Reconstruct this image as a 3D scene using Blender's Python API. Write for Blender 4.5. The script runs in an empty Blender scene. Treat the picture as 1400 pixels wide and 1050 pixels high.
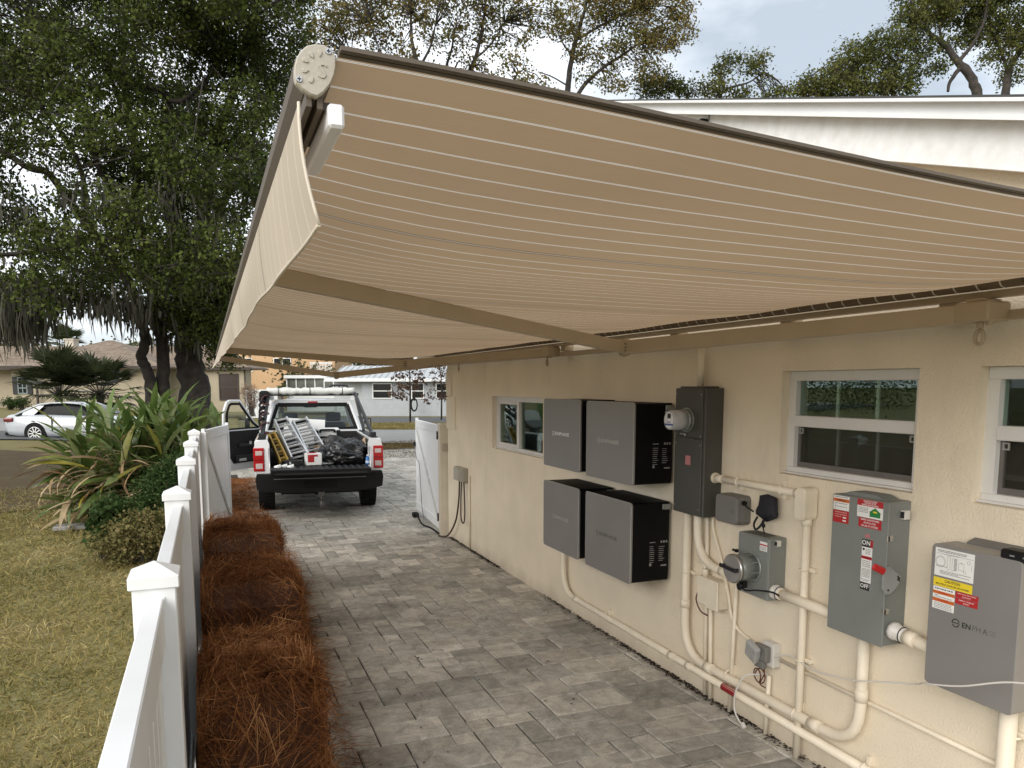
import bpy, bmesh, math, random
import numpy as np
from mathutils import Vector, Matrix
rnd = random.Random(7)
R = math.radians
SC = bpy.context.scene
COL = SC.collection

# ---------------------------------------------------------------- camera, sky, sun, exposure
YAW, PITCH = R(21.6252), R(6.5507)
cam_d = bpy.data.cameras.new('camera'); cam = bpy.data.objects.new('camera', cam_d); COL.objects.link(cam)
cam.location = (0, 0, 2.2)
cam.rotation_euler = (R(90) - PITCH, 0, -YAW)
cam_d.sensor_fit = 'HORIZONTAL'; cam_d.sensor_width = 36.0
cam_d.lens = 36.0 * 1045 / 1400
cam_d.shift_y = 122 / 1400
cam_d.clip_start = 0.05; cam_d.clip_end = 2000
SC.camera = cam

W = bpy.data.worlds.new('World'); SC.world = W; W.use_nodes = True
nt = W.node_tree; nt.nodes.clear()
def N(t, ty, **kw):
    n = t.nodes.new(ty)
    for k, v in kw.items():
        if hasattr(n, k): setattr(n, k, v)
        else: n.inputs[k.replace('_', ' ')].default_value = v
    return n
SUN_EL, SUN_AZ = R(28), R(232)          # azimuth clockwise from +Y (down the drive)
out = N(nt, 'ShaderNodeOutputWorld'); bg = N(nt, 'ShaderNodeBackground'); bg.inputs['Strength'].default_value = 0.1
sky = N(nt, 'ShaderNodeTexSky'); sky.sky_type = 'NISHITA'; sky.sun_disc = False
sky.sun_elevation = SUN_EL; sky.sun_rotation = SUN_AZ
tc = N(nt, 'ShaderNodeTexCoord')
nz = N(nt, 'ShaderNodeTexNoise'); nz.inputs['Scale'].default_value = 2.2; nz.inputs['Detail'].default_value = 6; nz.inputs['Roughness'].default_value = .55
mp = N(nt, 'ShaderNodeMapping'); mp.inputs['Scale'].default_value = (1, 1, 2.6); mp.inputs['Location'].default_value = (0.0, 0.0, 0.0)
nt.links.new(tc.outputs['Generated'], mp.inputs['Vector']); nt.links.new(mp.outputs['Vector'], nz.inputs['Vector'])
cr = N(nt, 'ShaderNodeValToRGB')
cr.color_ramp.elements[0].position = .36; cr.color_ramp.elements[0].color = (3.15, 3.5, 3.85, 1)
cr.color_ramp.elements[1].position = .62; cr.color_ramp.elements[1].color = (8.0, 8.2, 8.4, 1)
nt.links.new(nz.outputs['Fac'], cr.inputs['Fac'])
mx = N(nt, 'ShaderNodeMixRGB'); mx.inputs['Fac'].default_value = .86
nt.links.new(sky.outputs['Color'], mx.inputs['Color1']); nt.links.new(cr.outputs['Color'], mx.inputs['Color2'])
nt.links.new(mx.outputs['Color'], bg.inputs['Color']); nt.links.new(bg.outputs['Background'], out.inputs['Surface'])

sl = bpy.data.lights.new('sun', 'SUN'); sl.energy = 1.5; sl.angle = R(50); sl.color = (1, .95, .88)
sun = bpy.data.objects.new('sun', sl); COL.objects.link(sun)
sun.rotation_euler = (R(90) - SUN_EL, 0, R(180) - SUN_AZ)
sun.location = (-5, -5, 20)

SC.view_settings.view_transform = 'Standard'; SC.view_settings.look = 'None'
SC.view_settings.gamma = 1; SC.view_settings.use_curve_mapping = False
SC.view_settings.exposure = 1.02

# ---------------------------------------------------------------- helpers
def new_mat(name):
    m = bpy.data.materials.new(name); m.use_nodes = True
    return m, m.node_tree, m.node_tree.nodes['Principled BSDF']
def lin(c): return tuple(((v / 255) / 12.92 if v / 255 < .04045 else ((v / 255 + .055) / 1.055) ** 2.4) for v in c)
def M(name, col, rough=.6, metal=0, var=.12, vs=6, bump=0, bs=60, spec=.5, col2=None, rand=0, detail=5, coat=0, dist=.004):
    """plain painted / plastic / metal surface with a little mottling, optional second tone and relief"""
    m, t, p = new_mat(name); L = t.links.new
    p.inputs['Roughness'].default_value = rough; p.inputs['Metallic'].default_value = metal
    p.inputs['Specular IOR Level'].default_value = spec; p.inputs['Coat Weight'].default_value = coat
    g = N(t, 'ShaderNodeNewGeometry')
    n = N(t, 'ShaderNodeTexNoise'); n.inputs['Scale'].default_value = vs; n.inputs['Detail'].default_value = detail
    L(g.outputs['Position'], n.inputs['Vector'])
    r = N(t, 'ShaderNodeValToRGB')
    c2 = col2 or tuple(min(1, v * (1 + var)) for v in col)
    c1 = col if col2 else tuple(v * (1 - var) for v in col)
    r.color_ramp.elements[0].position = .33; r.color_ramp.elements[1].position = .67
    r.color_ramp.elements[0].color = (*c1, 1); r.color_ramp.elements[1].color = (*c2, 1)
    L(n.outputs['Fac'], r.inputs['Fac']); src = r.outputs['Color']
    if rand:
        oi = N(t, 'ShaderNodeObjectInfo'); hs = N(t, 'ShaderNodeHueSaturation')
        mr = N(t, 'ShaderNodeMapRange'); mr.inputs['To Min'].default_value = 1 - rand; mr.inputs['To Max'].default_value = 1 + rand
        L(oi.outputs['Random'], mr.inputs['Value']); L(mr.outputs['Result'], hs.inputs['Value']); L(src, hs.inputs['Color']); src = hs.outputs['Color']
    L(src, p.inputs['Base Color'])
    if bump:
        b = N(t, 'ShaderNodeBump'); b.inputs['Strength'].default_value = bump; b.inputs['Distance'].default_value = dist
        n2 = N(t, 'ShaderNodeTexNoise'); n2.inputs['Scale'].default_value = bs; n2.inputs['Detail'].default_value = 3
        L(g.outputs['Position'], n2.inputs['Vector']); L(n2.outputs['Fac'], b.inputs['Height']); L(b.outputs['Normal'], p.inputs['Normal'])
    return m
def leaf_mat(name, cols, scale=1.2, rough=.6, trans=.35, island=True):
    """foliage: colour differs from leaf to leaf and from clump to clump"""
    m, t, p = new_mat(name); L = t.links.new
    p.inputs['Roughness'].default_value = rough; p.inputs['Specular IOR Level'].default_value = .10
    g = N(t, 'ShaderNodeNewGeometry'); n = N(t, 'ShaderNodeTexNoise'); n.inputs['Scale'].default_value = scale; n.inputs['Detail'].default_value = 3
    L(g.outputs['Position'], n.inputs['Vector'])
    ad = N(t, 'ShaderNodeMath', operation='MULTIPLY_ADD'); ad.inputs[1].default_value = .55
    L(g.outputs['Random Per Island'], ad.inputs[0])
    mm = N(t, 'ShaderNodeMath', operation='MULTIPLY_ADD'); mm.inputs[1].default_value = 1.3; mm.inputs[2].default_value = -.42
    L(n.outputs['Fac'], mm.inputs[0]); L(mm.outputs[0], ad.inputs[2])
    r = N(t, 'ShaderNodeValToRGB'); els = r.color_ramp.elements
    while len(els) < len(cols): els.new(.5)
    for i, c in enumerate(cols): els[i].position = .1 + .8 * i / (len(cols) - 1); els[i].color = (*c, 1)
    L(ad.outputs[0], r.inputs['Fac']); L(r.outputs['Color'], p.inputs['Base Color'])
    if trans:
        tr = N(t, 'ShaderNodeBsdfTranslucent'); mix = N(t, 'ShaderNodeMixShader'); mix.inputs['Fac'].default_value = trans
        L(r.outputs['Color'], tr.inputs['Color']); L(p.outputs['BSDF'], mix.inputs[1]); L(tr.outputs['BSDF'], mix.inputs[2])
        L(mix.outputs['Shader'], t.nodes['Material Output'].inputs['Surface'])
    return m

def tag(o, label, cat, group=None, kind=None):
    if label: o['label'] = label
    if cat: o['category'] = cat
    if group: o['group'] = group
    if kind: o['kind'] = kind
    return o
def thing(name, loc, label, cat, group=None, rz=0, scale=1):
    o = bpy.data.objects.new(name, None); COL.objects.link(o)
    o.location = loc; o.rotation_euler = (0, 0, rz); o.scale = (scale,) * 3
    o.empty_display_size = .1
    return tag(o, label, cat, group)
def link_mesh(name, me, parent=None, mat=None):
    if mat and not me.materials: me.materials.append(mat)
    o = bpy.data.objects.new(name, me); COL.objects.link(o)
    if parent: o.parent = parent
    return o
def np_mesh(name, V, F, mat, parent=None, smooth=False, shift=None):
    """fast mesh from arrays: F is (n,3) or (n,4)"""
    V = np.asarray(V, np.float32); F = np.asarray(F, np.int32)
    if shift is not None: V = V - np.asarray(shift, np.float32)
    me = bpy.data.meshes.new(name); k = F.shape[1]
    me.vertices.add(len(V)); me.vertices.foreach_set('co', V.ravel())
    me.loops.add(F.size); me.loops.foreach_set('vertex_index', F.ravel())
    me.polygons.add(len(F)); me.polygons.foreach_set('loop_start', np.arange(0, F.size, k, dtype=np.int32))
    me.polygons.foreach_set('loop_total', np.full(len(F), k, np.int32))
    if smooth: me.polygons.foreach_set('use_smooth', np.ones(len(F), bool))
    me.update(calc_edges=True); me.validate()
    return link_mesh(name, me, parent, mat)
def root_shift(parent):
    """world position that part vertices are relative to (thing not rotated)"""
    s = Vector((0, 0, 0)); p = parent
    while p is not None: s += Vector(p.location); p = p.parent
    return s
class MB:
    """collects shapes into one mesh"""
    def __init__(s): s.v = []; s.f = []; s.sm = []
    def add(s, vs, fs, smooth=False):
        o = len(s.v); s.v += [tuple(v) for v in vs]; s.f += [tuple(i + o for i in f) for f in fs]; s.sm += [smooth] * len(fs); return s
    def box(s, x0, x1, y0, y1, z0, z1, m=None, c=0):
        """box, edges chamfered by c"""
        if c <= 0:
            vs = [(x, y, z) for x in (x0, x1) for y in (y0, y1) for z in (z0, z1)]
            fs = [(0, 1, 3, 2), (4, 6, 7, 5), (0, 4, 5, 1), (2, 3, 7, 6), (0, 2, 6, 4), (1, 5, 7, 3)]
        else:
            bm = bmesh.new(); bmesh.ops.create_cube(bm, size=1)
            for v in bm.verts: v.co = ((x0 + x1) / 2 + v.co.x * (x1 - x0), (y0 + y1) / 2 + v.co.y * (y1 - y0), (z0 + z1) / 2 + v.co.z * (z1 - z0))
            bmesh.ops.bevel(bm, geom=bm.edges[:], offset=c, segments=2 if c > .01 else 1, affect='EDGES', profile=.5)
            bm.verts.index_update(); vs = [v.co.copy() for v in bm.verts]; fs = [tuple(v.index for v in f.verts) for f in bm.faces]; bm.free()
        if m: vs = [m @ Vector(v) for v in vs]
        return s.add(vs, fs)
    def tube(s, pts, r, n=8, cap=True, smooth=True):
        """tube along a path; r a number or one per point"""
        P = [Vector(p) for p in pts]; k = len(P); rr = r if isinstance(r, (list, tuple)) else [r] * k
        vs = []; fs = []; up = None
        for i in range(k):
            d = (P[min(i + 1, k - 1)] - P[max(i - 1, 0)])
            d = d.normalized() if d.length > 1e-9 else Vector((0, 0, 1))
            if up is None: up = Vector((0, 0, 1)) if abs(d.z) < .9 else Vector((1, 0, 0))
            a = d.cross(up)
            a = a.normalized() if a.length > 1e-6 else d.orthogonal().normalized()
            b = a.cross(d).normalized(); up = b
            for j in range(n):
                t = 2 * math.pi * j / n; vs.append(P[i] + rr[i] * (math.cos(t) * a + math.sin(t) * b))
        for i in range(k - 1):
            for j in range(n):
                fs.append((i * n + j, (i + 1) * n + j, (i + 1) * n + (j + 1) % n, i * n + (j + 1) % n))
        s.add(vs, fs, smooth)
        if cap:
            o = len(s.v) - k * n
            s.f += [tuple(o + j for j in range(n)), tuple(o + (k - 1) * n + j for j in reversed(range(n)))]; s.sm += [False, False]
        return s
    def cyl(s, a, b, r, n=16, r2=None): return s.tube([a, b], [r, r if r2 is None else r2], n)
    def prism(s, poly, axis, a, b, m=None):
        """extrude a 2D polygon along axis ('x','y','z') from a to b"""
        def pt(u, v, w): return {'x': (w, u, v), 'y': (u, w, v), 'z': (u, v, w)}[axis]
        n = len(poly); vs = [pt(u, v, a) for u, v in poly] + [pt(u, v, b) for u, v in poly]
        fs = [tuple(range(n)), tuple(reversed(range(n, 2 * n)))] + [(i, n + i, n + (i + 1) % n, (i + 1) % n) for i in range(n)]
        if m: vs = [m @ Vector(v) for v in vs]
        return s.add(vs, fs)
    def quad(s, a, b, c, d): return s.add([a, b, c, d], [(0, 1, 2, 3)])
    def grid(s, fn, nu, nv, smooth=True):
        vs = [fn(i / nu, j / nv) for j in range(nv + 1) for i in range(nu + 1)]
        fs = [(j * (nu + 1) + i, j * (nu + 1) + i + 1, (j + 1) * (nu + 1) + i + 1, (j + 1) * (nu + 1) + i) for j in range(nv) for i in range(nu)]
        return s.add(vs, fs, smooth)
    def xf(s, m): s.v = [tuple(m @ Vector(v)) for v in s.v]; return s
    def mesh(s, name, mat, shift):
        me = bpy.data.meshes.new(name); me.from_pydata([(v[0] - shift[0], v[1] - shift[1], v[2] - shift[2]) for v in s.v], [], s.f)
        me.polygons.foreach_set('use_smooth', s.sm)
        bm = bmesh.new(); bm.from_mesh(me); bmesh.ops.recalc_face_normals(bm, faces=bm.faces); bm.to_mesh(me); bm.free()
        if mat: me.materials.append(mat)
        return me
    def build(s, name, mat, parent=None, local=False, kind=None):
        """link as ONE object; vertices are world positions unless local"""
        if parent is not None: sh = (0, 0, 0) if local else root_shift(parent)
        else:
            a = np.array(s.v); sh = ((a[:, 0].min() + a[:, 0].max()) / 2, (a[:, 1].min() + a[:, 1].max()) / 2, a[:, 2].min())
        o = bpy.data.objects.new(name, s.mesh(name, mat, sh)); COL.objects.link(o)
        if parent is not None: o.parent = parent
        else: o.location = sh
        if kind: o['kind'] = kind
        return o
def elbow(a, b, c, r, n=6):
    """points of a bend at b between a and c"""
    a, b, c = Vector(a), Vector(b), Vector(c); p = b + (a - b).normalized() * r; q = b + (c - b).normalized() * r
    return [((1 - t) ** 2) * p + 2 * t * (1 - t) * b + t * t * q for t in [i / n for i in range(n + 1)]]
def bend_path(pts, r):
    out = [Vector(pts[0])]
    for i in range(1, len(pts) - 1):
        rr = r[i - 1] if isinstance(r, (list, tuple)) else r
        out += elbow(pts[i - 1], pts[i], pts[i + 1], rr)
    return out + [Vector(pts[-1])]
def smooth_path(pts, n=6):
    P = [Vector(p) for p in pts]; out = []
    for i in range(len(P) - 1):
        p0, p1, p2, p3 = P[max(i - 1, 0)], P[i], P[i + 1], P[min(i + 2, len(P) - 1)]
        for k in range(n):
            t = k / n; out.append(.5 * ((2 * p1) + (p2 - p0) * t + (2 * p0 - 5 * p1 + 4 * p2 - p3) * t * t + (3 * p1 - p0 - 3 * p2 + p3) * t ** 3))
    return out + [P[-1]]
def text_verts(body, size, ext=0.0, bold=False, align='CENTER'):
    cu = bpy.data.curves.new('t', 'FONT'); cu.body = body; cu.size = size; cu.align_x = align; cu.align_y = 'CENTER'; cu.resolution_u = 2
    cu.extrude = ext
    if bold: cu.offset = size * .018
    o = bpy.data.objects.new('t', cu); me = bpy.data.meshes.new_from_object(o)
    vs = [v.co.copy() for v in me.vertices]; fs = [tuple(p.vertices) for p in me.polygons]
    bpy.data.meshes.remove(me); bpy.data.objects.remove(o); bpy.data.curves.remove(cu)
    return vs, fs
def wall_frame(x, y, z):
    """frame on a surface that faces -x: u to the right as seen, v up, w out"""
    return Matrix(((0, 0, -1, x), (-1, 0, 0, y), (0, 1, 0, z), (0, 0, 0, 1)))
def add_text(mb, body, size, m, ext=0.0, bold=False, align='CENTER', sx=1):
    vs, fs = text_verts(body, size, ext, bold, align)
    return mb.add([m @ Vector((v.x * sx, v.y, v.z)) for v in vs], fs)
def copy_tree(o, parent=None):
    c = o.copy(); COL.objects.link(c); c.parent = parent
    for ch in list(o.children): copy_tree(ch, c)
    return c

# ---------------------------------------------------------------- materials
def wall_dirt(m):
    t = m.node_tree; L = t.links.new; p = t.nodes['Principled BSDF']; src = p.inputs['Base Color'].links[0].from_socket
    g = N(t, 'ShaderNodeNewGeometry'); s = N(t, 'ShaderNodeSeparateXYZ'); L(g.outputs['Position'], s.inputs[0])
    n = N(t, 'ShaderNodeTexNoise'); n.inputs['Scale'].default_value = 2.6; n.inputs['Detail'].default_value = 7; n.inputs['Roughness'].default_value = .7; mp = N(t, 'ShaderNodeMapping'); mp.inputs['Scale'].default_value = (1, 1, .35); L(g.outputs['Position'], mp.inputs[0]); L(mp.outputs[0], n.inputs['Vector'])
    a = N(t, 'ShaderNodeMath', operation='MULTIPLY_ADD'); a.inputs[1].default_value = .42; L(n.outputs['Fac'], a.inputs[0]); z = N(t, 'ShaderNodeMath', operation='MULTIPLY'); z.inputs[1].default_value = -1.0; L(s.outputs['Z'], z.inputs[0]); L(z.outputs[0], a.inputs[2])
    r = N(t, 'ShaderNodeMapRange'); r.inputs['From Min'].default_value = .06; r.inputs['From Max'].default_value = .26; r.inputs['To Max'].default_value = .5; L(a.outputs[0], r.inputs['Value'])
    r2 = N(t, 'ShaderNodeMapRange'); r2.inputs['From Min'].default_value = .56; r2.inputs['From Max'].default_value = .80; r2.inputs['To Max'].default_value = .30; L(n.outputs['Fac'], r2.inputs['Value'])
    mxx = N(t, 'ShaderNodeMath', operation='MAXIMUM'); L(r.outputs[0], mxx.inputs[0]); L(r2.outputs[0], mxx.inputs[1])
    mx = N(t, 'ShaderNodeMixRGB'); mx.inputs['Color2'].default_value = (.40, .33, .245, 1); L(mxx.outputs[0], mx.inputs['Fac']); L(src, mx.inputs['Color1']); L(mx.outputs[0], p.inputs['Base Color']); return m
stucco = M('stucco', (.78, .69, .545), .85, var=.045, vs=2.2, bump=.6, bs=100, spec=.25, dist=.008)
wall_dirt(stucco)
white_stucco = M('white_stucco', (.80, .81, .81), .8, bump=.4, bs=90, vs=14, col2=(.70, .70, .68))
cream_paint = M('cream_paint', (.78, .70, .565), .5, var=.05, vs=9)
white_paint = M('white_paint', (.76, .77, .77), .45, var=.03, vs=3)
vinyl = M('white_vinyl', (.80, .81, .82), .35, vs=3.5, col2=(.75, .76, .76), detail=8)
frame_white = M('window_white', (.70, .69, .67), .4, var=.03)
taupe = M('taupe_powder_coat', (.44, .355, .255), .42, var=.04, vs=5)
taupe_dark = M('dark_taupe_metal', (.11, .085, .062), .5, var=.08)
cap_tan = M('tan_casting', (.44, .40, .34), .5, var=.03, bump=.15, bs=200)
steel = M('bright_steel', (.6, .6, .6), .3, 1, var=.05)
alu = M('aluminium', (.62, .63, .64), .35, .9, var=.1, vs=20)
black = M('black_plastic', (.007, .007, .008), .5, var=.2, spec=.3)
rubber = M('black_rubber', (.010, .010, .010), .85, var=.2, spec=.25)
batt_grey = M('battery_grey', (.265, .255, .245), .42, var=.04, vs=3, metal=.3)
batt_edge = M('battery_rim', (.50, .49, .47), .4, var=.03)
batt_black = M('battery_black', (.004, .004, .0045), .55, var=.2, spec=.15)
meter_grey = M('dark_grey_enamel', (.064, .063, .055), .5, var=.08, vs=4, bump=.12, bs=300)
box_grey = M('grey_enamel', (.195, .208, .195), .5, var=.06, vs=4, bump=.1, bs=260)
box_side = box_grey
plastic_grey = M('grey_plastic', (.165, .160, .148), .55, var=.05, vs=6, bump=.15, bs=220)
cast_grey = M('cast_aluminium', (.28, .30, .29), .4, .5, var=.1, vs=30)
pale_plastic = M('pale_plastic', (.62, .60, .56), .4, var=.03)
clear_grey = M('translucent_grey_plastic', (.36, .36, .35), .25, var=.1, vs=25)
st_white = M('sticker_white', (.78, .78, .76), .5, var=.01)
st_red = M('sticker_red', (.42, .018, .022), .5, var=.05)
st_orange = M('sticker_orange', (.55, .13, .02), .5, var=.05)
st_yellow = M('sticker_yellow', (.78, .60, .03), .5, var=.03)
st_green = M('sticker_green', (.02, .20, .05), .5, var=.05)
st_pink = M('faded_red_label', (.45, .16, .17), .6, var=.15, vs=120)
st_blue = M('print_blue', (.06, .10, .32), .5, var=.05)
ink = M('black_ink', (.02, .02, .02), .6, var=.05)
ink_grey = M('grey_ink', (.22, .22, .22), .6, var=.05)
ink_fade = M('worn_grey_ink', (.10, .098, .095), .6, var=.1)
silver_print = M('silver_print', (.86, .86, .86), .35, var=.02)
red_lever = M('red_lever', (.42, .012, .012), .4, var=.1)
wire_white = M('white_cord', (.68, .66, .62), .5, var=.04)
wire_red = M('dark_red_wire', (.10, .02, .015), .5, var=.2)

def glass_mat(name, tint=(.55, .62, .58), refl=1.0, rough=0.005):
    m, t, p = new_mat(name); L = t.links.new; t.nodes.remove(p)
    fr = N(t, 'ShaderNodeFresnel'); fr.inputs['IOR'].default_value = 1.55
    ml = N(t, 'ShaderNodeMath', operation='MULTIPLY_ADD'); ml.inputs[1].default_value = 1.5 * refl; ml.inputs[2].default_value = .05 * refl; ml.use_clamp = True
    a = N(t, 'ShaderNodeBsdfTransparent'); a.inputs['Color'].default_value = (*tint, 1)
    b = N(t, 'ShaderNodeBsdfGlossy'); b.inputs['Roughness'].default_value = rough; b.inputs['Color'].default_value = (.9, .95, .95, 1)
    mix = N(t, 'ShaderNodeMixShader'); L(fr.outputs[0], ml.inputs[0]); L(ml.outputs[0], mix.inputs['Fac'])
    L(a.outputs[0], mix.inputs[1]); L(b.outputs[0], mix.inputs[2]); L(mix.outputs[0], t.nodes['Material Output'].inputs['Surface'])
    return m
glass = glass_mat('window_glass', (.78, .86, .82), refl=.17)
dark_glass = M('dark_glass', (.008, .010, .010), .06, var=.1, spec=.3)
truck_glass = glass_mat('truck_glass', (.84, .90, .88), .3)
# ---------------------------------------------------------------- ground, lawn, street, drive
CY_, SY_ = math.cos(YAW), math.sin(YAW)
def fr(u, v, z=0): return Vector((u * CY_ + v * SY_, -u * SY_ + v * CY_, z))      # the street's own frame: u along it, v across it
def sst(a, b, x):
    t = min(1, max(0, (x - a) / (b - a))); return t * t * (3 - 2 * t)
def gz(x, y):
    """lie of the land: rises gently to the neighbour's house on the left"""
    return sst(1.0, -6.0, x) * min(1, max(0, (y - 13) / 40)) * .72
def ground_mat(name, cols, scale=1.3, fine=40, rough=.95, bump=.6, fac=.5):
    m, t, p = new_mat(name); L = t.links.new; p.inputs['Roughness'].default_value = rough; p.inputs['Specular IOR Level'].default_value = .15
    g = N(t, 'ShaderNodeNewGeometry'); a = N(t, 'ShaderNodeTexNoise'); a.inputs['Scale'].default_value = scale; a.inputs['Detail'].default_value = 6
    b = N(t, 'ShaderNodeTexNoise'); b.inputs['Scale'].default_value = fine; b.inputs['Detail'].default_value = 4
    mx = N(t, 'ShaderNodeMixRGB'); mx.inputs['Fac'].default_value = fac
    L(g.outputs['Position'], a.inputs['Vector']); L(g.outputs['Position'], b.inputs['Vector'])
    L(a.outputs['Fac'], mx.inputs['Color1']); L(b.outputs['Fac'], mx.inputs['Color2'])
    r = N(t, 'ShaderNodeValToRGB'); els = r.color_ramp.elements
    while len(els) < len(cols): els.new(.5)
    for i, c in enumerate(cols): els[i].position = .34 + .32 * i / (len(cols) - 1); els[i].color = (*c, 1)
    L(mx.outputs['Color'], r.inputs['Fac']); L(r.outputs['Color'], p.inputs['Base Color'])
    bp = N(t, 'ShaderNodeBump'); bp.inputs['Strength'].default_value = bump; bp.inputs['Distance'].default_value = .02
    L(b.outputs['Fac'], bp.inputs['Height']); L(bp.outputs['Normal'], p.inputs['Normal'])
    return m
def sheet(name, fn, nu, nv, mat, kind='structure'):
    mb = MB(); mb.grid(fn, nu, nv); a = mb.build(name, mat); a['kind'] = kind; return a
soil = ground_mat('lawn_soil', [(.125, .10, .052), (.20, .165, .075), (.175, .165, .07), (.26, .22, .115)], .9, 30)
asphalt = ground_mat('asphalt', [(.10, .10, .102), (.14, .14, .14)], .7, 90, .9, .3)
concrete = ground_mat('road_concrete', [(.27, .265, .25), (.36, .35, .33)], .5, 60, .9, .2)
verge_m = ground_mat('verge', [(.12, .085, .04), (.17, .15, .06), (.12, .13, .05)], .8, 25)
sand = ground_mat('joint_sand', [(.045, .040, .034), (.08, .07, .058)], 5, 120)
straw_floor = ground_mat('straw_litter', [(.045, .020, .010), (.11, .05, .025)], 4, 70)

# ground sheet to the horizon, finer near the lawn
def axis(br, n):
    o = []
    for (a, b), k in zip(zip(br[:-1], br[1:]), n): o += [a + (b - a) * i / k for i in range(k)]
    return o + [br[-1]]
gx = axis([-420, -60, -14, 0, 10, 60, 420], [6, 16, 24, 10, 10, 6]); gy = axis([-60, 0, 60, 120, 700], [4, 60, 8, 8])
V = [(x, y, gz(x, y) - .045) for y in gy for x in gx]; nx = len(gx)
F = [(j * nx + i, j * nx + i + 1, (j + 1) * nx + i + 1, (j + 1) * nx + i) for j in range(len(gy) - 1) for i in range(nx - 1)]
o = np_mesh('lawn', V, F, soil, smooth=True); o['kind'] = 'structure'

def street_sheet(name, u0, u1, v0, v1, dz, mat, nu=40, nv=4):
    def f(a, b):
        p = fr(u0 + (u1 - u0) * a, v0 + (v1 - v0) * b); return (p.x, p.y, gz(p.x, p.y) + dz)
    return sheet(name, f, nu, nv, mat)
street_sheet('road', -60, 60, 29.5, 38.5, -.012, concrete)
street_sheet('verge', -14, 40, 38.5, 44.5, -.006, verge_m)
street_sheet('parking_apron', -13.5, 40, 44.5, 53.6, -.002, asphalt)
street_sheet('neighbour_drive', -60, -15.3, 26.8, 30.5, -.004, asphalt)

mulch = ground_mat('leaf_mulch', [(.055, .036, .022), (.10, .068, .038), (.085, .07, .035), (.15, .105, .06)], 1.1, 28)
def mulch_f(a, b):
    y = 15.2 + 12 * b; x = -9.5 + 9.1 * a; x += .5 * math.sin(y * 1.3) * (a in (0, 1)); y += .5 * math.sin(x * 1.7) * (b in (0, 1)); return (x, y, gz(x, y) - .02)
sheet('mulch_bed', mulch_f, 24, 14, mulch)
# paver drive: bedding sheet, then every paver as a piece
def paver_mat(name, island):
    m, t, p = new_mat(name); L = t.links.new; p.inputs['Roughness'].default_value = .95; p.inputs['Specular IOR Level'].default_value = .08
    g = N(t, 'ShaderNodeNewGeometry'); oi = N(t, 'ShaderNodeObjectInfo')
    rv = g.outputs['Random Per Island'] if island else oi.outputs['Random']
    r = N(t, 'ShaderNodeValToRGB'); e = r.color_ramp.elements
    cols = [(.29, .28, .255), (.40, .38, .34), (.445, .415, .365), (.38, .365, .335), (.49, .46, .41), (.56, .53, .48)]
    while len(e) < len(cols): e.new(.5)
    for i, c in enumerate(cols): e[i].position = i / (len(cols) - 1); e[i].color = (*c, 1)
    L(rv, r.inputs['Fac'])
    n = N(t, 'ShaderNodeTexNoise'); n.inputs['Scale'].default_value = 8; n.inputs['Detail'].default_value = 9; n.inputs['Roughness'].default_value = .7; n.inputs['Distortion'].default_value = .6
    mp = N(t, 'ShaderNodeMapping'); mp.inputs['Scale'].default_value = (1, 1, 1); L(g.outputs['Position'], mp.inputs['Vector'])
    va = N(t, 'ShaderNodeVectorMath', operation='ADD'); cx = N(t, 'ShaderNodeCombineXYZ'); ml = N(t, 'ShaderNodeMath', operation='MULTIPLY'); ml.inputs[1].default_value = 37
    L(rv, ml.inputs[0]); L(ml.outputs[0], cx.inputs['X']); L(ml.outputs[0], cx.inputs['Z'])
    L(mp.outputs['Vector'], va.inputs[0]); L(cx.outputs[0], va.inputs[1]); L(va.outputs[0], n.inputs['Vector'])
    r2 = N(t, 'ShaderNodeValToRGB'); r2.color_ramp.elements[0].position = .36; r2.color_ramp.elements[1].position = .66
    r2.color_ramp.elements[0].color = (.66, .65, .635, 1); r2.color_ramp.elements[1].color = (1.30, 1.30, 1.28, 1)
    L(n.outputs['Fac'], r2.inputs['Fac'])
    mu = N(t, 'ShaderNodeMixRGB'); mu.blend_type = 'MULTIPLY'; mu.inputs['Fac'].default_value = .85
    L(r.outputs['Color'], mu.inputs['Color1']); L(r2.outputs['Color'], mu.inputs['Color2'])
    # speckle and broad grime
    n3 = N(t, 'ShaderNodeTexNoise'); n3.inputs['Scale'].default_value = 160; n3.inputs['Detail'].default_value = 2; L(g.outputs['Position'], n3.inputs['Vector'])
    mr = N(t, 'ShaderNodeMapRange'); mr.inputs['From Min'].default_value = .3; mr.inputs['From Max'].default_value = .7; mr.inputs['To Min'].default_value = .78; mr.inputs['To Max'].default_value = 1.2
    L(n3.outputs['Fac'], mr.inputs['Value'])
    n4 = N(t, 'ShaderNodeTexNoise'); n4.inputs['Scale'].default_value = .9; n4.inputs['Detail'].default_value = 5; L(g.outputs['Position'], n4.inputs['Vector'])
    mr4 = N(t, 'ShaderNodeMapRange'); mr4.inputs['From Min'].default_value = .35; mr4.inputs['From Max'].default_value = .65; mr4.inputs['To Min'].default_value = .8; mr4.inputs['To Max'].default_value = 1.15
    L(n4.outputs['Fac'], mr4.inputs['Value'])
    mm = N(t, 'ShaderNodeMath', operation='MULTIPLY'); L(mr.outputs[0], mm.inputs[0]); L(mr4.outputs[0], mm.inputs[1])
    hs = N(t, 'ShaderNodeHueSaturation'); L(mm.outputs[0], hs.inputs['Value']); L(mu.outputs['Color'], hs.inputs['Color'])
    L(hs.outputs['Color'], p.inputs['Base Color'])
    b = N(t, 'ShaderNodeBump'); b.inputs['Strength'].default_value = .5; b.inputs['Distance'].default_value = .004
    L(n.outputs['Fac'], b.inputs['Height']); L(b.outputs['Normal'], p.inputs['Normal'])
    return m
drive = sheet('driveway', lambda a, b: (-.3 + (3.55 if b < .325 else (9.9 if b < .83 else 5)) * a, .2 + 31.5 * b, -.012), 4, 63, sand)
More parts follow.
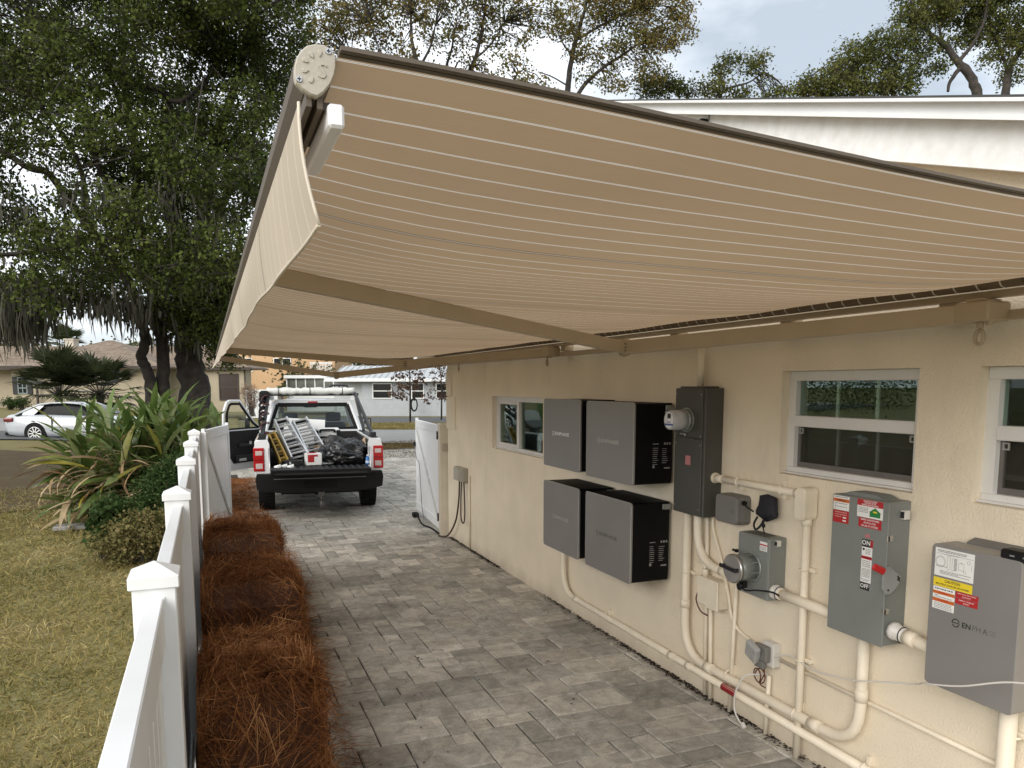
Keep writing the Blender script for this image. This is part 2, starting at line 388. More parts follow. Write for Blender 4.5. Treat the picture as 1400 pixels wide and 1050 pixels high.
U = .148
nxp, nyp = 66, 200
occ = np.zeros((nxp, nyp), bool); tiles = []; rp = random.Random(3)
SH = [(2, 2), (2, 2), (2, 1), (2, 1), (2, 1), (2, 1), (1, 2), (3, 2), (2, 2), (1, 1), (1, 1)]
for j in range(nyp):
    for i in range(nxp):
        if occ[i, j]: continue
        for s in rp.sample(SH, len(SH)):
            if i + s[0] <= nxp and j + s[1] <= nyp and not occ[i:i + s[0], j:j + s[1]].any():
                occ[i:i + s[0], j:j + s[1]] = True; tiles.append((i, j, s)); break
def paver_geo(w, d, seed):
    r = random.Random(seed); g = .0035; c = .006; k = lambda: r.uniform(-.003, .003)
    b = [(-w / 2 + g + k(), -d / 2 + g + k()), (w / 2 - g + k(), -d / 2 + g + k()), (w / 2 - g + k(), d / 2 - g + k()), (-w / 2 + g + k(), d / 2 - g + k())]
    cc = r.uniform(.005, .009)
    vs = [(x, y, -.05) for x, y in b] + [(x, y, -.006) for x, y in b] + [(x - math.copysign(cc, x), y - math.copysign(cc, y), 0) for x, y in b]
    fs = [(8, 9, 10, 11)] + [(i, (i + 1) % 4, 4 + (i + 1) % 4, 4 + i) for i in range(4)] + [(4 + i, 4 + (i + 1) % 4, 8 + (i + 1) % 4, 8 + i) for i in range(4)]
    return vs, fs
pm_one, pm_many = paver_mat('paver', False), paver_mat('paver_far', True)
pv_mesh = {}
for s in set(SH):
    for q in range(3):
        vs, fs = paver_geo(s[0] * U, s[1] * U, q * 7 + s[0] * 31 + s[1])
        me = bpy.data.meshes.new('paver'); me.from_pydata(vs, [], fs); me.materials.append(pm_one); pv_mesh[s, q] = me
many = MB(); one = []
for (i, j, s) in tiles:
    x = -.28 + (i + s[0] / 2) * U + rp.uniform(-.002, .002); y = .75 + (j + s[1] / 2) * U + rp.uniform(-.002, .002)
    if y < 10.62 and x - s[0] * U / 2 > 3.215: continue
    if y > 10.62 and x > (9.4 if y < 26 else 4.5): continue
    if y < 10.7 and y > 10.55 and x > 3.3: continue
    if y > 13 and x < .55 + .12 * math.sin(y * 1.7): continue
    z = rp.uniform(-.004, .003)
    one.append((x, y, z, s, rp.randrange(3), rp.uniform(-.006, .006), rp.uniform(-.008, .008)))
def seen(t):
    x, y = t[0], t[1]; edge = .42 + .06 * (y - 3)          # hidden behind the bales left of this
    return y > 3.15 and x > min(edge, .75) - .1 and x < 3.3
cand = sorted([t for t in one if seen(t)], key=lambda t: -(t[3][0] * t[3][1]) / (t[1] ** 3))[:300]
cs = set(id(t) for t in cand)
for t in one:
    x, y, z, s, q, rx, ry = t
    if id(t) in cs:
        o = link_mesh('paver', pv_mesh[s, q], drive)
        o.location = Vector((x, y, z)) - Vector(drive.location); o.rotation_euler = (rx, ry, rx * 1.5)
    else:
        m = Matrix.Translation((x, y, z)) @ Matrix.Rotation(rx, 4, 'X') @ Matrix.Rotation(ry, 4, 'Y')
        me = pv_mesh[s, q]; many.add([m @ v.co for v in me.vertices], [tuple(p.vertices) for p in me.polygons])
many.build('paver_field', pm_many, drive, kind='stuff')

# ---------------------------------------------------------------- the house on the right
WX = 3.22
house = thing('house', (3.22, 5.5, 0), 'cream stucco house wall along the paver drive, white gable trim, equipment mounted on it', 'house')
def zb(y): return 2.341 + .323 * y if y < 6.6 else 4.473 - .42 * (y - 6.6)
OPEN = [(7.25, 8.775, 1.44, 2.072), (2.75, 3.706, 1.668, 2.285), (1.48, 2.436, 1.668, 2.285)]
wall = MB(); Y0, Y1, TH = .3, 10.65, .2
ys = sorted({Y0, Y1, 6.6} | {a for o in OPEN for a in o[:2]} | {Y0 + (Y1 - Y0) * i / 24 for i in range(25)}); zs = sorted({-.1, 1.44, 1.668, 2.072, 2.285, 2.4})
for a, b in zip(ys[:-1], ys[1:]):
    for c, d in zip(zs[:-1], zs[1:]):
        my, mz = (a + b) / 2, (c + d) / 2
        if any(o[0] < my < o[1] and o[2] < mz < o[3] for o in OPEN): continue
        wall.quad((WX, a, c), (WX, b, c), (WX, b, d), (WX, a, d))
    wall.quad((WX, a, 2.4), (WX, b, 2.4), (WX, b, zb(b) + .12), (WX, a, zb(a) + .12))
for (a, b, c, d) in OPEN:      # reveals, with a sloped sill
    e = WX + TH
    wall.quad((WX, a, c), (e, a, c + .015), (e, a, d), (WX, a, d)); wall.quad((WX, b, c), (WX, b, d), (e, b, d), (e, b, c + .015))
    wall.quad((WX, a, d), (e, a, d), (e, b, d), (WX, b, d)); wall.quad((WX, a, c), (WX, b, c), (e, b, c + .015), (e, a, c + .015))
wall.quad((WX, Y1, -.1), (WX + 8, Y1, -.1), (WX + 8, Y1, 2.75), (WX, Y1, 2.89)); wall.quad((WX, Y0, -.1), (WX + 8, Y0, -.1), (WX + 8, Y0, 2.5), (WX, Y0, 2.5))
for v in []: pass
hw = wall.build('wall', stucco, house)
for (a, b, c, d) in [(10.24, 10.648, 1.58, 2.035), (10.42, 10.648, 2.05, 2.40)]:      # raised plaster patches at the corner
    MB().box(WX - .022, WX + .02, a, b, c, d, c=.006).build('plaster_patch', stucco, hw)
# interior seen dimly through the glass
room = MB(); x0, x1, y0, y1, z0, z1 = WX + TH + .003, 6.4, .35, 10.6, .1, 2.55
room.quad((x1, y0, z0), (x1, y1, z0), (x1, y1, z1), (x1, y0, z1)); room.quad((x0, y0, z0), (x1, y0, z0), (x1, y0, z1), (x0, y0, z1))
room.quad((x0, y1, z0), (x1, y1, z0), (x1, y1, z1), (x0, y1, z1)); room.quad((x0, y0, z1), (x1, y0, z1), (x1, y1, z1), (x0, y1, z1)); room.quad((x0, y0, z0), (x1, y0, z0), (x1, y1, z0), (x0, y1, z0))
room.build('interior_room', M('room_paint', (.45, .48, .43), .8), house)
rake = MB()
def rake_strip(mb, xa, xb, f0, f1, ya=Y0 - .3, yb=11.35, n=2):
    yy = [ya, 6.6, yb]
    for a, b in zip(yy[:-1], yy[1:]):
        p = [(xa, a, f0(a)), (xa, b, f0(b)), (xa, b, f1(b)), (xa, a, f1(a)), (xb, a, f0(a)), (xb, b, f0(b)), (xb, b, f1(b)), (xb, a, f1(a))]
        mb.add(p, [(0, 1, 2, 3), (4, 7, 6, 5), (0, 4, 5, 1), (3, 2, 6, 7), (0, 3, 7, 4), (1, 5, 6, 2)])
zf = lambda y: zb(y) + .200
rake_strip(rake, 3.10, WX + .004, lambda y: zb(y), lambda y: zf(y) + .03, Y0 + .01, Y1 - .01)
band = rake.build('gable_trim', white_stucco, house)
MB().box(3.094, 3.099, 4.345, 4.351, zb(4.35) + .004, zf(4.35)).build('trim_joint', M('joint_grey', (.3, .3, .29), .9), band)  # grey vertical seam in the trim
f = MB(); rake_strip(f, 3.035, 3.06, lambda y: zf(y) - .004, lambda y: zf(y) + .070); rake_strip(f, 3.020, 3.036, lambda y: zf(y) - .01, lambda y: zf(y) + .010)
fb = f.build('fascia_board', white_paint, house)
f = MB(); rake_strip(f, 3.06, 3.2, lambda y: zf(y) + .012, lambda y: zf(y) + .03); f.build('soffit', white_paint, house)
f = MB(); rake_strip(f, 3.005, 9, lambda y: zf(y) + .073, lambda y: zf(y) + .085); f.build('roof', M('dark_roof_edge', (.05, .05, .048), .9, bump=.5, bs=30), house)
f = MB(); rake_strip(f, 2.99, 3.034, lambda y: zf(y) + .058, lambda y: zf(y) + .0725); f.build('drip_edge', white_paint, fb)
MB().box(3.2, 11.2, 10.66, 11.5, 2.58, 2.64).build('eave_soffit', M('eave_grey', (.42, .44, .45), .7), house)
MB().box(2.95, 3.2, 10.66, 11.52, 2.56, 2.72).build('eave_fascia', white_paint, house)

def window(a, b, c, d, hung=True, label=None):
    """one window: frame, then sash, rail, muntins, panes, screen as its pieces"""
    X = WX + .055; f = .058; mb = MB()
    mb.box(X, X + .06, a, b, d - f, d, c=.004).box(X, X + .06, a, b, c, c + .045, c=.004).box(X + .001, X + .059, a, a + f, c + .045, d - f).box(X + .001, X + .059, b - f, b, c + .045, d - f)
    w = mb.build('window', frame_white, house)
    mb = MB().box(X - .03, X, a, b, c + .004, c + .016, c=.003); mb.build('sill', frame_white, w)
    ia, ib, ic, id_ = a + f, b - f, c + .045, d - f
    if hung:
        zm = (ic + id_) / 2 + .018
        MB().box(X - .004, X + .05, ia, ib, zm - .032, zm + .034, c=.004).build('meeting_rail', frame_white, w)
        lo = MB(); s = .02; gx = X + .03
        lo.box(gx, gx + .018, ia, ia + s, ic, zm - .033).box(gx, gx + .018, ib - s, ib, ic, zm - .033).box(gx, gx + .018, ia + s, ib - s, ic, ic + .03)
        lo.build('screen_frame', M('screen_bar', (.14, .13, .12), .5), w)
        for q in (1 / 3, 2 / 3):
            y = ia + (ib - ia) * q
            MB().box(X + .046, X + .056, y - .009, y + .009, zm + .034, id_).build('muntin', frame_white, w)
            MB().box(X + .062, X + .072, y - .009, y + .009, ic + .004, zm - .033).build('muntin', frame_white, w)
        for (p, q, gl) in ((zm + .0345, id_, glass), (ic, zm - .0335, glass)):
            MB().box(X + .034 + (.024 if p == ic else 0), X + .039 + (.024 if p == ic else 0), ia, ib, p, q).build('pane', gl, w)
        MB().quad((gx + .009, ia + s, ic + .03), (gx + .009, ib - s, ic + .03), (gx + .009, ib - s, zm - .033), (gx + .009, ia + s, zm - .033)).build('insect_screen', screen_m, w)
        for y in (ia + .03, ib - .03):      # little square screen clips
            k = MB(); k.box(gx - .006, gx, y - .016, y + .016, zm - .075, zm - .068).box(gx - .006, gx, y - .016, y + .016, zm - .048, zm - .041).box(gx - .006, gx, y - .016, y - .009, zm - .068, zm - .048).box(gx - .006, gx, y + .009, y + .016, zm - .068, zm - .048)
            k.build('screen_clip', M('clip_grey', (.33, .32, .30), .5), w)
    else:
        ym = 8.075
        MB().box(X - .004, X + .05, ym - .033, ym + .033, ic, id_, c=.004).build('meeting_rail', frame_white, w)
        sh = MB(); sh.box(X + .006, X + .04, ym + .034, ib, id_ - .035, id_, c=.003).box(X + .006, X + .04, ym + .034, ib, ic, ic + .035, c=.003).box(X + .007, X + .039, ib - .035, ib, ic + .035, id_ - .035); sh.build('sash', frame_white, w)
        MB().box(X + .02, X + .026, ym + .034, ib - .036, ic + .036, id_ - .036).build('pane', glass, w)
        MB().box(X + .03, X + .036, ia, ym - .034, ic, id_).build('pane', glass, w)
    return w
screen_m, t_, p_ = new_mat('insect_mesh'); t_.nodes.remove(p_)
a_ = N(t_, 'ShaderNodeBsdfTransparent'); b_ = N(t_, 'ShaderNodeBsdfDiffuse'); b_.inputs['Color'].default_value = (.055, .05, .042, 1); c_ = N(t_, 'ShaderNodeMixShader'); c_.inputs['Fac'].default_value = .55
t_.links.new(a_.outputs[0], c_.inputs[1]); t_.links.new(b_.outputs[0], c_.inputs[2]); t_.links.new(c_.outputs[0], t_.nodes['Material Output'].inputs['Surface'])
window(*OPEN[0], hung=False); window(*OPEN[1]); window(*OPEN[2])
# indoors behind the middle window
sh = thing('shelf_unit', (4.4, 2.35, 1.0), 'dark shelf unit standing indoors behind the middle window', 'shelf')
wood = M('dark_shelf_wood', (.035, .028, .022), .5)
MB().box(4.40, 4.42, 1.5, 3.12, 1.0, 2.05).build('back', wood, sh)
for z in (1.42, 1.68, 1.94): MB().box(4.1, 4.4, 1.5, 3.12, z, z + .03).build('shelf_board', M('shelf_edge', (.6, .6, .56), .5), sh)
sb = thing('model_sailboat', (4.02, 3.03, 1.72), 'small model sailboat with striped sail seen through the middle window', 'model boat')
MB().prism([(2.86, 1.76), (3.2, 1.76), (3.14, 1.72), (2.92, 1.72)], 'x', 3.99, 4.05).build('hull', M('boat_hull', (.3, .3, .28), .4), sb)
MB().cyl((4.02, 3.04, 1.76), (4.02, 3.04, 2.23), .005, 6).build('mast', wood, sb)
MB().prism([(3.03, 1.80), (2.91, 1.80), (3.03, 2.22)], 'x', 4.018, 4.022).build('sail', M('sail_dark', (.20, .17, .08), .7, col2=(.55, .45, .2), vs=20), sb)
MB().prism([(3.05, 1.80), (3.15, 1.80), (3.05, 2.08)], 'x', 4.018, 4.022).build('sail', M('sail_pale', (.8, .78, .7), .7), sb)
# wire hook on the gable trim
zz = zb(4.39) + .146
wb = thing('trim_bracket', (3.09, 4.39, zz), 'small dark bracket with wires on the white gable trim', 'bracket')
MB().box(3.045, 3.1, 4.355, 4.40, zz - .02, zz + .014, c=.004).build('clip', rubber, wb)
MB().tube(smooth_path([(3.045, 4.40, zz), (3.03, 4.47, zz - .01), (3.0, 4.56, zz - .07)]), .005, 6).tube(smooth_path([(3.045, 4.39, zz - .01), (3.02, 4.46, zz - .035), (3.0, 4.53, zz - .08)]), .004, 6).build('wire', rubber, wb)

# ---------------------------------------------------------------- the awning
def fabric_mat(name, base, lo, trans):
    m, t, p = new_mat(name); L = t.links.new; p.inputs['Roughness'].default_value = .9; p.inputs['Specular IOR Level'].default_value = .1
    g = N(t, 'ShaderNodeNewGeometry'); s = N(t, 'ShaderNodeSeparateXYZ'); L(g.outputs['Position'], s.inputs[0])
    a = N(t, 'ShaderNodeMath', operation='ADD'); a.inputs[1].default_value = -1.186 + .0525; L(s.outputs['Y'], a.inputs[0])
    md = N(t, 'ShaderNodeMath', operation='FLOORED_MODULO'); md.inputs[1].default_value = .105; L(a.outputs[0], md.inputs[0])
    b = N(t, 'ShaderNodeMath', operation='SUBTRACT'); b.inputs[1].default_value = .0525; L(md.outputs[0], b.inputs[0])
    ab = N(t, 'ShaderNodeMath', operation='ABSOLUTE'); L(b.outputs[0], ab.inputs[0])
    r = N(t, 'ShaderNodeValToRGB'); r.color_ramp.interpolation = 'LINEAR'; e = r.color_ramp.elements
    sc = N(t, 'ShaderNodeMath', operation='MULTIPLY'); sc.inputs[1].default_value = 100; L(ab.outputs[0], sc.inputs[0])   # cm
    while len(e) < 6: e.new(.5)
    cream = (.86, .82, .75)
    for i, (q, c) in enumerate([(0, (.20, .15, .10)), (.07, (.20, .15, .10)), (.10, cream), (.29, cream), (.34, base), (.9, base)]): e[i].position = q; e[i].color = (*c, 1)
    L(sc.outputs[0], r.inputs['Fac'])
    # woven thread colour: very fine cross noise
    n = N(t, 'ShaderNodeTexNoise'); n.inputs['Scale'].default_value = 1; n.inputs['Detail'].default_value = 3
    mp = N(t, 'ShaderNodeMapping'); mp.inputs['Scale'].default_value = (14, 420, 40); L(g.outputs['Position'], mp.inputs['Vector']); L(mp.outputs['Vector'], n.inputs['Vector'])
    n2 = N(t, 'ShaderNodeTexNoise'); n2.inputs['Scale'].default_value = 1.1; n2.inputs['Detail'].default_value = 4; L(g.outputs['Position'], n2.inputs['Vector'])
    mr = N(t, 'ShaderNodeMapRange'); mr.inputs['From Min'].default_value = .25; mr.inputs['From Max'].default_value = .75; mr.inputs['To Min'].default_value = .955; mr.inputs['To Max'].default_value = 1.045; L(n.outputs['Fac'], mr.inputs['Value'])
    mr2 = N(t, 'ShaderNodeMapRange'); mr2.inputs['From Min'].default_value = .3; mr2.inputs['From Max'].default_value = .7; mr2.inputs['To Min'].default_value = .94; mr2.inputs['To Max'].default_value = 1.05; L(n2.outputs['Fac'], mr2.inputs['Value'])
    mm = N(t, 'ShaderNodeMath', operation='MULTIPLY'); L(mr.outputs[0], mm.inputs[0]); L(mr2.outputs[0], mm.inputs[1])
    # sewn overlaps between the cloth widths
    s1 = N(t, 'ShaderNodeMath', operation='ADD'); s1.inputs[1].default_value = -2.118 + 12.6; L(s.outputs['Y'], s1.inputs[0]); s2 = N(t, 'ShaderNodeMath', operation='FLOORED_MODULO'); s2.inputs[1].default_value = 1.26; L(s1.outputs[0], s2.inputs[0])
    s3 = N(t, 'ShaderNodeMath', operation='LESS_THAN'); s3.inputs[1].default_value = .026; L(s2.outputs[0], s3.inputs[0]); s4 = N(t, 'ShaderNodeMath', operation='MULTIPLY_ADD'); s4.inputs[1].default_value = -.34; s4.inputs[2].default_value = 1; L(s3.outputs[0], s4.inputs[0])
    mm0 = mm; mm = N(t, 'ShaderNodeMath', operation='MULTIPLY'); L(mm0.outputs[0], mm.inputs[0]); L(s4.outputs[0], mm.inputs[1])
    hs = N(t, 'ShaderNodeHueSaturation'); L(mm.outputs[0], hs.inputs['Value']); L(r.outputs['Color'], hs.inputs['Color']); L(hs.outputs['Color'], p.inputs['Base Color'])
    tr = N(t, 'ShaderNodeBsdfTranslucent'); L(hs.outputs['Color'], tr.inputs['Color']); mix = N(t, 'ShaderNodeMixShader'); mix.inputs['Fac'].default_value = trans
    L(p.outputs['BSDF'], mix.inputs[1]); L(tr.outputs[0], mix.inputs[2]); L(mix.outputs[0], t.nodes['Material Output'].inputs['Surface'])
    return m
canvas = fabric_mat('striped_canvas', (.385, .277, .172), 0, .42)
awning = thing('retractable_awning', (3.1, 6.2, 2.6), 'open beige awning with thin white stripes stretched over the drive', 'awning')
AY0, AY1 = 1.168, 11.3
def fab(v, y):
    k = sst(0, .8, y - AY0) * sst(0, .8, AY1 - y)
    s = (1 - k) * .06 * 4.8 * v ** 1.6 * (1 - v) + k * (.074 + .012 * math.sin((y - 2.1) * 4.98) * (1 if y < 7 else .4)) * (1 - (2 * v - 1) ** 4)
    return (.195 + (3.062 - .195) * v, y, 2.672 + (2.634 - 2.672) * v - s + .004 * math.sin(y * 5.1) * math.sin(v * 3.1))
mb = MB(); mb.grid(lambda a, b: fab(b, AY0 + (AY1 - AY0) * a), 110, 16); mb.build('canopy', canvas, awning)
def strip_along(y0, y1, dz0, dz1, mat, name):
    m2 = MB(); n = 24
    for i in range(n):
        p = [fab(i / n, AY0), fab((i + 1) / n, AY0)]; q = []
        for (x, _, z) in p: q += [(x, y0, z + dz0), (x, y1, z + dz0), (x, y1, z + dz1), (x, y0, z + dz1)]
        m2.add(q, [(0, 1, 5, 4), (1, 2, 6, 5), (2, 3, 7, 6), (3, 0, 4, 7)] + ([(0, 3, 2, 1)] if i == 0 else []) + ([(4, 5, 6, 7)] if i == n - 1 else []))
    return m2.build(name, mat, awning)
strip_along(1.144, 1.156, -.003, .003, taupe_dark, 'edge_hem'); strip_along(1.156, 1.1595, -.0015, .003, rubber, 'edge_cord'); strip_along(1.1595, 1.171, -.003, .004, taupe_dark, 'edge_band')
# front bar with profiled section, end casting with raised emblem
prof = [(.150, 2.684), (.172, 2.690), (.191, 2.682), (.193, 2.655), (.186, 2.634), (.172, 2.622), (.150, 2.628), (.138, 2.645), (.138, 2.668)]
mb = MB(); mb.prism(prof, 'y', 1.20, 11.4); mb.box(.152, .160, 1.2, 11.4, 2.606, 2.626); mb.box(.168, .176, 1.2, 11.4, 2.604, 2.626); mb.build('front_bar', taupe_dark, awning)
cap = [(.1655, 2.6895), (.178, 2.6905), (.189, 2.686), (.1945, 2.677), (.195, 2.664), (.192, 2.650), (.186, 2.637), (.176, 2.624), (.166, 2.6165), (.157, 2.618), (.146, 2.624), (.137, 2.632), (.135, 2.640), (.1355, 2.654), (.139, 2.667), (.146, 2.678), (.154, 2.6855)]
ctr = Vector((.165, 0, 2.655))
mb = MB(); n = len(cap); rings = [(1.200, 1.0), (1.190, 1.0), (1.1868, .94), (1.1868, .0)]
vs = []; fs = []
for (yy, k) in rings[:3]:
    for (x, z) in cap: vs.append((ctr.x + (x - ctr.x) * k, yy, ctr.z + (z - ctr.z) * k))
for q in range(2): fs += [(q * n + i, q * n + (i + 1) % n, (q + 1) * n + (i + 1) % n, (q + 1) * n + i) for i in range(n)]
fs += [tuple(2 * n + i for i in range(n)), tuple(reversed(range(n)))]
mb.add(vs, fs); ec = mb.build('end_cap', cap_tan, awning)
MC = Matrix(((1, 0, 0, 0), (0, 0, -1, 0), (0, 1, 0, 0), (0, 0, 0, 1)))          # u -> x, v -> z, w -> -y
mb = MB(); add_text(mb, 'S', .030, Matrix.Translation((.1745, 1.1866, 2.652)) @ MC @ Matrix.Rotation(R(-8), 4, 'Z'), .0015)
for (x, z, a) in [(.1715, 2.676, 82), (.160, 2.672, 118), (.1515, 2.6635, 155), (.151, 2.650, 192), (.159, 2.6385, 232)]:
    m = Matrix.Translation((x, 1.1866, z)) @ MC @ Matrix.Rotation(R(a), 4, 'Z')
    pl = [(-.005, 0), (-.001, .0028), (.003, .0036), (.0052, .002), (.0055, -.002), (.003, -.0036), (-.001, -.0028)]
    mb.add([m @ Vector((u, v, w)) for w in (0, .0018) for u, v in [(p[0] * (1 if w == 0 else .8), p[1] * (1 if w == 0 else .7)) for p in pl]], [tuple(7 + i for i in range(7))] + [(i, (i + 1) % 7, 7 + (i + 1) % 7, 7 + i) for i in range(7)])
mb.build('emblem', cap_tan, ec)
for (x, z) in ((.184, 2.681), (.1415, 2.637)):
    mb = MB(); mb.cyl((x, 1.1868, z), (x, 1.1845, z), .0047, 14, .0040); s_ = mb.build('screw', steel, ec)
    k = MB(); k.box(x - .0028, x + .0028, 1.1838, 1.1846, z - .0007, z + .0007).box(x - .0007, x + .0007, 1.1836, 1.1846, z - .0028, z + .0028)
    s_.data.materials.append(ink); nb = len(s_.data.polygons)
    bm = bmesh.new(); bm.from_mesh(s_.data); sh_ = root_shift(ec)
    for f_ in k.f: 
        nf = bm.faces.new([bm.verts.new(Vector(k.v[i]) - sh_) for i in f_]); nf.material_index = 1
    bm.to_mesh(s_.data); bm.free()
mb = MB(); mb.prism(cap, 'y', 11.4, 11.414); mb.build('end_cap', cap_tan, awning)
# valance hanging from the bar
def val(a, b):
    y = 1.205 + (11.4 - 1.205) * a ** 1.3
    xb = float(np.interp(y, [1.2, 1.8, 4.8, 11.4], [.168, .153, .147, .075])) + .003 * math.sin(y * 4.3) + .0018 * math.sin(y * 9.7 + 1)
    zt, zbm = 2.612, 2.440 - .012 * sst(4, 11, y) + .004 * math.sin(y * 3)
    x = .142 + (xb - .142) * b ** 1.4 - .005 * math.sin(b * math.pi) * (1 + math.sin(y * 2.7))
    return (x, y - (.008 * b if a == 0 else 0), zt + (zbm - zt) * b)
mb = MB(); mb.grid(val, 120, 8); va = mb.build('valance', fabric_mat('valance_canvas_lit', (.56, .49, .40), 0, .25), awning)  # same cloth as the canopy, sky light painted in as a paler base
mb = MB(); mb.tube([val(i / 120, 1) for i in range(121)], .0032, 6); mb.tube([val(0, i / 8) for i in range(9)], .0026, 6); mb.build('binding', M('valance_binding', (.62, .55, .46), .8), va)
mb = MB(); mb.box(.182, .206, 1.19, 1.47, 2.578, 2.612, c=.004); ws = mb.build('wind_sensor', M('sensor_grey_white', (.80, .80, .84), .4, var=.02), awning)
MB().box(.180, .194, 1.23, 1.42, 2.6125, 2.625).build('sensor_clip', taupe_dark, ws)
# roller with wound fabric, wall rail, brackets
mb = MB(); mb.tube([(3.066, 1.22 + 9.9 * i / 40, 2.637) for i in range(41)], .038, 20); mb.build('roller_tube', fabric_mat('rolled_canvas_shaded', (.16, .125, .09), 0, .0), awning)  # same cloth again, shade under the canopy put into its darker base
mb = MB(); mb.prism([(3.10, 2.569), (3.15, 2.569), (3.15, 2.60), (3.12, 2.606), (3.10, 2.598)], 'y', 1.22, 11.1); mb.build('wall_rail', taupe, awning)
mb = MB(); mb.box(3.03, 3.12, 11.1, 11.115, 2.56, 2.69, c=.004).build('roller_bracket', taupe, awning)
for y in (2.55, 3.60, 4.75, 6.6, 8.2, 9.4, 10.7):
    MB().box(3.13, WX, y - .045, y + .045, 2.52, 2.585, c=.004).build('wall_bracket', taupe, awning)
mb = MB(); mb.box(3.13, 3.17, 1.3, 11.0, 2.475, 2.515, c=.004); mb.build('torsion_bar', taupe, awning)
def beam(mb, a, b, w, h, c=.006, e0=0, e1=0):
    a, b = Vector(a), Vector(b); d = (b - a); Ln = d.length; d.normalize(); sd = d.cross(Vector((0, 0, 1))).normalized(); up = sd.cross(d)
    m = Matrix((( d.x, sd.x, up.x, a.x), (d.y, sd.y, up.y, a.y), (d.z, sd.z, up.z, a.z), (0, 0, 0, 1)))
    return mb.box(-e0, Ln + e1, -w / 2, w / 2, -h / 2, h / 2, m, c)
def arm(S, E, Fp):
    S, E, Fp = Vector(S), Vector(E), Vector(Fp)
    mb = MB(); beam(mb, S, E, .042, .082); r_ = mb.build('arm', taupe, awning)
    mb = MB(); beam(mb, E, Fp, .036, .070); mb.build('forearm', taupe, awning)
    mb = MB(); mb.cyl(E + Vector((0, 0, -.047)), E + Vector((0, 0, .047)), .032, 18)
    mb.cyl(E + Vector((0, 0, -.054)), E + Vector((0, 0, -.047)), .016, 12); mb.build('elbow_joint', taupe, r_)
    mb = MB()
    for z in (-.02, .0, .02): mb.tube([E + Vector((.034 * math.cos(t), .034 * math.sin(t), z)) for t in [2.2 + i * .35 for i in range(14)]], .003, 5)
    mb.build('joint_cable', taupe_dark, r_)
    mb = MB(); mb.box(S.x - .05, S.x + .09, S.y - .10, S.y + .06, S.z - .038, S.z + .045, c=.008).box(S.x - .03, S.x + .1, S.y - .05, S.y + .02, S.z + .045, S.z + .06, c=.004)
    mb.cyl((S.x - .01, S.y - .08, S.z - .055), (S.x - .01, S.y - .08, S.z + .05), .014, 10); mb.build('shoulder_bracket', taupe, r_)
def crank_eye(x, y, z):
    mb = MB(); mb.cyl((x, y, z + .05), (x, y, z + .018), .014, 10)
    pts = [(x, y + .020 * math.sin(t), z - .022 + (.030 if math.cos(t) > 0 else .030) * math.cos(t)) for t in [2 * math.pi * i / 16 for i in range(17)]]
    mb.tube(pts, .008, 8); mb.build('crank_eye', taupe, awning)
arm((3.06, 2.36, 2.505), (2.33, 4.05, 2.425), (.20, 3.05, 2.615)); crank_eye(3.06, 2.33, 2.425)
arm((3.06, 6.78, 2.515), (2.05, 8.33, 2.44), (.20, 9.4, 2.60)); crank_eye(3.06, 6.80, 2.44)
arm((3.06, 10.75, 2.50), (1.60, 10.35, 2.336), (.20, 11.2, 2.565)); crank_eye(3.06, 9.6, 2.44)
# ---------------------------------------------------------------- equipment on the wall
def emblem(mb, m, r, t=.24):
    """ring cut by a bar: logo beside the wordmark"""
    n = 28; w = r * t
    def pts(rad, a0, a1, k): return [(rad * math.cos(a0 + (a1 - a0) * i / k), rad * math.sin(a0 + (a1 - a0) * i / k)) for i in range(k + 1)]
    g = .30
    for a0, a1 in ((g, math.pi + .12), (math.pi + .45, 2 * math.pi - g)):
        o = pts(r, a0, a1, 14); i_ = pts(r - w, a0, a1, 14); v = [m @ Vector((x, y, 0)) for x, y in o + i_]
        mb.add(v, [(k, k + 1, 15 + k + 1, 15 + k) for k in range(14)])
    mb.add([m @ Vector(p) for p in [(-r * .98, -w * .42, 0), (r, -w * .42, 0), (r, w * .42, 0), (-r * .98, w * .42, 0)]], [(0, 1, 2, 3)])
def logo(parent, x, y, z, H, mat, length):
    """emblem + wordmark; y is the left end as seen, z the middle"""
    mb = MB(); emblem(mb, wall_frame(x, y - H * .75, z), H * .75)
    m = wall_frame(x, y - H * 1.95, z)
    vs, fs = text_verts('ENPHASE', H * 1.38, 0, True, 'LEFT'); w = max(v.x for v in vs) - min(v.x for v in vs); k = (length - H * 1.95) / w
    mb.add([m @ Vector((v.x * k, v.y, 0)) for v in vs], fs)
    return mb.build('logo', mat, parent)
def rounded_slab(mb, xa, xb, y0, y1, z0, z1, r, edge=.006, seg=5):
    """box facing -x whose front outline has rounded corners and a soft front edge"""
    def outline(k, rr):
        o = []
        for (cy, cz, a0) in ((y1 - r, z1 - r, 0), (y0 + r, z1 - r, 90), (y0 + r, z0 + r, 180), (y1 - r, z0 + r, 270)):
            for i in range(seg + 1):
                a = R(a0 + 90 * i / seg); o.append((cy + (rr - k) * math.cos(a), cz + (rr - k) * math.sin(a)))
        return o
    L_ = [(xb, outline(0, r)), (xa + edge, outline(0, r)), (xa + edge * .3, outline(edge * .3, r)), (xa, outline(edge, r))]
    vs = [(x, y, z) for x, o in L_ for y, z in o]; n = 4 * (seg + 1); fs = []
    for q in range(3): fs += [(q * n + i, q * n + (i + 1) % n, (q + 1) * n + (i + 1) % n, (q + 1) * n + i) for i in range(n)]
    fs += [tuple(3 * n + i for i in range(n)), tuple(reversed(range(n)))]
    return mb.add(vs, fs)
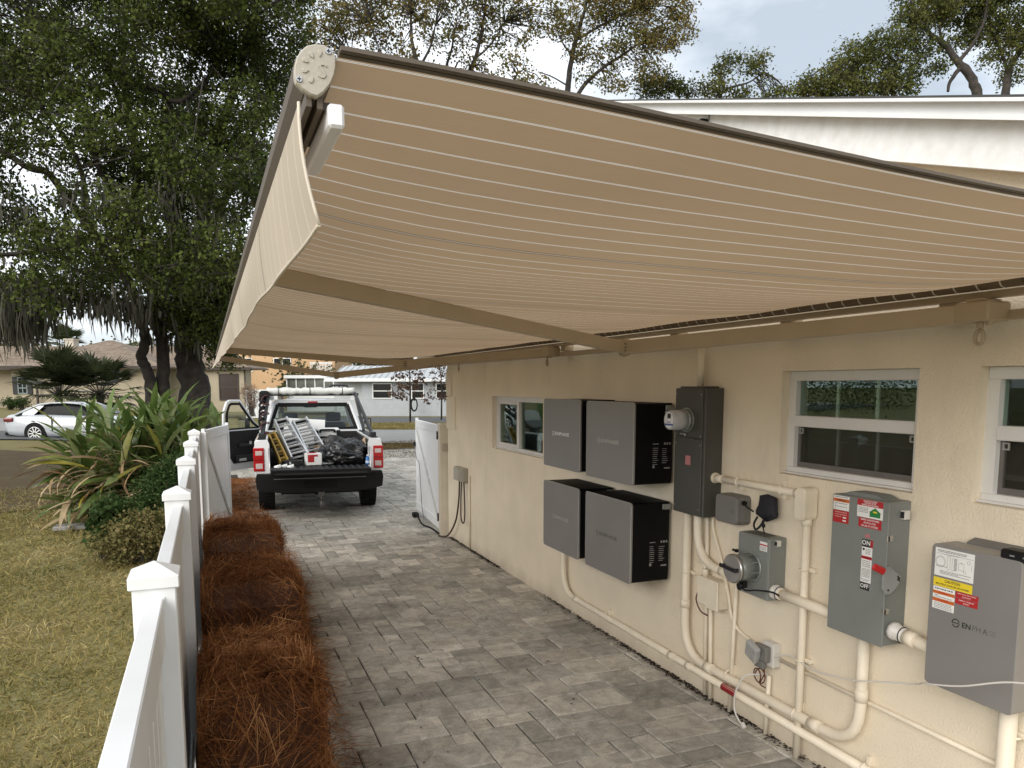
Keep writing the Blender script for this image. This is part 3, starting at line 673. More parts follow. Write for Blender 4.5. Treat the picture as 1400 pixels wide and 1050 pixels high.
def print_lines(mb, x, y0, y1, z0, z1, n, h, seed=0, frac=.6):
    """rows of print too small to read: y0 left end, y1 right end as seen"""
    r = random.Random(seed)
    for i in range(n):
        z = z1 - (z1 - z0) * (i + .5) / n; y = y0
        while y > y1 + .002:
            w = min(r.uniform(.004, .014), y - y1)
            mb.quad((x, y, z - h / 2), (x, y - w, z - h / 2), (x, y - w, z + h / 2), (x, y, z + h / 2)); y -= w + h * .7
            if r.random() > .96: break
    return mb

def battery(y0, y1, z0, z1, label, logo_mat):
    b = thing('battery_unit', (3.0, (y0 + y1) / 2, z0), label, 'battery', 'grey fronted battery units stacked on the house wall')
    mb = MB(); rounded_slab(mb, 2.868, 3.185, y0 + .004, y1 - .004, z0 + .004, z1 - .004, .022, .004); mb.build('casing', batt_black, b)
    mb = MB(); rounded_slab(mb, 2.850, 2.870, y0, y1, z0, z1, .026, .005, 6); mb.build('front_panel', batt_grey, b)
    mb = MB(); n = 28
    rounded_slab(mb, 2.8535, 2.8565, y0 - .0015, y1 + .0015, z0 - .0015, z1 + .0015, .0275, .0006, 6); mb.build('rim', batt_edge, b)
    MB().box(3.185, WX, y0 + .05, y0 + .12, z0 + .06, z1 - .03, c=.003).build('wall_bracket', cast_grey, b); MB().box(3.185, WX, y1 - .12, y1 - .05, z0 + .06, z1 - .03, c=.003).build('wall_bracket', cast_grey, b)
    logo(b, 2.8492, y0 + (y1 - y0) * .735, z0 + (z1 - z0) * .497, .029, logo_mat, .335)
    # printed plates on the near side: text grid and approval marks
    mb = MB(); r = random.Random(int(z0 * 100)); yy = y0 + .0035
    def q(x0, x1, za, zb_): mb.quad((x0, yy, z0 + za), (x1, yy, z0 + za), (x1, yy, z0 + zb_), (x0, yy, z0 + zb_))
    q(3.02, 3.07, .300, .306)
    for i in range(9): q(3.02, 3.02 + r.uniform(.03, .05), .15 + i * .015, .154 + i * .015)
    for i in range(8): q(3.10, 3.10 + r.uniform(.03, .055), .16 + i * .015, .164 + i * .015)
    for i in range(3): q(3.115 + i * .022, 3.129 + i * .022, .296, .312)
    q(3.02, 3.038, .125, .145); q(3.12, 3.17, .118, .128)
    mb.build('side_print', M('side_print_grey', (.26, .26, .26), .6), b)
    if z0 > 1.2: MB().box(3.12, 3.155, y0 + .0015, y0 + .004, z1 - .10, z1 - .065).build('approval_label', st_white, b)
    MB().box(3.12, 3.19, y0 - .012, y0 + .004, z1 - .06, z1 - .02, c=.003).build('bracket_tab', cast_grey, b)
    return b
battery(5.672, 6.402, 1.477, 2.083, 'grey battery unit with bright white wordmark, upper far one of the four', silver_print)
battery(4.812, 5.555, 1.470, 2.076, 'grey battery unit touching the tall dark meter box, upper near one of the four', M('print_dim', (.50, .49, .48), .4))
battery(5.685, 6.402, .733, 1.338, 'grey battery unit above the pipe that drops to the paving, lower far one of four', M('print_dim_2', (.40, .39, .38), .4))
battery(4.828, 5.555, .731, 1.340, 'grey battery unit with dark wordmark and open black side, lower near one of four', ink_fade)

# tall meter box
mt = thing('meter_cabinet', (3.15, 4.43, 1.31), 'tall dark grey electric meter cabinet right of the upper batteries', 'electric box')
MB().box(3.075, WX, 4.262, 4.612, 1.310, 2.182, c=.004).build('cabinet_body', meter_grey, mt)
up = MB(); up.box(3.066, 3.0755, 4.285, 4.604, 1.845, 2.176, c=.003); up.build('upper_cover', meter_grey, mt)
lo = MB(); lo.box(3.066, 3.0755, 4.285, 4.604, 1.318, 1.838, c=.003).box(3.06, 3.0665, 4.36, 4.56, 1.832, 1.842); lo.build('door', meter_grey, mt)
for (y, z) in ((4.30, 2.14), (4.588, 2.14), (4.30, 1.86), (4.588, 1.86), (4.30, 1.80), (4.588, 1.80), (4.30, 1.36), (4.588, 1.36)): MB().cyl((3.066, y, z), (3.0635, y, z), .0055, 10).build('cover_screw', cast_grey, mt)
MB().box(3.085, 3.20, 4.29, 4.58, 2.182, 2.194, c=.003).build('top_hub_plate', meter_grey, mt)
hp = MB(); hp.box(3.056, 3.068, 4.475, 4.53, 1.862, 1.870, c=.002).cyl((3.066, 4.465, 1.862), (3.052, 4.465, 1.862), .009, 10); hp.build('hasp', steel, mt)
md = MB(); mc = (4.455, 1.965)
md.cyl((3.066, *mc), (3.055, *mc), .084, 32).cyl((3.055, *mc), (3.03, *mc), .076, 32); me_ = md.build('meter_ring', cast_grey, mt)
md = MB(); md.tube([(3.03, *mc), (2.985, *mc), (2.925, *mc), (2.917, *mc)], [.071, .069, .066, .061], 32); md.build('meter_dial_cover', M('meter_glass_grey', (.46, .47, .49), .2, var=.08, vs=18), me_)
fx = 2.9160
md = MB(); md.quad((fx, mc[0] + .018, mc[1] + .012), (fx, mc[0] - .022, mc[1] + .012), (fx, mc[0] - .022, mc[1] + .045), (fx, mc[0] + .018, mc[1] + .045)); md.build('meter_display', ink, me_); md = MB(); md.cyl((2.9165, *mc), (2.9162, *mc), .055, 28); md.build('meter_face', M('meter_face_white', (.66, .66, .68), .4), me_)
md = MB(); add_text(md, 'Smart', .020, wall_frame(fx, mc[0], mc[1] - .012), 0, True); md.quad((fx, mc[0] + .05, mc[1] - .036), (fx, mc[0] - .05, mc[1] - .036), (fx, mc[0] - .05, mc[1] - .024), (fx, mc[0] + .05, mc[1] - .024)); md.build('meter_lettering', st_blue, me_)
md = MB(); md.tube([(2.925, mc[0] + .065 * math.cos(t), mc[1] + .065 * math.sin(t)) for t in [R(-62) + i * R(7) for i in range(7)]], .007, 6); md.build('seal_tab', ink, me_)
lb = MB(); lb.box(3.0645, 3.0662, 4.405, 4.467, 1.655, 1.720); l1 = lb.build('red_label', st_pink, mt)
lb = MB()
for k in range(4): print_lines(lb, 3.0642, 4.462, 4.410, 1.660 + k * .015, 1.672 + k * .015, 1, .005, k)
lb.build('lettering', M('pale_red_ink', (.55, .30, .30), .6), l1)

def pipe(name, pts, r, bend, label, mat=cream_paint, n=14, straps=(), couplings=(), cat='pipe'):
    """one painted conduit run with its couplings and wall straps"""
    t = thing(name, Vector(pts[-1]), label, cat)
    path = bend_path(pts, bend) if bend else [Vector(p) for p in pts]
    mb = MB(); mb.tube(path, r, n); mb.build('tube', mat, t)
    for (a, b) in couplings: mb = MB(); mb.cyl(a, b, r * 1.17, n); mb.build('coupling', mat, t)
    for (y, z, vert) in straps:
        mb = MB(); k = .010
        if vert: mb.box(3.19, WX + .001, y - r - .035, y + r + .035, z - .012, z + .012, c=.002).tube([(3.17 + (r + .003) * math.cos(a) * -1, y + (r + .003) * math.sin(a), z) for a in [R(-95 + 19 * i) for i in range(11)]], .006, 6)
        else: mb.box(3.19, WX + .001, y - .012, y + .012, z - r - .035, z + r + .035, c=.002).tube([(3.17 + (r + .003) * math.cos(a) * -1, y, z + (r + .003) * math.sin(a)) for a in [R(-95 + 19 * i) for i in range(11)]], .006, 6)
        mb.build('strap', mat, t)
    return t
PX = 3.165
pipe('conduit', [(PX, 4.455, 2.19), (PX, 4.455, 2.56)], .024, 0, 'cream riser pipe leaving the top of the tall dark meter cabinet')
pipe('conduit', [(PX, 4.565, 1.33), (PX, 4.565, .245), (PX, 2.945, .265), (PX, 2.945, .93)], .030, (.26, .24), 'thick cream pipe from meter cabinet foot, running low then curving up to the red-lever switch',
     straps=[(4.565, .86, True), (4.05, .275, False), (3.42, .262, False)], couplings=[((PX, 4.565, .60), (PX, 4.565, .66)), ((PX, 4.30, .2486), (PX, 4.22, .2496)), ((PX, 3.22, .262), (PX, 3.30, .261)), ((PX, 2.945, .53), (PX, 2.945, .60))])
pipe('conduit', [(PX, 6.62, .735), (PX, 6.62, .19), (PX, 1.9, .165)], .026, (.24,), 'cream pipe dropping from the lower far battery and running lowest along the wall foot',
     straps=[(5.75, .187, False), (2.9, .172, False)], couplings=[((PX, 6.36, .1885), (PX, 6.28, .188)), ((PX, 4.75, .180), (PX, 4.68, .1798)), ((PX, 4.46, .1785), (PX, 4.52, .1788))])
rl = MB(); r_ = .0268
rl.tube([(PX, 4.10 - i * .03, .1763 - .0002 * i) for i in range(6)], r_, 14); o_ = rl.build('warning_label', M('pipe_label_red', (.26, .012, .014), .5), [c for c in COL.objects if c.name.startswith('conduit')][-1])
pipe('conduit', [(PX, 4.44, 1.33), (PX, 4.44, .97), (PX, 3.88, .955)], .030, (.24,), 'short thick cream pipe sweeping from meter cabinet to the grey box with round hub', couplings=[((PX, 4.16, .963), (PX, 4.08, .961))])
pipe('conduit', [(3.195, 4.372, 1.33), (3.195, 4.345, .02)], .013, 0, 'thin cream pipe from meter cabinet behind the small cream junction box to the paving')
pipe('conduit', [(3.19, 4.30, .70), (3.19, 4.275, .02)], .014, 0, 'thin cream pipe under the small cream junction box')
pipe('conduit', [(3.19, 4.03, .92), (3.19, 4.06, .01)], .013, 0, 'thin cream pipe under the grey round-hub box to the paving')
pipe('conduit', [(PX, 4.28, 1.580), (PX, 3.43, 1.578)], .0225, 0, 'cream horizontal pipe from meter cabinet to the elbow fitting below the middle window',
     straps=[(4.02, 1.580, False), (3.62, 1.578, False)], couplings=[((PX, 4.25, 1.58), (PX, 4.17, 1.58))])
mb = MB(); mb.tube([(PX, 4.268, 1.58), (PX, 4.245, 1.58)], [.038, .034], 14); tag(mb.build('conduit_bushing', cream_paint), 'lumpy cream bushing where horizontal pipe meets the tall meter cabinet', 'pipe fitting')
pipe('conduit', [(3.175, 3.405, 1.44), (3.175, 3.405, -.04)], .0225, 0, 'cream vertical pipe from the elbow fitting down to the paving', straps=[(3.405, 1.14, True), (3.405, .60, True)], couplings=[((3.175, 3.405, .98), (3.175, 3.405, .92))])
t = thing('conduit_elbow', (3.165, 3.41, 1.43), 'cream elbow fitting with flat oval cover where the horizontal pipe turns down', 'pipe fitting')
mb = MB(); rounded_slab(mb, 3.118, 3.21, 3.368, 3.446, 1.432, 1.622, .030, .004, 5); mb.build('body', cream_paint, t)
mb = MB(); rounded_slab(mb, 3.112, 3.119, 3.372, 3.442, 1.437, 1.617, .030, .002, 5); mb.build('cover', cream_paint, t)
mb = MB(); mb.cyl((3.165, 3.446, 1.578), (3.165, 3.49, 1.578), .029, 14); mb.build('hub', cream_paint, t); mb = MB(); mb.cyl((3.175, 3.405, 1.44), (3.175, 3.405, 1.40), .029, 14); mb.build('hub', cream_paint, t)
pipe('conduit', [(3.2, 3.60, .525), (3.2, 1.95, .522)], .012, 0, 'thin cream pipe running level across the wall behind the curved thick pipe')
pipe('conduit', [(3.13, 2.72, .985), (3.13, 2.40, .952)], .032, 0, 'thick cream pipe from the red-lever switch to the big grey controller', couplings=[((3.13, 2.66, .979), (3.13, 2.60, .973))])
pipe('conduit', [(3.14, 3.64, .962), (3.14, 3.07, .952)], .030, 0, 'thick cream pipe between the round-hub box and the red-lever switch', couplings=[((3.14, 3.605, .961), (3.14, 3.55, .960))])
pipe('conduit', [(3.14, 2.135, .86), (3.14, 2.135, -.04)], .036, 0, 'thick cream pipe below the big grey controller at the right edge', straps=[(2.135, .70, True)])
for (p, q, lab) in [((3.14, 3.612, .961), (3.14, 3.555, .96), 'white bushing with black tie on the round-hub box'), ((3.13, 2.742, .987), (3.13, 2.665, .978), 'white lumpy bushing with black tie on the red-lever switch')]:
    t = thing('conduit_bushing', p, lab, 'pipe fitting'); mb = MB(); P0, Q0 = Vector(p), Vector(q)
    mb.tube([P0, P0.lerp(Q0, .3), P0.lerp(Q0, .35), Q0], [.046, .046, .040, .038], 10); mb.build('nut', pale_plastic, t)
    mb = MB(); d = (Q0 - P0).normalized(); c0 = Q0 - d * .012
    mb.tube([c0 + .0395 * (math.cos(a) * Vector((1, 0, 0)) + math.sin(a) * Vector((0, 0, 1))) for a in [2 * math.pi * i / 20 for i in range(21)]], .0028, 5); mb.build('tie', black, t)

# small grey telephone box
t = thing('telephone_box', (3.16, 4.065, 1.30), 'small rounded grey plastic service box beside the black bag', 'service box', )
mb = MB(); rounded_slab(mb, 3.15, WX, 3.95, 4.185, 1.303, 1.493, .03, .004); mb.build('base', plastic_grey, t)
mb = MB(); rounded_slab(mb, 3.112, 3.149, 3.953, 4.182, 1.306, 1.490, .032, .010, 6); mb.build('cover', plastic_grey, t)
mb = MB(); mb.cyl((3.113, 3.985, 1.400), (3.106, 3.985, 1.400), .009, 12); mb.build('lock_screw', steel, t)
mb = MB(); mb.cyl((3.16, 3.952, 1.452), (3.16, 3.935, 1.452), .016, 12); mb.build('grommet', rubber, t)
# black bag over an outlet
t = thing('equipment_bag', (3.16, 3.74, 1.39), 'black fabric bag tied over a fixture above the round-hub box', 'bag')
def bag(a, b):
    th = a * 2 * math.pi; w = [.062, .072, .073, .073, .076, .082, .088, .084, .045, .0][min(9, int(b * 9))]; k = 1 + .06 * math.sin(th * 5 + b * 4) + .04 * math.sin(th * 9)
    z = 1.540 - .170 * b - .006 * math.sin(th * 3) * (b > .4)
    if b == 0: w = .0
    return (3.165 + .040 * math.cos(th) * (w / .1) * k, 3.735 - (.006 if b < .5 else 0) + w * math.sin(th) * k, z)
mb = MB(); mb.grid(bag, 36, 9); mb.build('pouch', M('black_nylon', (.010, .010, .014), .75, bump=.5, bs=70), t)
mb = MB(); mb.tube(smooth_path([(3.15, 3.80, 1.39), (3.12, 3.795, 1.345), (3.11, 3.765, 1.318), (3.12, 3.735, 1.345), (3.15, 3.735, 1.39)]), .0065, 6); mb.build('cord_loop', black, t)
mb = MB(); mb.tube(smooth_path([(3.14, 3.72, 1.39), (3.12, 3.71, 1.35), (3.12, 3.705, 1.325), (3.125, 3.70, 1.30)]), .004, 6).tube([(3.12, 3.708, 1.36), (3.12, 3.706, 1.34)], .011, 8); mb.build('drawstring', black, t)
mb = MB(); mb.tube(smooth_path([(3.16, 3.94, 1.452), (3.14, 3.90, 1.44), (3.15, 3.84, 1.415)]), .005, 6); mb.build('cable', black, t)

def sticker(parent, x, y0, y1, z0, z1, mat, name='sticker'):
    return MB().box(x - .0006, x + .0004, y1, y0, z0, z1).build(name, mat, parent)
def lines(st, x, rows, mat, bold=False):
    """rows: (text, size, y centre, z)"""
    mb = MB()
    for (s, sz, y, z) in rows: add_text(mb, s, sz, wall_frame(x, y, z), 0, bold)
    return mb.build('lettering', mat, st)
def bars(st, x, y0, y1, z0, z1, n, mat, seed=0, h=None):
    mb = MB(); print_lines(mb, x, y0, y1, z0, z1, n, h or (z1 - z0) / n * .42, seed); return mb.build('lettering', mat, st)

# grey box with the round hub
rb = thing('generator_inlet_box', (3.15, 3.76, .90), 'grey steel box with a round hub and black handle on its cover', 'electric box')
MB().box(3.09, WX, 3.612, 3.898, .905, 1.285, c=.004).build('box_body', box_grey, rb)
MB().box(3.085, 3.091, 3.618, 3.893, .91, 1.28, c=.002).build('cover', box_grey, rb)
mb = MB(); mb.box(3.11, 3.19, 3.68, 3.84, 1.285, 1.290); mb.build('knockout_plate', M('dark_seal', (.08, .08, .07), .7), rb)
for (y, z) in ((3.632, 1.268), (3.88, 1.268), (3.632, .922), (3.88, .922)): MB().cyl((3.086, y, z), (3.0825, y, z), .006, 10).build('cover_screw', cast_grey, rb)
hc = (3.765, 1.085)
mb = MB(); mb.tube([(3.086, *hc), (3.078, *hc), (3.074, *hc)], [.100, .100, .094], 36).tube([(3.076, *hc), (3.00, *hc), (2.955, *hc)], [.088, .084, .082], 36); hub = mb.build('hub', cast_grey, rb)
for i in range(9):
    a = R(20 + i * 40); mb = MB(); m = Matrix.Translation((3.075, *hc)) @ Matrix.Rotation(a, 4, 'X'); mb.prism([(.084, 0), (.098, 0), (.084, -.05)], 'y', -.003, .003, m @ Matrix(((0, 0, 1, 0), (0, 1, 0, 0), (1, 0, 0, 0), (0, 0, 0, 1)))); mb.build('rib', cast_grey, hub)
mb = MB(); mb.tube([(2.962, *hc), (2.944, *hc), (2.940, *hc)], [.090, .090, .086], 36); mb.build('rim', steel, hub)
mb = MB(); mb.cyl((2.945, *hc), (2.9375, *hc), .083, 36); mb.build('disc', M('hub_face', (.24, .225, .215), .45), hub)
mb = MB(); mb.box(2.905, 2.938, 3.82, 3.838, 1.085, 1.105, c=.004).box(2.905, 2.938, 3.692, 3.712, 1.078, 1.10, c=.004); beam(mb, (2.908, 3.842, 1.098), (2.908, 3.690, 1.088), .016, .022, .004); mb.build('handle', M('handle_black', (.014, .014, .022), .4), hub)
mb = MB(); mb.box(3.02, 3.04, 3.83, 3.85, 1.165, 1.185, c=.003).cyl((3.03, 3.84, 1.175), (3.03, 3.875, 1.175), .008, 8); mb.build('latch', rubber, hub)
mb = MB(); mb.tube([(2.99, 3.725, .985), (2.965, 3.725, .98)], [.020, .022], 12).box(2.99, 3.02, 3.71, 3.75, .97, 1.01, c=.003); mb.build('plug', black, hub)
st = sticker(rb, 3.0845, 3.690, 3.625, 1.205, 1.262, st_white); sticker(rb, 3.0838, 3.690, 3.625, 1.238, 1.246, st_red); bars(st, 3.0836, 3.685, 3.632, 1.210, 1.233, 3, ink_grey, 3, .004)
MB().box(3.13, 3.16, 3.59, 3.614, 1.24, 1.275, c=.002).build('side_latch', pale_plastic, rb); MB().box(3.126, 3.131, 3.592, 3.610, 1.245, 1.270).build('latch_slot', ink, rb)
mb = MB(); mb.cyl((3.14, 3.79, .905), (3.14, 3.79, .893), .006, 8).cyl((3.16, 3.68, .905), (3.16, 3.68, .893), .006, 8); mb.build('drain_screws', cast_grey, rb)
mb = MB(); mb.tube(smooth_path([(2.975, 3.725, .98), (2.97, 3.66, .972), (3.0, 3.60, .985), (3.08, 3.55, .975), (3.14, 3.53, .935)]), .0055, 7); tag(mb.build('black_cable', black), 'black cable looping from the round hub to the white bushing', 'cable')

# disconnect switch with red lever
ds = thing('disconnect_switch', (3.14, 2.93, .905), 'grey steel safety switch box with red lever and ON and OFF signs', 'electric box')
MB().box(3.072, WX, 2.752, 3.104, .905, 1.632, c=.003).build('box_body', box_side, ds)
door = MB().box(3.064, 3.0725, 2.742, 3.106, .903, 1.630, c=.0025).build('door', box_grey, ds)
mb = MB(); mb.prism([(2.80, 1.632), (3.08, 1.632), (3.02, 1.652), (2.86, 1.652)], 'x', 3.10, 3.20); mb.build('top_hub', box_side, ds)
X = 3.0635
def st_set(parent, X):
    s = sticker(parent, X, 3.098, 2.992, 1.551, 1.626, st_white); sticker(parent, X - .0006, 3.098, 2.992, 1.594, 1.611, st_orange)
    lines(s, X - .0014, [('WARNING', .013, 3.045, 1.6025)], ink, True); bars(s, X - .0009, 3.09, 3.0, 1.614, 1.625, 1, ink_grey, 1, .005); bars(s, X - .0009, 3.09, 3.005, 1.556, 1.590, 4, ink_grey, 2)
    s = sticker(parent, X, 3.098, 2.992, 1.484, 1.549, st_red); bars(s, X - .0009, 3.085, 3.005, 1.510, 1.545, 3, M('pale_red_print', (.62, .35, .33), .6), 5); 
    sticker(parent, X - .0007, 3.03, 3.008, 1.510, 1.517, st_white, 'white_patch'); sticker(parent, X - .0007, 3.03, 3.008, 1.494, 1.501, st_white, 'white_patch')
    s = sticker(parent, X, 2.938, 2.777, 1.538, 1.628, st_white); sticker(parent, X - .0006, 2.938, 2.777, 1.596, 1.628, st_red)
    lines(s, X - .0014, [('SOLAR PV SYSTEM', .0105, 2.8575, 1.621), ('EQUIPPED WITH', .0095, 2.8575, 1.612), ('RAPID SHUTDOWN', .0115, 2.8575, 1.602)], st_white, True)
    bars(s, X - .0009, 2.93, 2.868, 1.560, 1.590, 4, ink_grey, 7)
    hs = MB(); hs.add([(X - .0009, y, z) for y, z in [(2.858, 1.546), (2.792, 1.546), (2.792, 1.568), (2.786, 1.568), (2.825, 1.593), (2.864, 1.568), (2.858, 1.568)]], [(0, 1, 2, 3, 4, 5, 6)]); hs.build('house_icon', st_green, s)
    MB().quad((X - .0012, 2.838, 1.568), (X - .0012, 2.812, 1.568), (X - .0012, 2.815, 1.576), (X - .0012, 2.835, 1.576)).build('icon_panel', st_yellow, s)
    s = sticker(parent, X, 2.926, 2.783, 1.487, 1.535, st_red); lines(s, X - .0012, [('RAPID SHUTDOWN', .0128, 2.8545, 1.5265), ('SWITCH FOR', .0128, 2.8545, 1.511), ('SOLAR PV SYSTEM', .0128, 2.8545, 1.4955)], st_white, True)
    mb = MB(); mb.add([(X - .0003, y, z) for y, z in [(2.882, 1.437), (2.846, 1.437), (2.850, 1.452), (2.864, 1.458), (2.878, 1.452)]], [(0, 1, 2, 3, 4)]); mb.build('pink_mark', st_pink, parent)
    s = sticker(parent, X, 2.896, 2.842, 1.389, 1.428, ink, 'on_plate'); lines(s, X - .0012, [('ON', .034, 2.869, 1.409)], st_white, True); sticker(parent, X, 2.8415, 2.828, 1.389, 1.428, st_red, 'red_strip')
    s = sticker(parent, X, 2.895, 2.830, 1.207, 1.3885, st_white, 'rating_plate'); sticker(parent, X - .0006, 2.895, 2.830, 1.327, 1.342, st_red, 'red_strip')
    lines(s, X - .0012, [('DANGER', .010, 2.8625, 1.3345)], st_white, True)
    mb = MB(); mb.cyl((X - .0008, 2.883, 1.376), (X - .0010, 2.883, 1.376), .007, 14); mb.build('maker_mark', ink, s); bars(s, X - .0009, 2.87, 2.838, 1.352, 1.383, 4, ink_grey, 11); 
    bars(s, X - .0009, 2.888, 2.840, 1.285, 1.322, 4, ink_grey, 12); bars(s, X - .0009, 2.890, 2.836, 1.212, 1.280, 10, ink_grey, 13)
    s = sticker(parent, X, 2.895, 2.8365, 1.168, 1.206, ink, 'off_plate'); lines(s, X - .0012, [('OFF', .030, 2.867, 1.187)], st_white, True)
    sticker(parent, X, 2.836, 2.829, 1.170, 1.204, ink_grey, 'grey_strip')
st_set(door, X)
# lever quadrant on the near side: plate lies on the side face, handle points forward
mb = MB(); mb.prism([(3.045, 1.305), (3.075, 1.318), (3.15, 1.262), (3.152, 1.245), (3.125, 1.205), (3.085, 1.178), (3.058, 1.178), (3.042, 1.205), (3.037, 1.25)], 'y', 2.728, 2.7405); q = mb.build('lever_plate', M('lever_grey', (.27, .275, .27), .45), ds)
mb = MB(); mb.cyl((3.07, 2.7285, 1.20), (3.07, 2.725, 1.20), .005, 8); beam(mb, (3.128, 2.7265, 1.268), (3.142, 2.7265, 1.238), .003, .006, 0); beam(mb, (3.126, 2.7265, 1.246), (3.144, 2.7265, 1.256), .003, .006, 0); mb.build('lever_screws', ink, q)
mb = MB(); beam(mb, (3.052, 2.733, 1.290), (2.992, 2.757, 1.322), .016, .034, .007); mb.build('red_handle', red_lever, ds)
for z in (1.452, 1.083):
    mb = MB(); mb.box(3.062, 3.10, 2.7425, 2.752, z - .014, z + .016, c=.002); b_ = mb.build('door_latch', steel, ds); MB().box(3.070, 3.078, 2.7405, 2.7428, z - .012, z + .014).build('latch_slot', ink, b_); MB().box(3.10, 3.113, 2.7435, 2.752, z - .010, z + .012, c=.002).build('latch_hook', cast_grey, b_)
MB().box(3.15, 3.185, 2.724, 2.7525, 1.545, 1.590, c=.002).build('hinge_tab', pale_plastic, ds); MB().box(3.146, 3.151, 2.729, 2.747, 1.552, 1.584).build('hinge_slot', ink, ds)

# big controller at the right
ct = thing('solar_controller', (3.12, 2.26, .84), 'big grey controller cabinet with caution stickers and a wordmark, right of the safety switch', 'controller box')
mb = MB(); rounded_slab(mb, 3.032, 3.165, 2.050, 2.468, .838, 1.492, .022, .004); mb.build('front_cover', batt_grey, ct)
mb = MB(); mb.prism([(3.16, 1.46), (3.16, 1.49), (3.165, 1.50), (3.215, 1.515), (3.215, .86), (3.16, .86)], 'y', 2.06, 2.40); mb.build('back_plate', M('back_plate_grey', (.13, .125, .12), .5), ct)
mb = MB(); mb.box(3.028, 3.10, 1.985, 2.150, 1.487, 1.530, c=.009); an = mb.build('antenna_module', black, ct)
MB().box(3.0270, 3.0282, 2.085, 2.105, 1.505, 1.511).build('module_print', ink_grey, an); MB().box(3.0270, 3.0282, 2.03, 2.05, 1.505, 1.511).build('module_print', ink_grey, an)
X = 3.0312
s = sticker(ct, X, 2.448, 2.258, 1.350, 1.477, st_white, 'wiring_diagram')
mb = MB()
def hl(y0, y1, z, h=.0012): mb.quad((X - .0010, y0, z - h / 2), (X - .0010, y1, z - h / 2), (X - .0010, y1, z + h / 2), (X - .0010, y0, z + h / 2))
def vl(y, z0, z1, h=.0012): mb.quad((X - .0010, y - h / 2, z0), (X - .0010, y + h / 2, z0), (X - .0010, y + h / 2, z1), (X - .0010, y - h / 2, z1))
def rect(y0, y1, z0, z1): hl(y0, y1, z0); hl(y0, y1, z1); vl(y0, z0, z1); vl(y1, z0, z1)
mb2 = MB(); print_lines(mb2, X - .0010, 2.435, 2.295, 1.458, 1.470, 2, .0034, 3); print_lines(mb2, X - .0010, 2.40, 2.33, 1.447, 1.456, 1, .003, 4); print_lines(mb2, X - .0010, 2.44, 2.385, 1.392, 1.398, 1, .003, 5); print_lines(mb2, X - .0010, 2.42, 2.27, 1.360, 1.378, 3, .0028, 6); print_lines(mb2, X - .0010, 2.32, 2.29, 1.425, 1.431, 1, .003, 8)
mb2.build('lettering', ink_grey, s)
rect(2.385, 2.372, 1.385, 1.445); rect(2.362, 2.352, 1.385, 1.44); rect(2.33, 2.305, 1.395, 1.425); hl(2.44, 2.26, 1.452); vl(2.268, 1.40, 1.43)
for k in range(10): hl(2.352, 2.338, 1.39 + k * .0055, .003)
for (cy, cz, rr) in ((2.42, 1.415, .026), (2.42, 1.415, .022), (2.283, 1.436, .008), (2.30, 1.39, .007)):
    n = 20; o = [(X - .0010, cy + rr * math.cos(a), cz + rr * math.sin(a)) for a in [2 * math.pi * i / n for i in range(n)]] + [(X - .0010, cy + (rr - .0012) * math.cos(a), cz + (rr - .0012) * math.sin(a)) for a in [2 * math.pi * i / n for i in range(n)]]
    mb.add(o, [(i, (i + 1) % n, n + (i + 1) % n, n + i) for i in range(n)])
mb.build('diagram_lines', ink_grey, s)
s = sticker(ct, X, 2.449, 2.260, 1.302, 1.341, st_yellow, 'caution_sticker'); lines(s, X - .0012, [('CAUTION', .017, 2.355, 1.330), ('MULTIPLE SOURCES OF POWER', .0115, 2.355, 1.313)], ink, True)
s = sticker(ct, X, 2.448, 2.340, 1.248, 1.300, st_white); sticker(ct, X - .0006, 2.448, 2.340, 1.266, 1.280, st_orange); lines(s, X - .0014, [('WARNING', .011, 2.394, 1.273)], st_red, True); bars(s, X - .0009, 2.44, 2.35, 1.284, 1.297, 1, ink, 21, .005); bars(s, X - .0009, 2.44, 2.35, 1.250, 1.264, 2, ink_grey, 22)
s = sticker(ct, X, 2.448, 2.340, 1.197, 1.247, st_white); sticker(ct, X - .0006, 2.448, 2.340, 1.231, 1.246, st_orange); lines(s, X - .0014, [('WARNING', .011, 2.394, 1.2385)], st_red, True); bars(s, X - .0009, 2.44, 2.35, 1.200, 1.228, 4, ink_grey, 23)
s = sticker(ct, X, 2.336, 2.229, 1.274, 1.300, st_red); lines(s, X - .0012, [('PHOTOVOLTAIC SYSTEM', .0078, 2.2825, 1.292), ('EQUIPMENT', .0078, 2.2825, 1.281)], st_white)
s = sticker(ct, X, 2.336, 2.230, 1.245, 1.272, st_red); lines(s, X - .0012, [('ENERGY STORAGE', .0085, 2.283, 1.2635), ('SYSTEM', .0085, 2.283, 1.2525)], st_white)
mb = MB(); emblem(mb, wall_frame(3.0310, 2.327, 1.157), .0195); add_text(mb, 'EN', .034, wall_frame(3.0310, 2.298, 1.156), 0, True, 'LEFT', 1.02); mb.build('logo', ink, ct)
mb = MB(); add_text(mb, 'PH', .034, wall_frame(3.0310, 2.249, 1.157), 0, False, 'LEFT', 1.0); add_text(mb, 'A', .034, wall_frame(3.0310, 2.200, 1.157), 0, True, 'LEFT', 1.0); mb.build('logo_worn', ink_fade, ct)
mb = MB(); add_text(mb, 'SE', .034, wall_frame(3.0310, 2.172, 1.158), 0, False, 'LEFT', 1.0); mb.build('logo_faint', M('faint_ink', (.17, .165, .16), .6), ct)

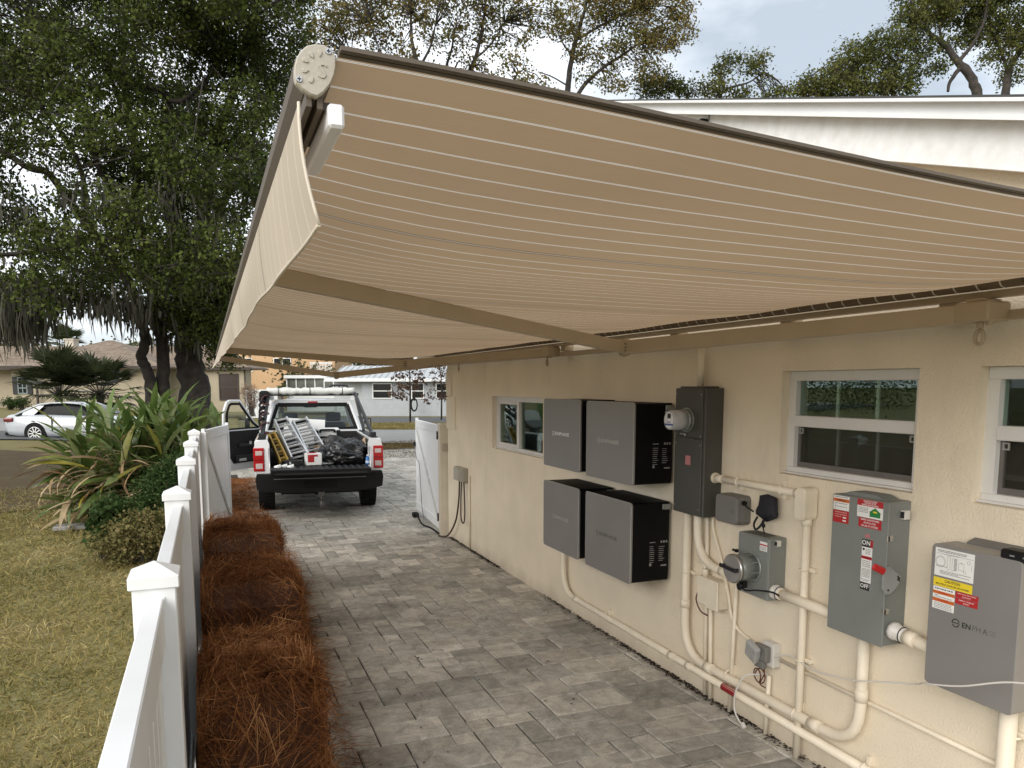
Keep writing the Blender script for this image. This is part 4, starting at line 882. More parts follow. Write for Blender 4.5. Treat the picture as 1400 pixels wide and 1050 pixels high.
# small cream junction box and its stub
t = thing('junction_box', (3.16, 4.26, .68), 'small cream painted junction box left of the round-hub box', 'junction box')
MB().box(3.13, WX, 4.145, 4.38, .69, .885, c=.006).build('body', cream_paint, t); MB().box(3.118, 3.131, 4.135, 4.26, .685, .89, c=.005).build('cover', cream_paint, t)
mb = MB(); mb.cyl((3.17, 4.34, .885), (3.17, 4.34, .935), .022, 12).tube(smooth_path([(3.18, 4.43, .97), (3.17, 4.37, .965), (3.17, 4.34, .935)]), .012, 8); mb.build('fitting', cream_paint, t)
mb = MB(); mb.tube(smooth_path([(3.15, 4.40, .75), (3.14, 4.40, .70), (3.15, 4.36, .63), (3.19, 4.33, .60)]), .005, 6); mb.build('wire', wire_red, t)
# grey weatherproof outlet
t = thing('outdoor_outlet', (3.16, 3.71, .46), 'grey weatherproof outlet with open lid, red wire coiled below', 'outlet')
MB().box(3.16, WX, 3.62, 3.72, .47, .62, c=.005).build('box_body', pale_plastic, t); MB().box(3.12, 3.162, 3.64, 3.76, .50, .60, c=.008).build('socket_block', plastic_grey, t)
m = Matrix.Translation((3.11, 3.74, .55)) @ Matrix.Rotation(R(22), 4, 'X') @ Matrix.Rotation(R(-12), 4, 'Y')
mb = MB(); mb.box(-.03, .012, -.055, .055, -.06, .06, m, .012); mb.build('lid', clear_grey, t)
mb = MB(); mb.box(3.12, 3.16, 3.67, 3.75, .452, .50, c=.006).box(3.13, 3.15, 3.70, 3.77, .47, .485, c=.004); mb.build('plug_body', plastic_grey, t)
mb = MB(); mb.tube([(3.15 + .012 * math.sin(a * .5), 3.725 + .042 * math.cos(a) + .002 * a, .385 + .048 * math.sin(a)) for a in [i * .35 for i in range(30)]], .0042, 6).tube(smooth_path([(3.15, 3.69, .47), (3.15, 3.685, .41), (3.15, 3.72, .34), (3.17, 3.69, .32)]), .004, 6); mb.build('coiled_wire', wire_red, t)
pipe('conduit', [(3.19, 3.685, .40), (3.19, 3.70, .01)], .014, 0, 'thin cream pipe below the outdoor outlet behind the coiled wire')
def cord(pts, r, mat, label, name='cord', cat='cord'):
    mb = MB(); mb.tube(smooth_path(pts, 7), r, 7); return tag(mb.build(name, mat), label, cat)
cord([(3.20, 4.31, 1.40), (3.20, 4.315, 1.30), (3.205, 4.31, 1.20), (3.2, 4.21, 1.02), (3.2, 4.13, .82), (3.2, 4.08, .66), (3.2, 4.0, .59), (3.19, 3.86, .565), (3.17, 3.77, .56)], .011, cream_paint, 'cream painted cable sagging from the grey service box to the outdoor outlet', 'cable', 'cable')
cord([(3.17, 3.62, .545), (3.17, 3.48, .60), (3.15, 3.30, .585), (3.12, 3.10, .62), (3.10, 2.93, .66), (3.09, 2.72, .73), (3.07, 2.54, .79), (2.99, 2.44, .845), (2.95, 2.36, .875), (2.93, 2.20, .93), (2.92, 1.98, 1.03), (2.9, 1.7, 1.1)], .0042, wire_white, 'thin white cord strung from the outdoor outlet across the grey controller')
t = thing('dangling_cord', (3.1, 3.83, .02), 'white cord with a plug hanging over the two low pipes', 'cord')
mb = MB(); mb.tube(smooth_path([(3.19, 3.70, .40), (3.15, 3.76, .385), (3.115, 3.82, .36), (3.10, 3.88, .25), (3.10, 3.90, .16), (3.10, 3.885, .09), (3.10, 3.84, .05), (3.10, 3.81, .045)], 8), .0055, 7); mb.build('flex', wire_white, t); mb = MB(); beam(mb, (3.10, 3.815, .05), (3.10, 3.785, .025), .022, .028, .005); mb.build('plug', pale_plastic, t)
# small outlet box with cables near the right gate
t = thing('outlet_box', (3.17, 9.9, .90), 'small grey outlet box with dark hanging cables near the right gate', 'outlet')
MB().box(3.14, WX, 9.72, 10.10, .90, 1.09, c=.008).build('box_body', M('outlet_beige', (.34, .31, .25), .5), t); MB().box(3.128, 3.142, 9.91, 10.10, .905, 1.085, c=.004).build('cover', M('outlet_cover', (.40, .38, .32), .5), t)
mb = MB(); mb.tube(smooth_path([(3.17, 9.95, .90), (3.16, 9.97, .60), (3.15, 10.1, .30), (3.12, 10.4, .05), (3.05, 10.6, .02)]), .012, 6).tube(smooth_path([(3.17, 9.86, .90), (3.15, 9.84, .62), (3.14, 9.80, .40), (3.15, 9.72, .35), (3.16, 9.70, .5), (3.17, 9.76, .9)]), .009, 6); mb.build('cables', M('dark_brown_cable', (.05, .03, .025), .6), t)
pipe('conduit', [(3.2, 9.62, 1.0), (3.2, 9.62, 0)], .012, 0, 'thin cream pipe right of the small outlet box by the gate')
# leaf litter gathered along the wall foot
r = random.Random(5); V = []; F = []
for i in range(1700):
    y = r.choice([r.uniform(3.8, 7.2), r.uniform(8.5, 10.5), r.uniform(2.5, 5.5)]); x = 3.215 - abs(r.gauss(0, .028)); z = .004 + r.random() * .012
    if r.random() < .06: x = r.uniform(.8, 3.1); y = r.uniform(4, 10)
    a = r.random() * 6.28; l, w = r.uniform(.006, .02), r.uniform(.004, .010); c, s = math.cos(a), math.sin(a)
    o = len(V); V += [(x + c * l, y + s * l, z), (x - s * w, y + c * w, z + r.uniform(0, .006)), (x - c * l, y - s * l, z), (x + s * w, y - c * w, z + r.uniform(0, .006))]; F.append((o, o + 1, o + 2, o + 3))
o = np_mesh('leaf_litter', V, F, M('dead_leaf', (.035, .022, .014), .9, var=.4, vs=60)); o['kind'] = 'stuff'; o['label'] = 'dark leaf litter gathered along the foot of the house wall'
# ---------------------------------------------------------------- fence and gates
fence = thing('vinyl_fence', (-.18, 2.63, 0), 'white vinyl privacy fence with pyramid post caps between lawn and straw bales', 'fence')
FX = -.18
def post(parent, x, y, h=1.58, w=.127, cap=True, mat=vinyl):
    p = MB().box(x - w / 2, x + w / 2, y - w / 2, y + w / 2, -.05, h, c=.004).build('post', mat, parent)
    if cap:
        k = w / 2 + .010; mb = MB()
        mb.box(x - k, x + k, y - k, y + k, h - .008, h + .032, c=.003)
        vs = [(x - k + .003, y - k + .003, h + .0315), (x + k - .003, y - k + .003, h + .0315), (x + k - .003, y + k - .003, h + .0315), (x - k + .003, y + k - .003, h + .0315), (x, y, h + .068)]
        mb.add(vs, [(0, 1, 4), (1, 2, 4), (2, 3, 4), (3, 0, 4), (3, 2, 1, 0)]); mb.build('post_cap', mat, p)
    return p
PY = [.63, 2.63, 4.60, 6.62, 8.60, 10.62]
for y in PY: post(fence, FX, y)
bvar = [.0]
for a, b in zip(PY[:-1], PY[1:]):
    y0, y1 = a + .064, b - .064
    MB().box(FX - .026, FX + .026, y0, y1, 1.395, 1.54, c=.004).build('top_rail', vinyl, fence)
    # sleeve lip where the rail enters the post
    mb = MB(); mb.box(FX - .029, FX + .029, y1 - .004, y1 + .001, 1.38, 1.544); mb.build('rail_sleeve', vinyl, fence)
    MB().box(FX - .026, FX + .026, y0, y1, .08, .22, c=.004).build('bottom_rail', vinyl, fence)
    n = 13; w = (y1 - y0) / n
    if a < 8:
        me = None
        for i in range(n):
            c = y0 + (i + .5) * w
            if me is None:
                o = MB().box(FX - .011, FX + .011, c - w / 2 + .003, c + w / 2 - .003, .22, 1.396, c=.004).build('board', vinyl, fence); me = o; c0 = c
            else:
                o = me.copy(); COL.objects.link(o); o.location.y = me.location.y + c - c0
def gate(name, loc, ang, length, label, brace_up, z0=.07, z1=1.60):
    """gate leaf: local x runs from hinge to free end"""
    g = thing(name, loc, label, 'gate', rz=ang)
    mb = MB(); mb.box(.0, .07, -.022, .022, z0, z1 + .02, c=.004); mb.build('stile', vinyl, g, local=True)
    mb = MB(); mb.box(length - .07, length, -.022, .022, z0, z1 + .03, c=.004); mb.build('stile', vinyl, g, local=True)
    for (a, b) in ((z1 - .13, z1), (z0, z0 + .14)): MB().box(.0705, length - .0705, -.024, .024, a, b, c=.004).build('rail', vinyl, g, local=True)
    n = max(6, int(length / .15)); w = (length - .141) / n
    for i in range(n): MB().box(.0705 + i * w + .002, .0705 + (i + 1) * w - .002, -.010, .010, z0 + .141, z1 - .131, c=.003).build('board', vinyl, g, local=True)
    for sgn in (-1, 1):
        mb = MB(); a, b = ((.08, z0 + .15), (length - .09, z1 - .14)) if brace_up else ((.08, z1 - .14), (length - .09, z0 + .15))
        beam(mb, (a[0], sgn * .019, a[1]), (b[0], sgn * .019, b[1]), .014, .06, .003); mb.build('brace', M('brace_grey', (.50, .50, .49), .4), g, local=True)
    return g
g = gate('fence_gate', (-.075, 10.70, 0), math.atan2(1.5, .33), 1.54, 'white vinyl gate leaf swung open beside the straw bales', False, z1=1.62)
post(g, .10, -.10, 1.60) if False else None
mb = MB(); mb.box(-.06, .03, -.05, .05, -.05, 1.6, c=.004); mb.build('hinge_post', vinyl, g, local=True)
g2 = gate('fence_gate', (3.155, 10.86, 0), math.atan2(1.92, .155), 1.94, 'white vinyl gate leaf swung open at the house corner, black hinges and hanging wire', True, z1=1.62)
post_m = M('cream_post', (.60, .54, .44), .45, var=.04)
mb = MB(); mb.box(-.14, -.006, -.115, .026, -.05, 1.64, c=.004); mb.build('hinge_post', post_m, g2, local=True)
for z in (1.47, .25):
    mb = MB(); mb.box(-.02, .06, .022, .036, z - .05, z + .05, c=.004).cyl((-.002, .034, z - .06), (-.002, .034, z + .06), .014, 8); mb.build('hinge', black, g2, local=True)
mb = MB(); mb.box(1.90, 1.965, .022, .06, 1.16, 1.24, c=.006).box(1.86, 1.97, -.06, -.022, 1.17, 1.23, c=.005); mb.build('latch', black, g2, local=True)
mb = MB(); mb.tube([(1.95, -.05, .10), (1.95, -.05, .72), (1.90, -.05, .72)], .008, 6); mb.build('drop_rod', black, g2, local=True)
mb = MB(); mb.tube(smooth_path([(1.88, .05, 1.18), (1.70, .05, .98), (1.45, .05, .90), (1.35, .05, .60), (1.2, .06, .25), (.9, .08, .06)]), .006, 6); mb.build('hanging_wire', M('wire_grey', (.12, .12, .12), .6), g2, local=True)
mb = MB(); mb.box(1.45, 1.62, .06, .16, .0, .08, c=.02).tube(smooth_path([(1.5, .1, .05), (1.1, .16, .12), (.7, .15, .03), (.2, .1, .05), (-.1, .05, .02)]), .014, 6); mb.build('gate_motor_cable', rubber, g2, local=True)
hp_ = MB(); hp_.box(3.14, 3.215, 10.665, 10.70, 1.25, 1.36, c=.003); t = thing('keypad_plate', (3.17, 10.68, 1.25), 'small beige plate with dots on the house corner behind the gate post', 'plate')
hp_.build('plate', M('keypad', (.38, .33, .25), .5), t)

# ---------------------------------------------------------------- pine straw bales
needle_m = leaf_mat('pine_needles', [(.065, .024, .010), (.19, .072, .026), (.35, .145, .052), (.60, .33, .15)], 3.0, .6, .15)
core_m = M('straw_core', (.075, .028, .012), .95, var=.4, vs=40)
def needle_np(P0, D, L_, w, bend, rs):
    """curved needles: two-segment strips"""
    n = len(P0); D = D / np.linalg.norm(D, axis=1, keepdims=True); rv = rs.normal(size=(n, 3)); S = np.cross(D, rv); S /= np.linalg.norm(S, axis=1, keepdims=True) + 1e-9
    B = np.cross(S, D); m = P0 + D * (L_ * .5)[:, None] + B * (bend * L_)[:, None]; e = P0 + D * (L_)[:, None]
    w = w[:, None] if hasattr(w, 'shape') else w
    V = np.stack([P0 - S * w, P0 + S * w, m + S * w, m - S * w, e + S * w * .4, e - S * w * .4], 1).reshape(-1, 3)
    b = np.arange(n)[:, None] * 6; F = np.concatenate([b + np.array([[0, 1, 2, 3]]), b + np.array([[3, 2, 4, 5]])], 1).reshape(-1, 4)
    return V, F
def bale(cx, y0, y1, z0, z1, hw, n, seed, label):
    rs = np.random.RandomState(seed); cy, cz = (y0 + y1) / 2, (z0 + z1) / 2; hy, hz = (y1 - y0) / 2, (z1 - z0) / 2
    t = thing('pine_straw_bale', (cx, cy, z0), label, 'straw bale', 'pine straw bales stacked along the fence')
    def sup(d, k=4.2):      # soft-cornered block
        q = (np.abs(d[:, 0] / hw) ** k + np.abs(d[:, 1] / hy) ** k + np.abs(d[:, 2] / hz) ** k) ** (-1 / k); return d * q[:, None]
    bm = bmesh.new(); bmesh.ops.create_icosphere(bm, subdivisions=4, radius=1)
    d = np.array([v.co[:] for v in bm.verts]); p = sup(d) * .97
    for v, q in zip(bm.verts, p):
        s = 1 + .035 * math.sin(q[0] * 17 + seed) * math.sin(q[1] * 13 + seed * 2) * math.cos(q[2] * 15); v.co = (q[0] * s, q[1] * s, q[2] * s + hz)
        v.co.z = max(v.co.z, .0) if z0 > .1 else max(v.co.z, .004)
    me = bpy.data.meshes.new('straw_core'); bm.to_mesh(me); bm.free(); link_mesh('straw_core', me, t, core_m)
    # needles lie along the faces in tufts
    d = rs.normal(size=(n, 3)); d /= np.linalg.norm(d, axis=1, keepdims=True); d[:, 2] = np.abs(d[:, 2]) * np.where(rs.rand(n) < .70, 1, -1)
    p = sup(d) * (1 + rs.normal(scale=.022, size=(n, 1))); nr = d / np.array([hw, hy, hz]) ; nr = np.sign(nr) * np.abs(nr) ** 3; nr /= np.linalg.norm(nr, axis=1, keepdims=True)
    ph = np.stack([np.sin(p[:, 1] * 9 + seed + p[:, 2] * 5), np.cos(p[:, 0] * 8 + p[:, 1] * 6 + seed), np.sin(p[:, 0] * 11 - p[:, 1] * 7 + p[:, 2] * 4)], 1)
    T = ph + rs.normal(scale=.55, size=(n, 3)); T -= (T * nr).sum(1, keepdims=True) * nr * .93; T += nr * rs.normal(.10, .22, size=(n, 1)); T[:, 2] -= .45 * np.abs(nr[:, 0]) + .7 * np.abs(nr[:, 1])
    L_ = rs.uniform(.11, .27, n); P0 = p - T / np.linalg.norm(T, axis=1, keepdims=True) * (L_ * .5)[:, None]
    V, F = needle_np(P0, T, L_, rs.uniform(.0010, .0022, n), rs.normal(0, .20, n), rs); V[:, 2] += hz; V[:, 2] = np.maximum(V[:, 2], .004 - (z0 if z0 < .1 else .03))
    V[:, 0] = np.maximum(V[:, 0], FX + .07 - cx)
    o = np_mesh('straw', V, F, needle_m, t); o['kind'] = 'stuff'
    return t
BY = [(3.40, 4.86, .175, .285, .375, 15000, 'nearest the camera, before the dark gap'), (5.38, 7.12, .262, .350, .372, 9500, 'just beyond the dark gap'), (7.06, 9.35, .285, .350, .378, 8000, 'farthest, by the open gate leaf')]
for i, (a, b, cx, hw_, hh, n_, wh_) in enumerate(BY):
    for l in (0, 1):
        bale(cx + rnd.uniform(-.015, .015), a + rnd.uniform(0, .03), b - .03 * l, l * hh, hh + .03 + l * (hh - .02), hw_ + .03 * (1 - l), n_, 11 + i * 2 + l, ('top' if l else 'bottom') + ' pine straw bale of the stack ' + wh_)
cord([(x, y + .22, z + .004) for x, y, z in [(.10, 4.02, .775), (.16, 3.96, .785), (.24, 4.05, .79), (.30, 4.12, .79), (.36, 4.08, .785), (.34, 4.00, .785), (.27, 4.00, .79), (.20, 3.94, .785), (.12, 3.92, .78)]], .004, M('twine', (.32, .15, .10), .7), 'loop of pink baling twine lying on the nearer straw stack', 'baling_twine', 'twine')
# loose straw on the ground beside the truck
rs = np.random.RandomState(4); n = 9000
yy = rs.uniform(8.8, 19, n); xx = .35 + rs.normal(0, .22, n) + .03 * (yy - 9); zz = rs.uniform(.0, .035, n)
k = (xx > -.05); xx, yy, zz = xx[k], yy[k], zz[k]; n = len(xx)
D = np.stack([rs.normal(size=n), rs.normal(size=n), rs.normal(0, .12, n)], 1); V, F = needle_np(np.stack([xx, yy, zz + .008], 1), D, rs.uniform(.08, .2, n), rs.uniform(.0015, .003, n), rs.normal(0, .1, n), rs); V[:, 2] = np.maximum(V[:, 2], .003)
o = np_mesh('loose_straw', V, F, needle_m); o['kind'] = 'stuff'; o['label'] = 'loose pine straw strewn on the ground left of the pickup'
rs = np.random.RandomState(6); n = 1500
a_ = rs.choice([0, 1], n, p=[.6, .4]); yy = rs.uniform(2.6, 10.4, n); xx = .62 + .035 * (yy - 3) + np.abs(rs.normal(0, .05, n))
D = np.stack([rs.normal(size=n), rs.normal(size=n), rs.normal(0, .05, n)], 1); V, F = needle_np(np.stack([xx, yy, np.full(n, .006)], 1), D, rs.uniform(.06, .16, n), rs.uniform(.001, .002, n), rs.normal(0, .1, n), rs); V[:, 2] = np.maximum(V[:, 2], .003)
o = np_mesh('fallen_straw', V, F, needle_m); o['kind'] = 'stuff'; o['label'] = 'fallen pine needles on the pavers along the bales'
def strawbed(a, b): return (-.35 + a * (1.05 + .25 * math.sin(b * 9)), 10.9 + 8.5 * b, -.004 if True else 0)
sheet('straw_bed', strawbed, 6, 20, straw_floor)

# ---------------------------------------------------------------- the pickup
paint = M('white_car_paint', (.74, .75, .76), .18, var=.01, coat=.6)
light_red = M('tail_lamp_red', (.38, .012, .015), .15, var=.1, coat=.5); light_clear = M('tail_lamp_clear', (.52, .42, .40), .15, var=.05, coat=.5)
trim = M('black_trim', (.007, .007, .0075), .55, var=.2, spec=.25); liner = M('bed_liner', (.012, .012, .0125), .75, var=.3, vs=60, bump=.4, bs=60)
seat_m = M('dark_seat', (.012, .013, .015), .8, var=.2)
tr = thing('pickup_truck', (1.80, 14.12, 0), 'white pickup truck backed onto the drive with tailgate down and bed full of tools', 'pickup truck', rz=R(-5), scale=1.03)
def B(mb, name, mat, parent=tr): return mb.build(name, mat, parent, local=True)
def arch(y0, y1, zb_, zt, cy=0., cz=.40, r=.50, n=12):
    """side panel outline with a wheel arch"""
    o = [(y0, zb_ + .1), (y0, zt), (y1, zt), (y1, zb_), (cy + r, zb_)]
    o += [(cy + r * math.cos(math.pi * i / n), max(zb_, cz + r * math.sin(math.pi * i / n))) for i in range(n + 1)]
    return o + [(cy - r, zb_), (y0, zb_ + .1)][:1]
for s in (-1, 1):
    xa, xb = sorted((s * 1.0, s * .90)); mb = MB()
    mb.prism(arch(-1.04, 1.16, .46, 1.25), 'x', xa, xb); mb.box(min(s * .80, s * .985), max(s * .80, s * .985), -1.04, 1.16, 1.235, 1.275, c=.012)
    B(mb, 'bed_side', paint)
    mb = MB(); mb.box(min(s * .835, s * .955), max(s * .835, s * .955), -1.03, 1.15, 1.2752, 1.287, c=.003); B(mb, 'rail_cap', trim)
    # rear corner pillar and lamp
    mb = MB(); mb.prism([(s * .775, .70), (s * 1.0, .70), (s * 1.022, .78), (s * 1.02, 1.12), (s * .985, 1.25), (s * .90, 1.272), (s * .80, 1.272), (s * .775, 1.2)], 'y', -1.065, -1.035); B(mb, 'corner_post', paint)
    lx0, lx1 = (s * .86, s * 1.024); lp = MB(); lp.box(min(lx0, lx1), max(lx0, lx1), -1.085, -.96, .775, 1.15, c=.012); lamp = B(lp, 'tail_light', light_red)
    for (za, zb2) in ((1.03, 1.10), (.815, .90)): lp = MB(); lp.box(min(s * .885, s * .99), max(s * .885, s * .99), -1.089, -1.07, za, zb2, c=.004); B(lp, 'clear_lens', light_clear, lamp)
    lp = MB(); lp.box(min(s * .862, s * 1.02), max(s * .862, s * 1.02), -1.087, -1.08, .955, .962); B(lp, 'lens_seam', trim, lamp)
    mb = MB(); mb.box(min(s * .55, s * .899), max(s * .55, s * .899), -.48, .48, .80, 1.02, c=.05); B(mb, 'wheel_well', liner)
    mb = MB(); mb.box(min(s * .80, s * .898), max(s * .80, s * .898), -1.03, 1.14, .80, 1.234); B(mb, 'inner_bed_wall', liner)
mb = MB(); mb.box(-.899, .899, -1.035, 1.14, .76, .80)
B(mb, 'bed_floor', liner)
for i in range(15):
    x = -.70 + i * .1; MB().box(x - .025, x + .025, -1.60, -1.04, .832, .842, c=.004).build('liner_rib', liner, tr, local=True)
mb = MB(); mb.box(-.899, .899, 1.10, 1.14, .80, 1.27); B(mb, 'bed_front', liner)
mb = MB(); mb.box(-.765, .765, -1.62, -1.045, .752, .833, c=.012); tg = B(mb, 'tailgate', trim)
mb = MB(); mb.box(-.765, .765, -1.632, -1.62, .835, .845, c=.003); B(mb, 'tailgate_lip', liner, tg); MB().box(-.70, .70, -1.624, -1.62, .765, .79, c=.002).build('tailgate_panel', M('gate_panel', (.02, .02, .021), .35), tg, local=True)
for s in (-1, 1): mb = MB(); mb.tube([(s * .77, -1.5, .835), (s * .79, -1.05, 1.15)], .008, 6); B(mb, 'tailgate_cable', steel, tg)
mb = MB(); mb.prism([(-1.0, .66), (-.98, .50), (-.84, .46), (-.55, .43), (.55, .43), (.84, .46), (.98, .50), (1.0, .66), (.98, .74), (-.98, .74)], 'y', -1.24, -1.03); bp = B(mb, 'bumper', trim)
mb = MB(); mb.box(-.72, .72, -1.256, -1.24, .655, .668, c=.004); B(mb, 'bumper_step_edge', M('steel_edge', (.30, .30, .30), .4, .5), bp)  # thin pale steel strip across the bumper
mb = MB(); mb.box(-.26, .26, -1.248, -1.24, .50, .62, c=.003); B(mb, 'plate_recess', rubber, bp)
mb = MB(); mb.box(-.05, .05, -1.30, -1.0, .36, .44, c=.005); mb.cyl((.0, -1.29, .30), (.0, -1.29, .37), .02, 10); mb.tube([(0, -1.29, .17), (0, -1.29, .19), (0, -1.29, .24), (0, -1.29, .29), (0, -1.29, .31)], [.012, .032, .036, .028, .012], 12); B(mb, 'tow_hitch', M('hitch_steel', (.12, .115, .11), .5, .5))
mb = MB(); mb.box(-.62, .62, -1.0, 4.2, .38, .75); B(mb, 'chassis', rubber)
mb = MB(); mb.cyl((-.80, 0, .37), (.80, 0, .37), .06, 10).tube([(-.18, 0, .37), (0, 0, .37), (.18, 0, .37)], [.08, .16, .08], 12); B(mb, 'rear_axle', rubber)
for (x, y) in ((-.86, 0), (.86, 0), (-.86, 3.68), (.86, 3.68)):
    s = 1 if x > 0 else -1
    mb = MB(); mb.tube([(x - .13, y, .40), (x - .12, y, .40), (x + .12, y, .40), (x + .13, y, .40)], [.34, .395, .395, .34], 32); wh = B(mb, 'wheel', rubber)
    for k in range(30):
        a = 2 * math.pi * k / 30
        pass
    mb = MB(); mb.tube([(x + s * .131, y, .40), (x + s * .136, y, .40)], [.235, .22], 24); B(mb, 'rim', alu, wh)
    mb = MB()
    for k in range(36):
        a = 2 * math.pi * k / 36; m = Matrix.Translation((x, y, .40)) @ Matrix.Rotation(a, 4, 'X'); mb.box(-.12, -.015, -.018, .018, .39, .402, m); mb.box(.015, .12, -.018, .018, .39, .402, m @ Matrix.Rotation(.08, 4, 'X'))
    o = B(mb, 'tread', rubber, wh); o['kind'] = 'stuff'
# cab: lower body, pillars, roof, glass
mb = MB(); mb.prism([(1.19, .48), (1.19, 1.30), (3.35, 1.22), (4.7, 1.13), (4.85, .95), (4.85, .55), (4.2, .48)], 'x', -.985, -.93).prism([(1.19, .48), (1.19, 1.30), (3.35, 1.22), (4.7, 1.13), (4.85, .95), (4.85, .55), (4.2, .48)], 'x', .93, .985)
mb.box(-.93, .93, 1.19, 1.23, .48, 1.30).prism([(3.3, 1.15), (3.3, 1.22), (4.7, 1.13), (4.85, .95), (4.85, .5), (4.75, .5)], 'x', -.93, .93); cab = B(mb, 'cab_body', paint)
RT = 1.865
mb = MB(); mb.grid(lambda a, b: ((-.70 + 1.4 * a), 1.40 + 1.35 * b, RT - .09 * abs(2 * a - 1) ** 5 + .02 * math.sin(b * math.pi) - .04 * (b > .9)), 16, 8); mb.grid(lambda a, b: ((-.70 + 1.4 * a), 1.40 + 1.35 * b, RT - .04 - .07 * abs(2 * a - 1) ** 5), 16, 8)
mb.box(-.70, .70, 1.385, 1.42, 1.765, RT + .005, c=.012); roof = B(mb, 'roof', paint)
mb = MB(); mb.box(-.09, .09, 1.372, 1.39, 1.80, 1.835, c=.006); B(mb, 'brake_light', light_red, roof)
for s in (-1, 1):
    mb = MB(); beam(mb, (s * .88, 1.235, 1.28), (s * .70, 1.40, RT - .03), .085, .05, .01); beam(mb, (s * .90, 3.30, 1.22), (s * .70, 2.72, RT - .05), .08, .06, .01); beam(mb, (s * .91, 2.3, 1.24), (s * .72, 2.2, RT - .05), .07, .05, .01); beam(mb, (s * .715, 1.4, RT - .06), (s * .715, 2.75, RT - .06), .06, .07, .01); B(mb, 'pillar', paint)
mb = MB(); mb.add([(-.80, 1.26, 1.305), (.80, 1.26, 1.305), (.645, 1.395, 1.775), (-.645, 1.395, 1.775)], [(0, 1, 2, 3)]); rw = B(mb, 'rear_window', truck_glass)
mb = MB()
for (a, b) in (((-.80, 1.25, 1.31), (.80, 1.25, 1.31)), ((-.80, 1.25, 1.31), (-.645, 1.385, 1.77)), ((.80, 1.25, 1.31), (.645, 1.385, 1.77)), ((-.645, 1.385, 1.77), (.645, 1.385, 1.77))): beam(mb, a, b, .02, .075, .004)
B(mb, 'window_seal', trim, rw)
mb = MB(); mb.add([(-.83, 3.28, 1.25), (.83, 3.28, 1.25), (.66, 2.74, 1.80), (-.66, 2.74, 1.80)], [(0, 1, 2, 3)]); B(mb, 'windscreen', truck_glass)
mb = MB(); mb.box(-.92, .92, 2.95, 3.35, .9, 1.20, c=.05); B(mb, 'dashboard', seat_m)
for x in (-.42, .42):
    mb = MB(); mb.box(x - .25, x + .25, 2.05, 2.22, .75, 1.40, c=.06); st = B(mb, 'seat', seat_m); mb = MB(); mb.box(x - .15, x + .15, 2.03, 2.13, 1.42, 1.60, c=.04); B(mb, 'headrest', seat_m, st)
mb = MB(); mb.box(-.85, .85, 1.32, 1.5, .75, 1.34, c=.05); B(mb, 'rear_bench', seat_m)
mb = MB(); mb.tube([(-.42 + .19 * math.cos(a), 2.72, 1.16 + .19 * math.sin(a)) for a in [2 * math.pi * i / 20 for i in range(21)]], .014, 6); B(mb, 'steering_wheel', trim)
mb = MB(); mb.box(-.13, .13, 2.70, 2.72, 1.68, 1.74, c=.006).cyl((0, 2.71, 1.74), (0, 2.74, 1.80), .01, 6); B(mb, 'inside_mirror', trim)
# right mirror, open left door with its mirror
mb = MB(); mb.box(1.06, 1.27, 2.86, 2.98, 1.22, 1.44, c=.03); beam(mb, (.97, 2.95, 1.26), (1.08, 2.93, 1.28), .05, .04, .005); mr_ = B(mb, 'side_mirror', trim); mb = MB(); mb.box(1.085, 1.245, 2.856, 2.862, 1.24, 1.42); B(mb, 'mirror_glass', M('mirror', (.6, .62, .62), .03, 1), mr_)
DA = R(38); hinge = Vector((-1.0, 2.96, 0)); mdoor = Matrix.Translation(hinge) @ Matrix.Rotation(-DA, 4, 'Z')      # closed door runs along -y from the hinge
def D_(mb): return mb.xf(mdoor)
ol = [(0, .52), (-.05, .46), (-1.02, .46), (-1.10, .62), (-1.10, 1.25), (-1.08, 1.60), (-.98, 1.80), (-.90, 1.835), (-.62, 1.83), (-.20, 1.36), (-.02, 1.24)]
wn = [(-.10, 1.27), (-1.03, 1.27), (-1.01, 1.60), (-.94, 1.745), (-.88, 1.775), (-.64, 1.77), (-.28, 1.38)]
mb = MB(); mb.prism([(0, .52), (-.05, .46), (-1.02, .46), (-1.10, .62), (-1.10, 1.262), (-.02, 1.262)], 'x', -.02, .055)
for a, b in zip(ol[4:10], ol[5:11]): beam(mb, (.0, *a), (.0, *b), .045, .045, .008, .01, .01)
dr = B(D_(mb), 'front_door', paint)
mb = MB(); mb.prism([(-.03, .62), (-.10, .60), (-.92, .60), (-1.0, .72), (-1.0, 1.24), (-.03, 1.24)], 'x', .0555, .085); B(D_(mb), 'door_lining', trim, dr)
mb = MB(); mb.box(.085, .13, -.80, -.25, .92, .98, c=.01).box(.085, .12, -.90, -.20, .62, .76, c=.01); B(D_(mb), 'armrest', seat_m, dr)
mb = MB(); mb.box(.13, .135, -.52, -.46, .96, 1.02).box(.118, .124, -.82, -.62, .64, .69); B(D_(mb), 'door_bits', M('bits_grey', (.45, .45, .44), .5), dr)
mb = MB()
for a, b in zip(wn, wn[1:] + wn[:1]): beam(mb, (.026, *a), (.026, *b), .02, .05, .004)
B(D_(mb), 'window_frame', trim, dr)
mb = MB(); mb.add([(.01, *p) for p in wn], [tuple(range(7))]); B(D_(mb), 'door_glass', glass_mat('door_glass', (.86, .90, .88), .5), dr)
mb = MB(); mb.box(-.30, -.08, -.36, -.22, 1.20, 1.46, c=.03); B(D_(mb), 'door_mirror', trim, dr); mb = MB(); mb.box(-.28, -.10, -.365, -.359, 1.23, 1.43); B(D_(mb), 'mirror_glass', bpy.data.materials['mirror'], dr)
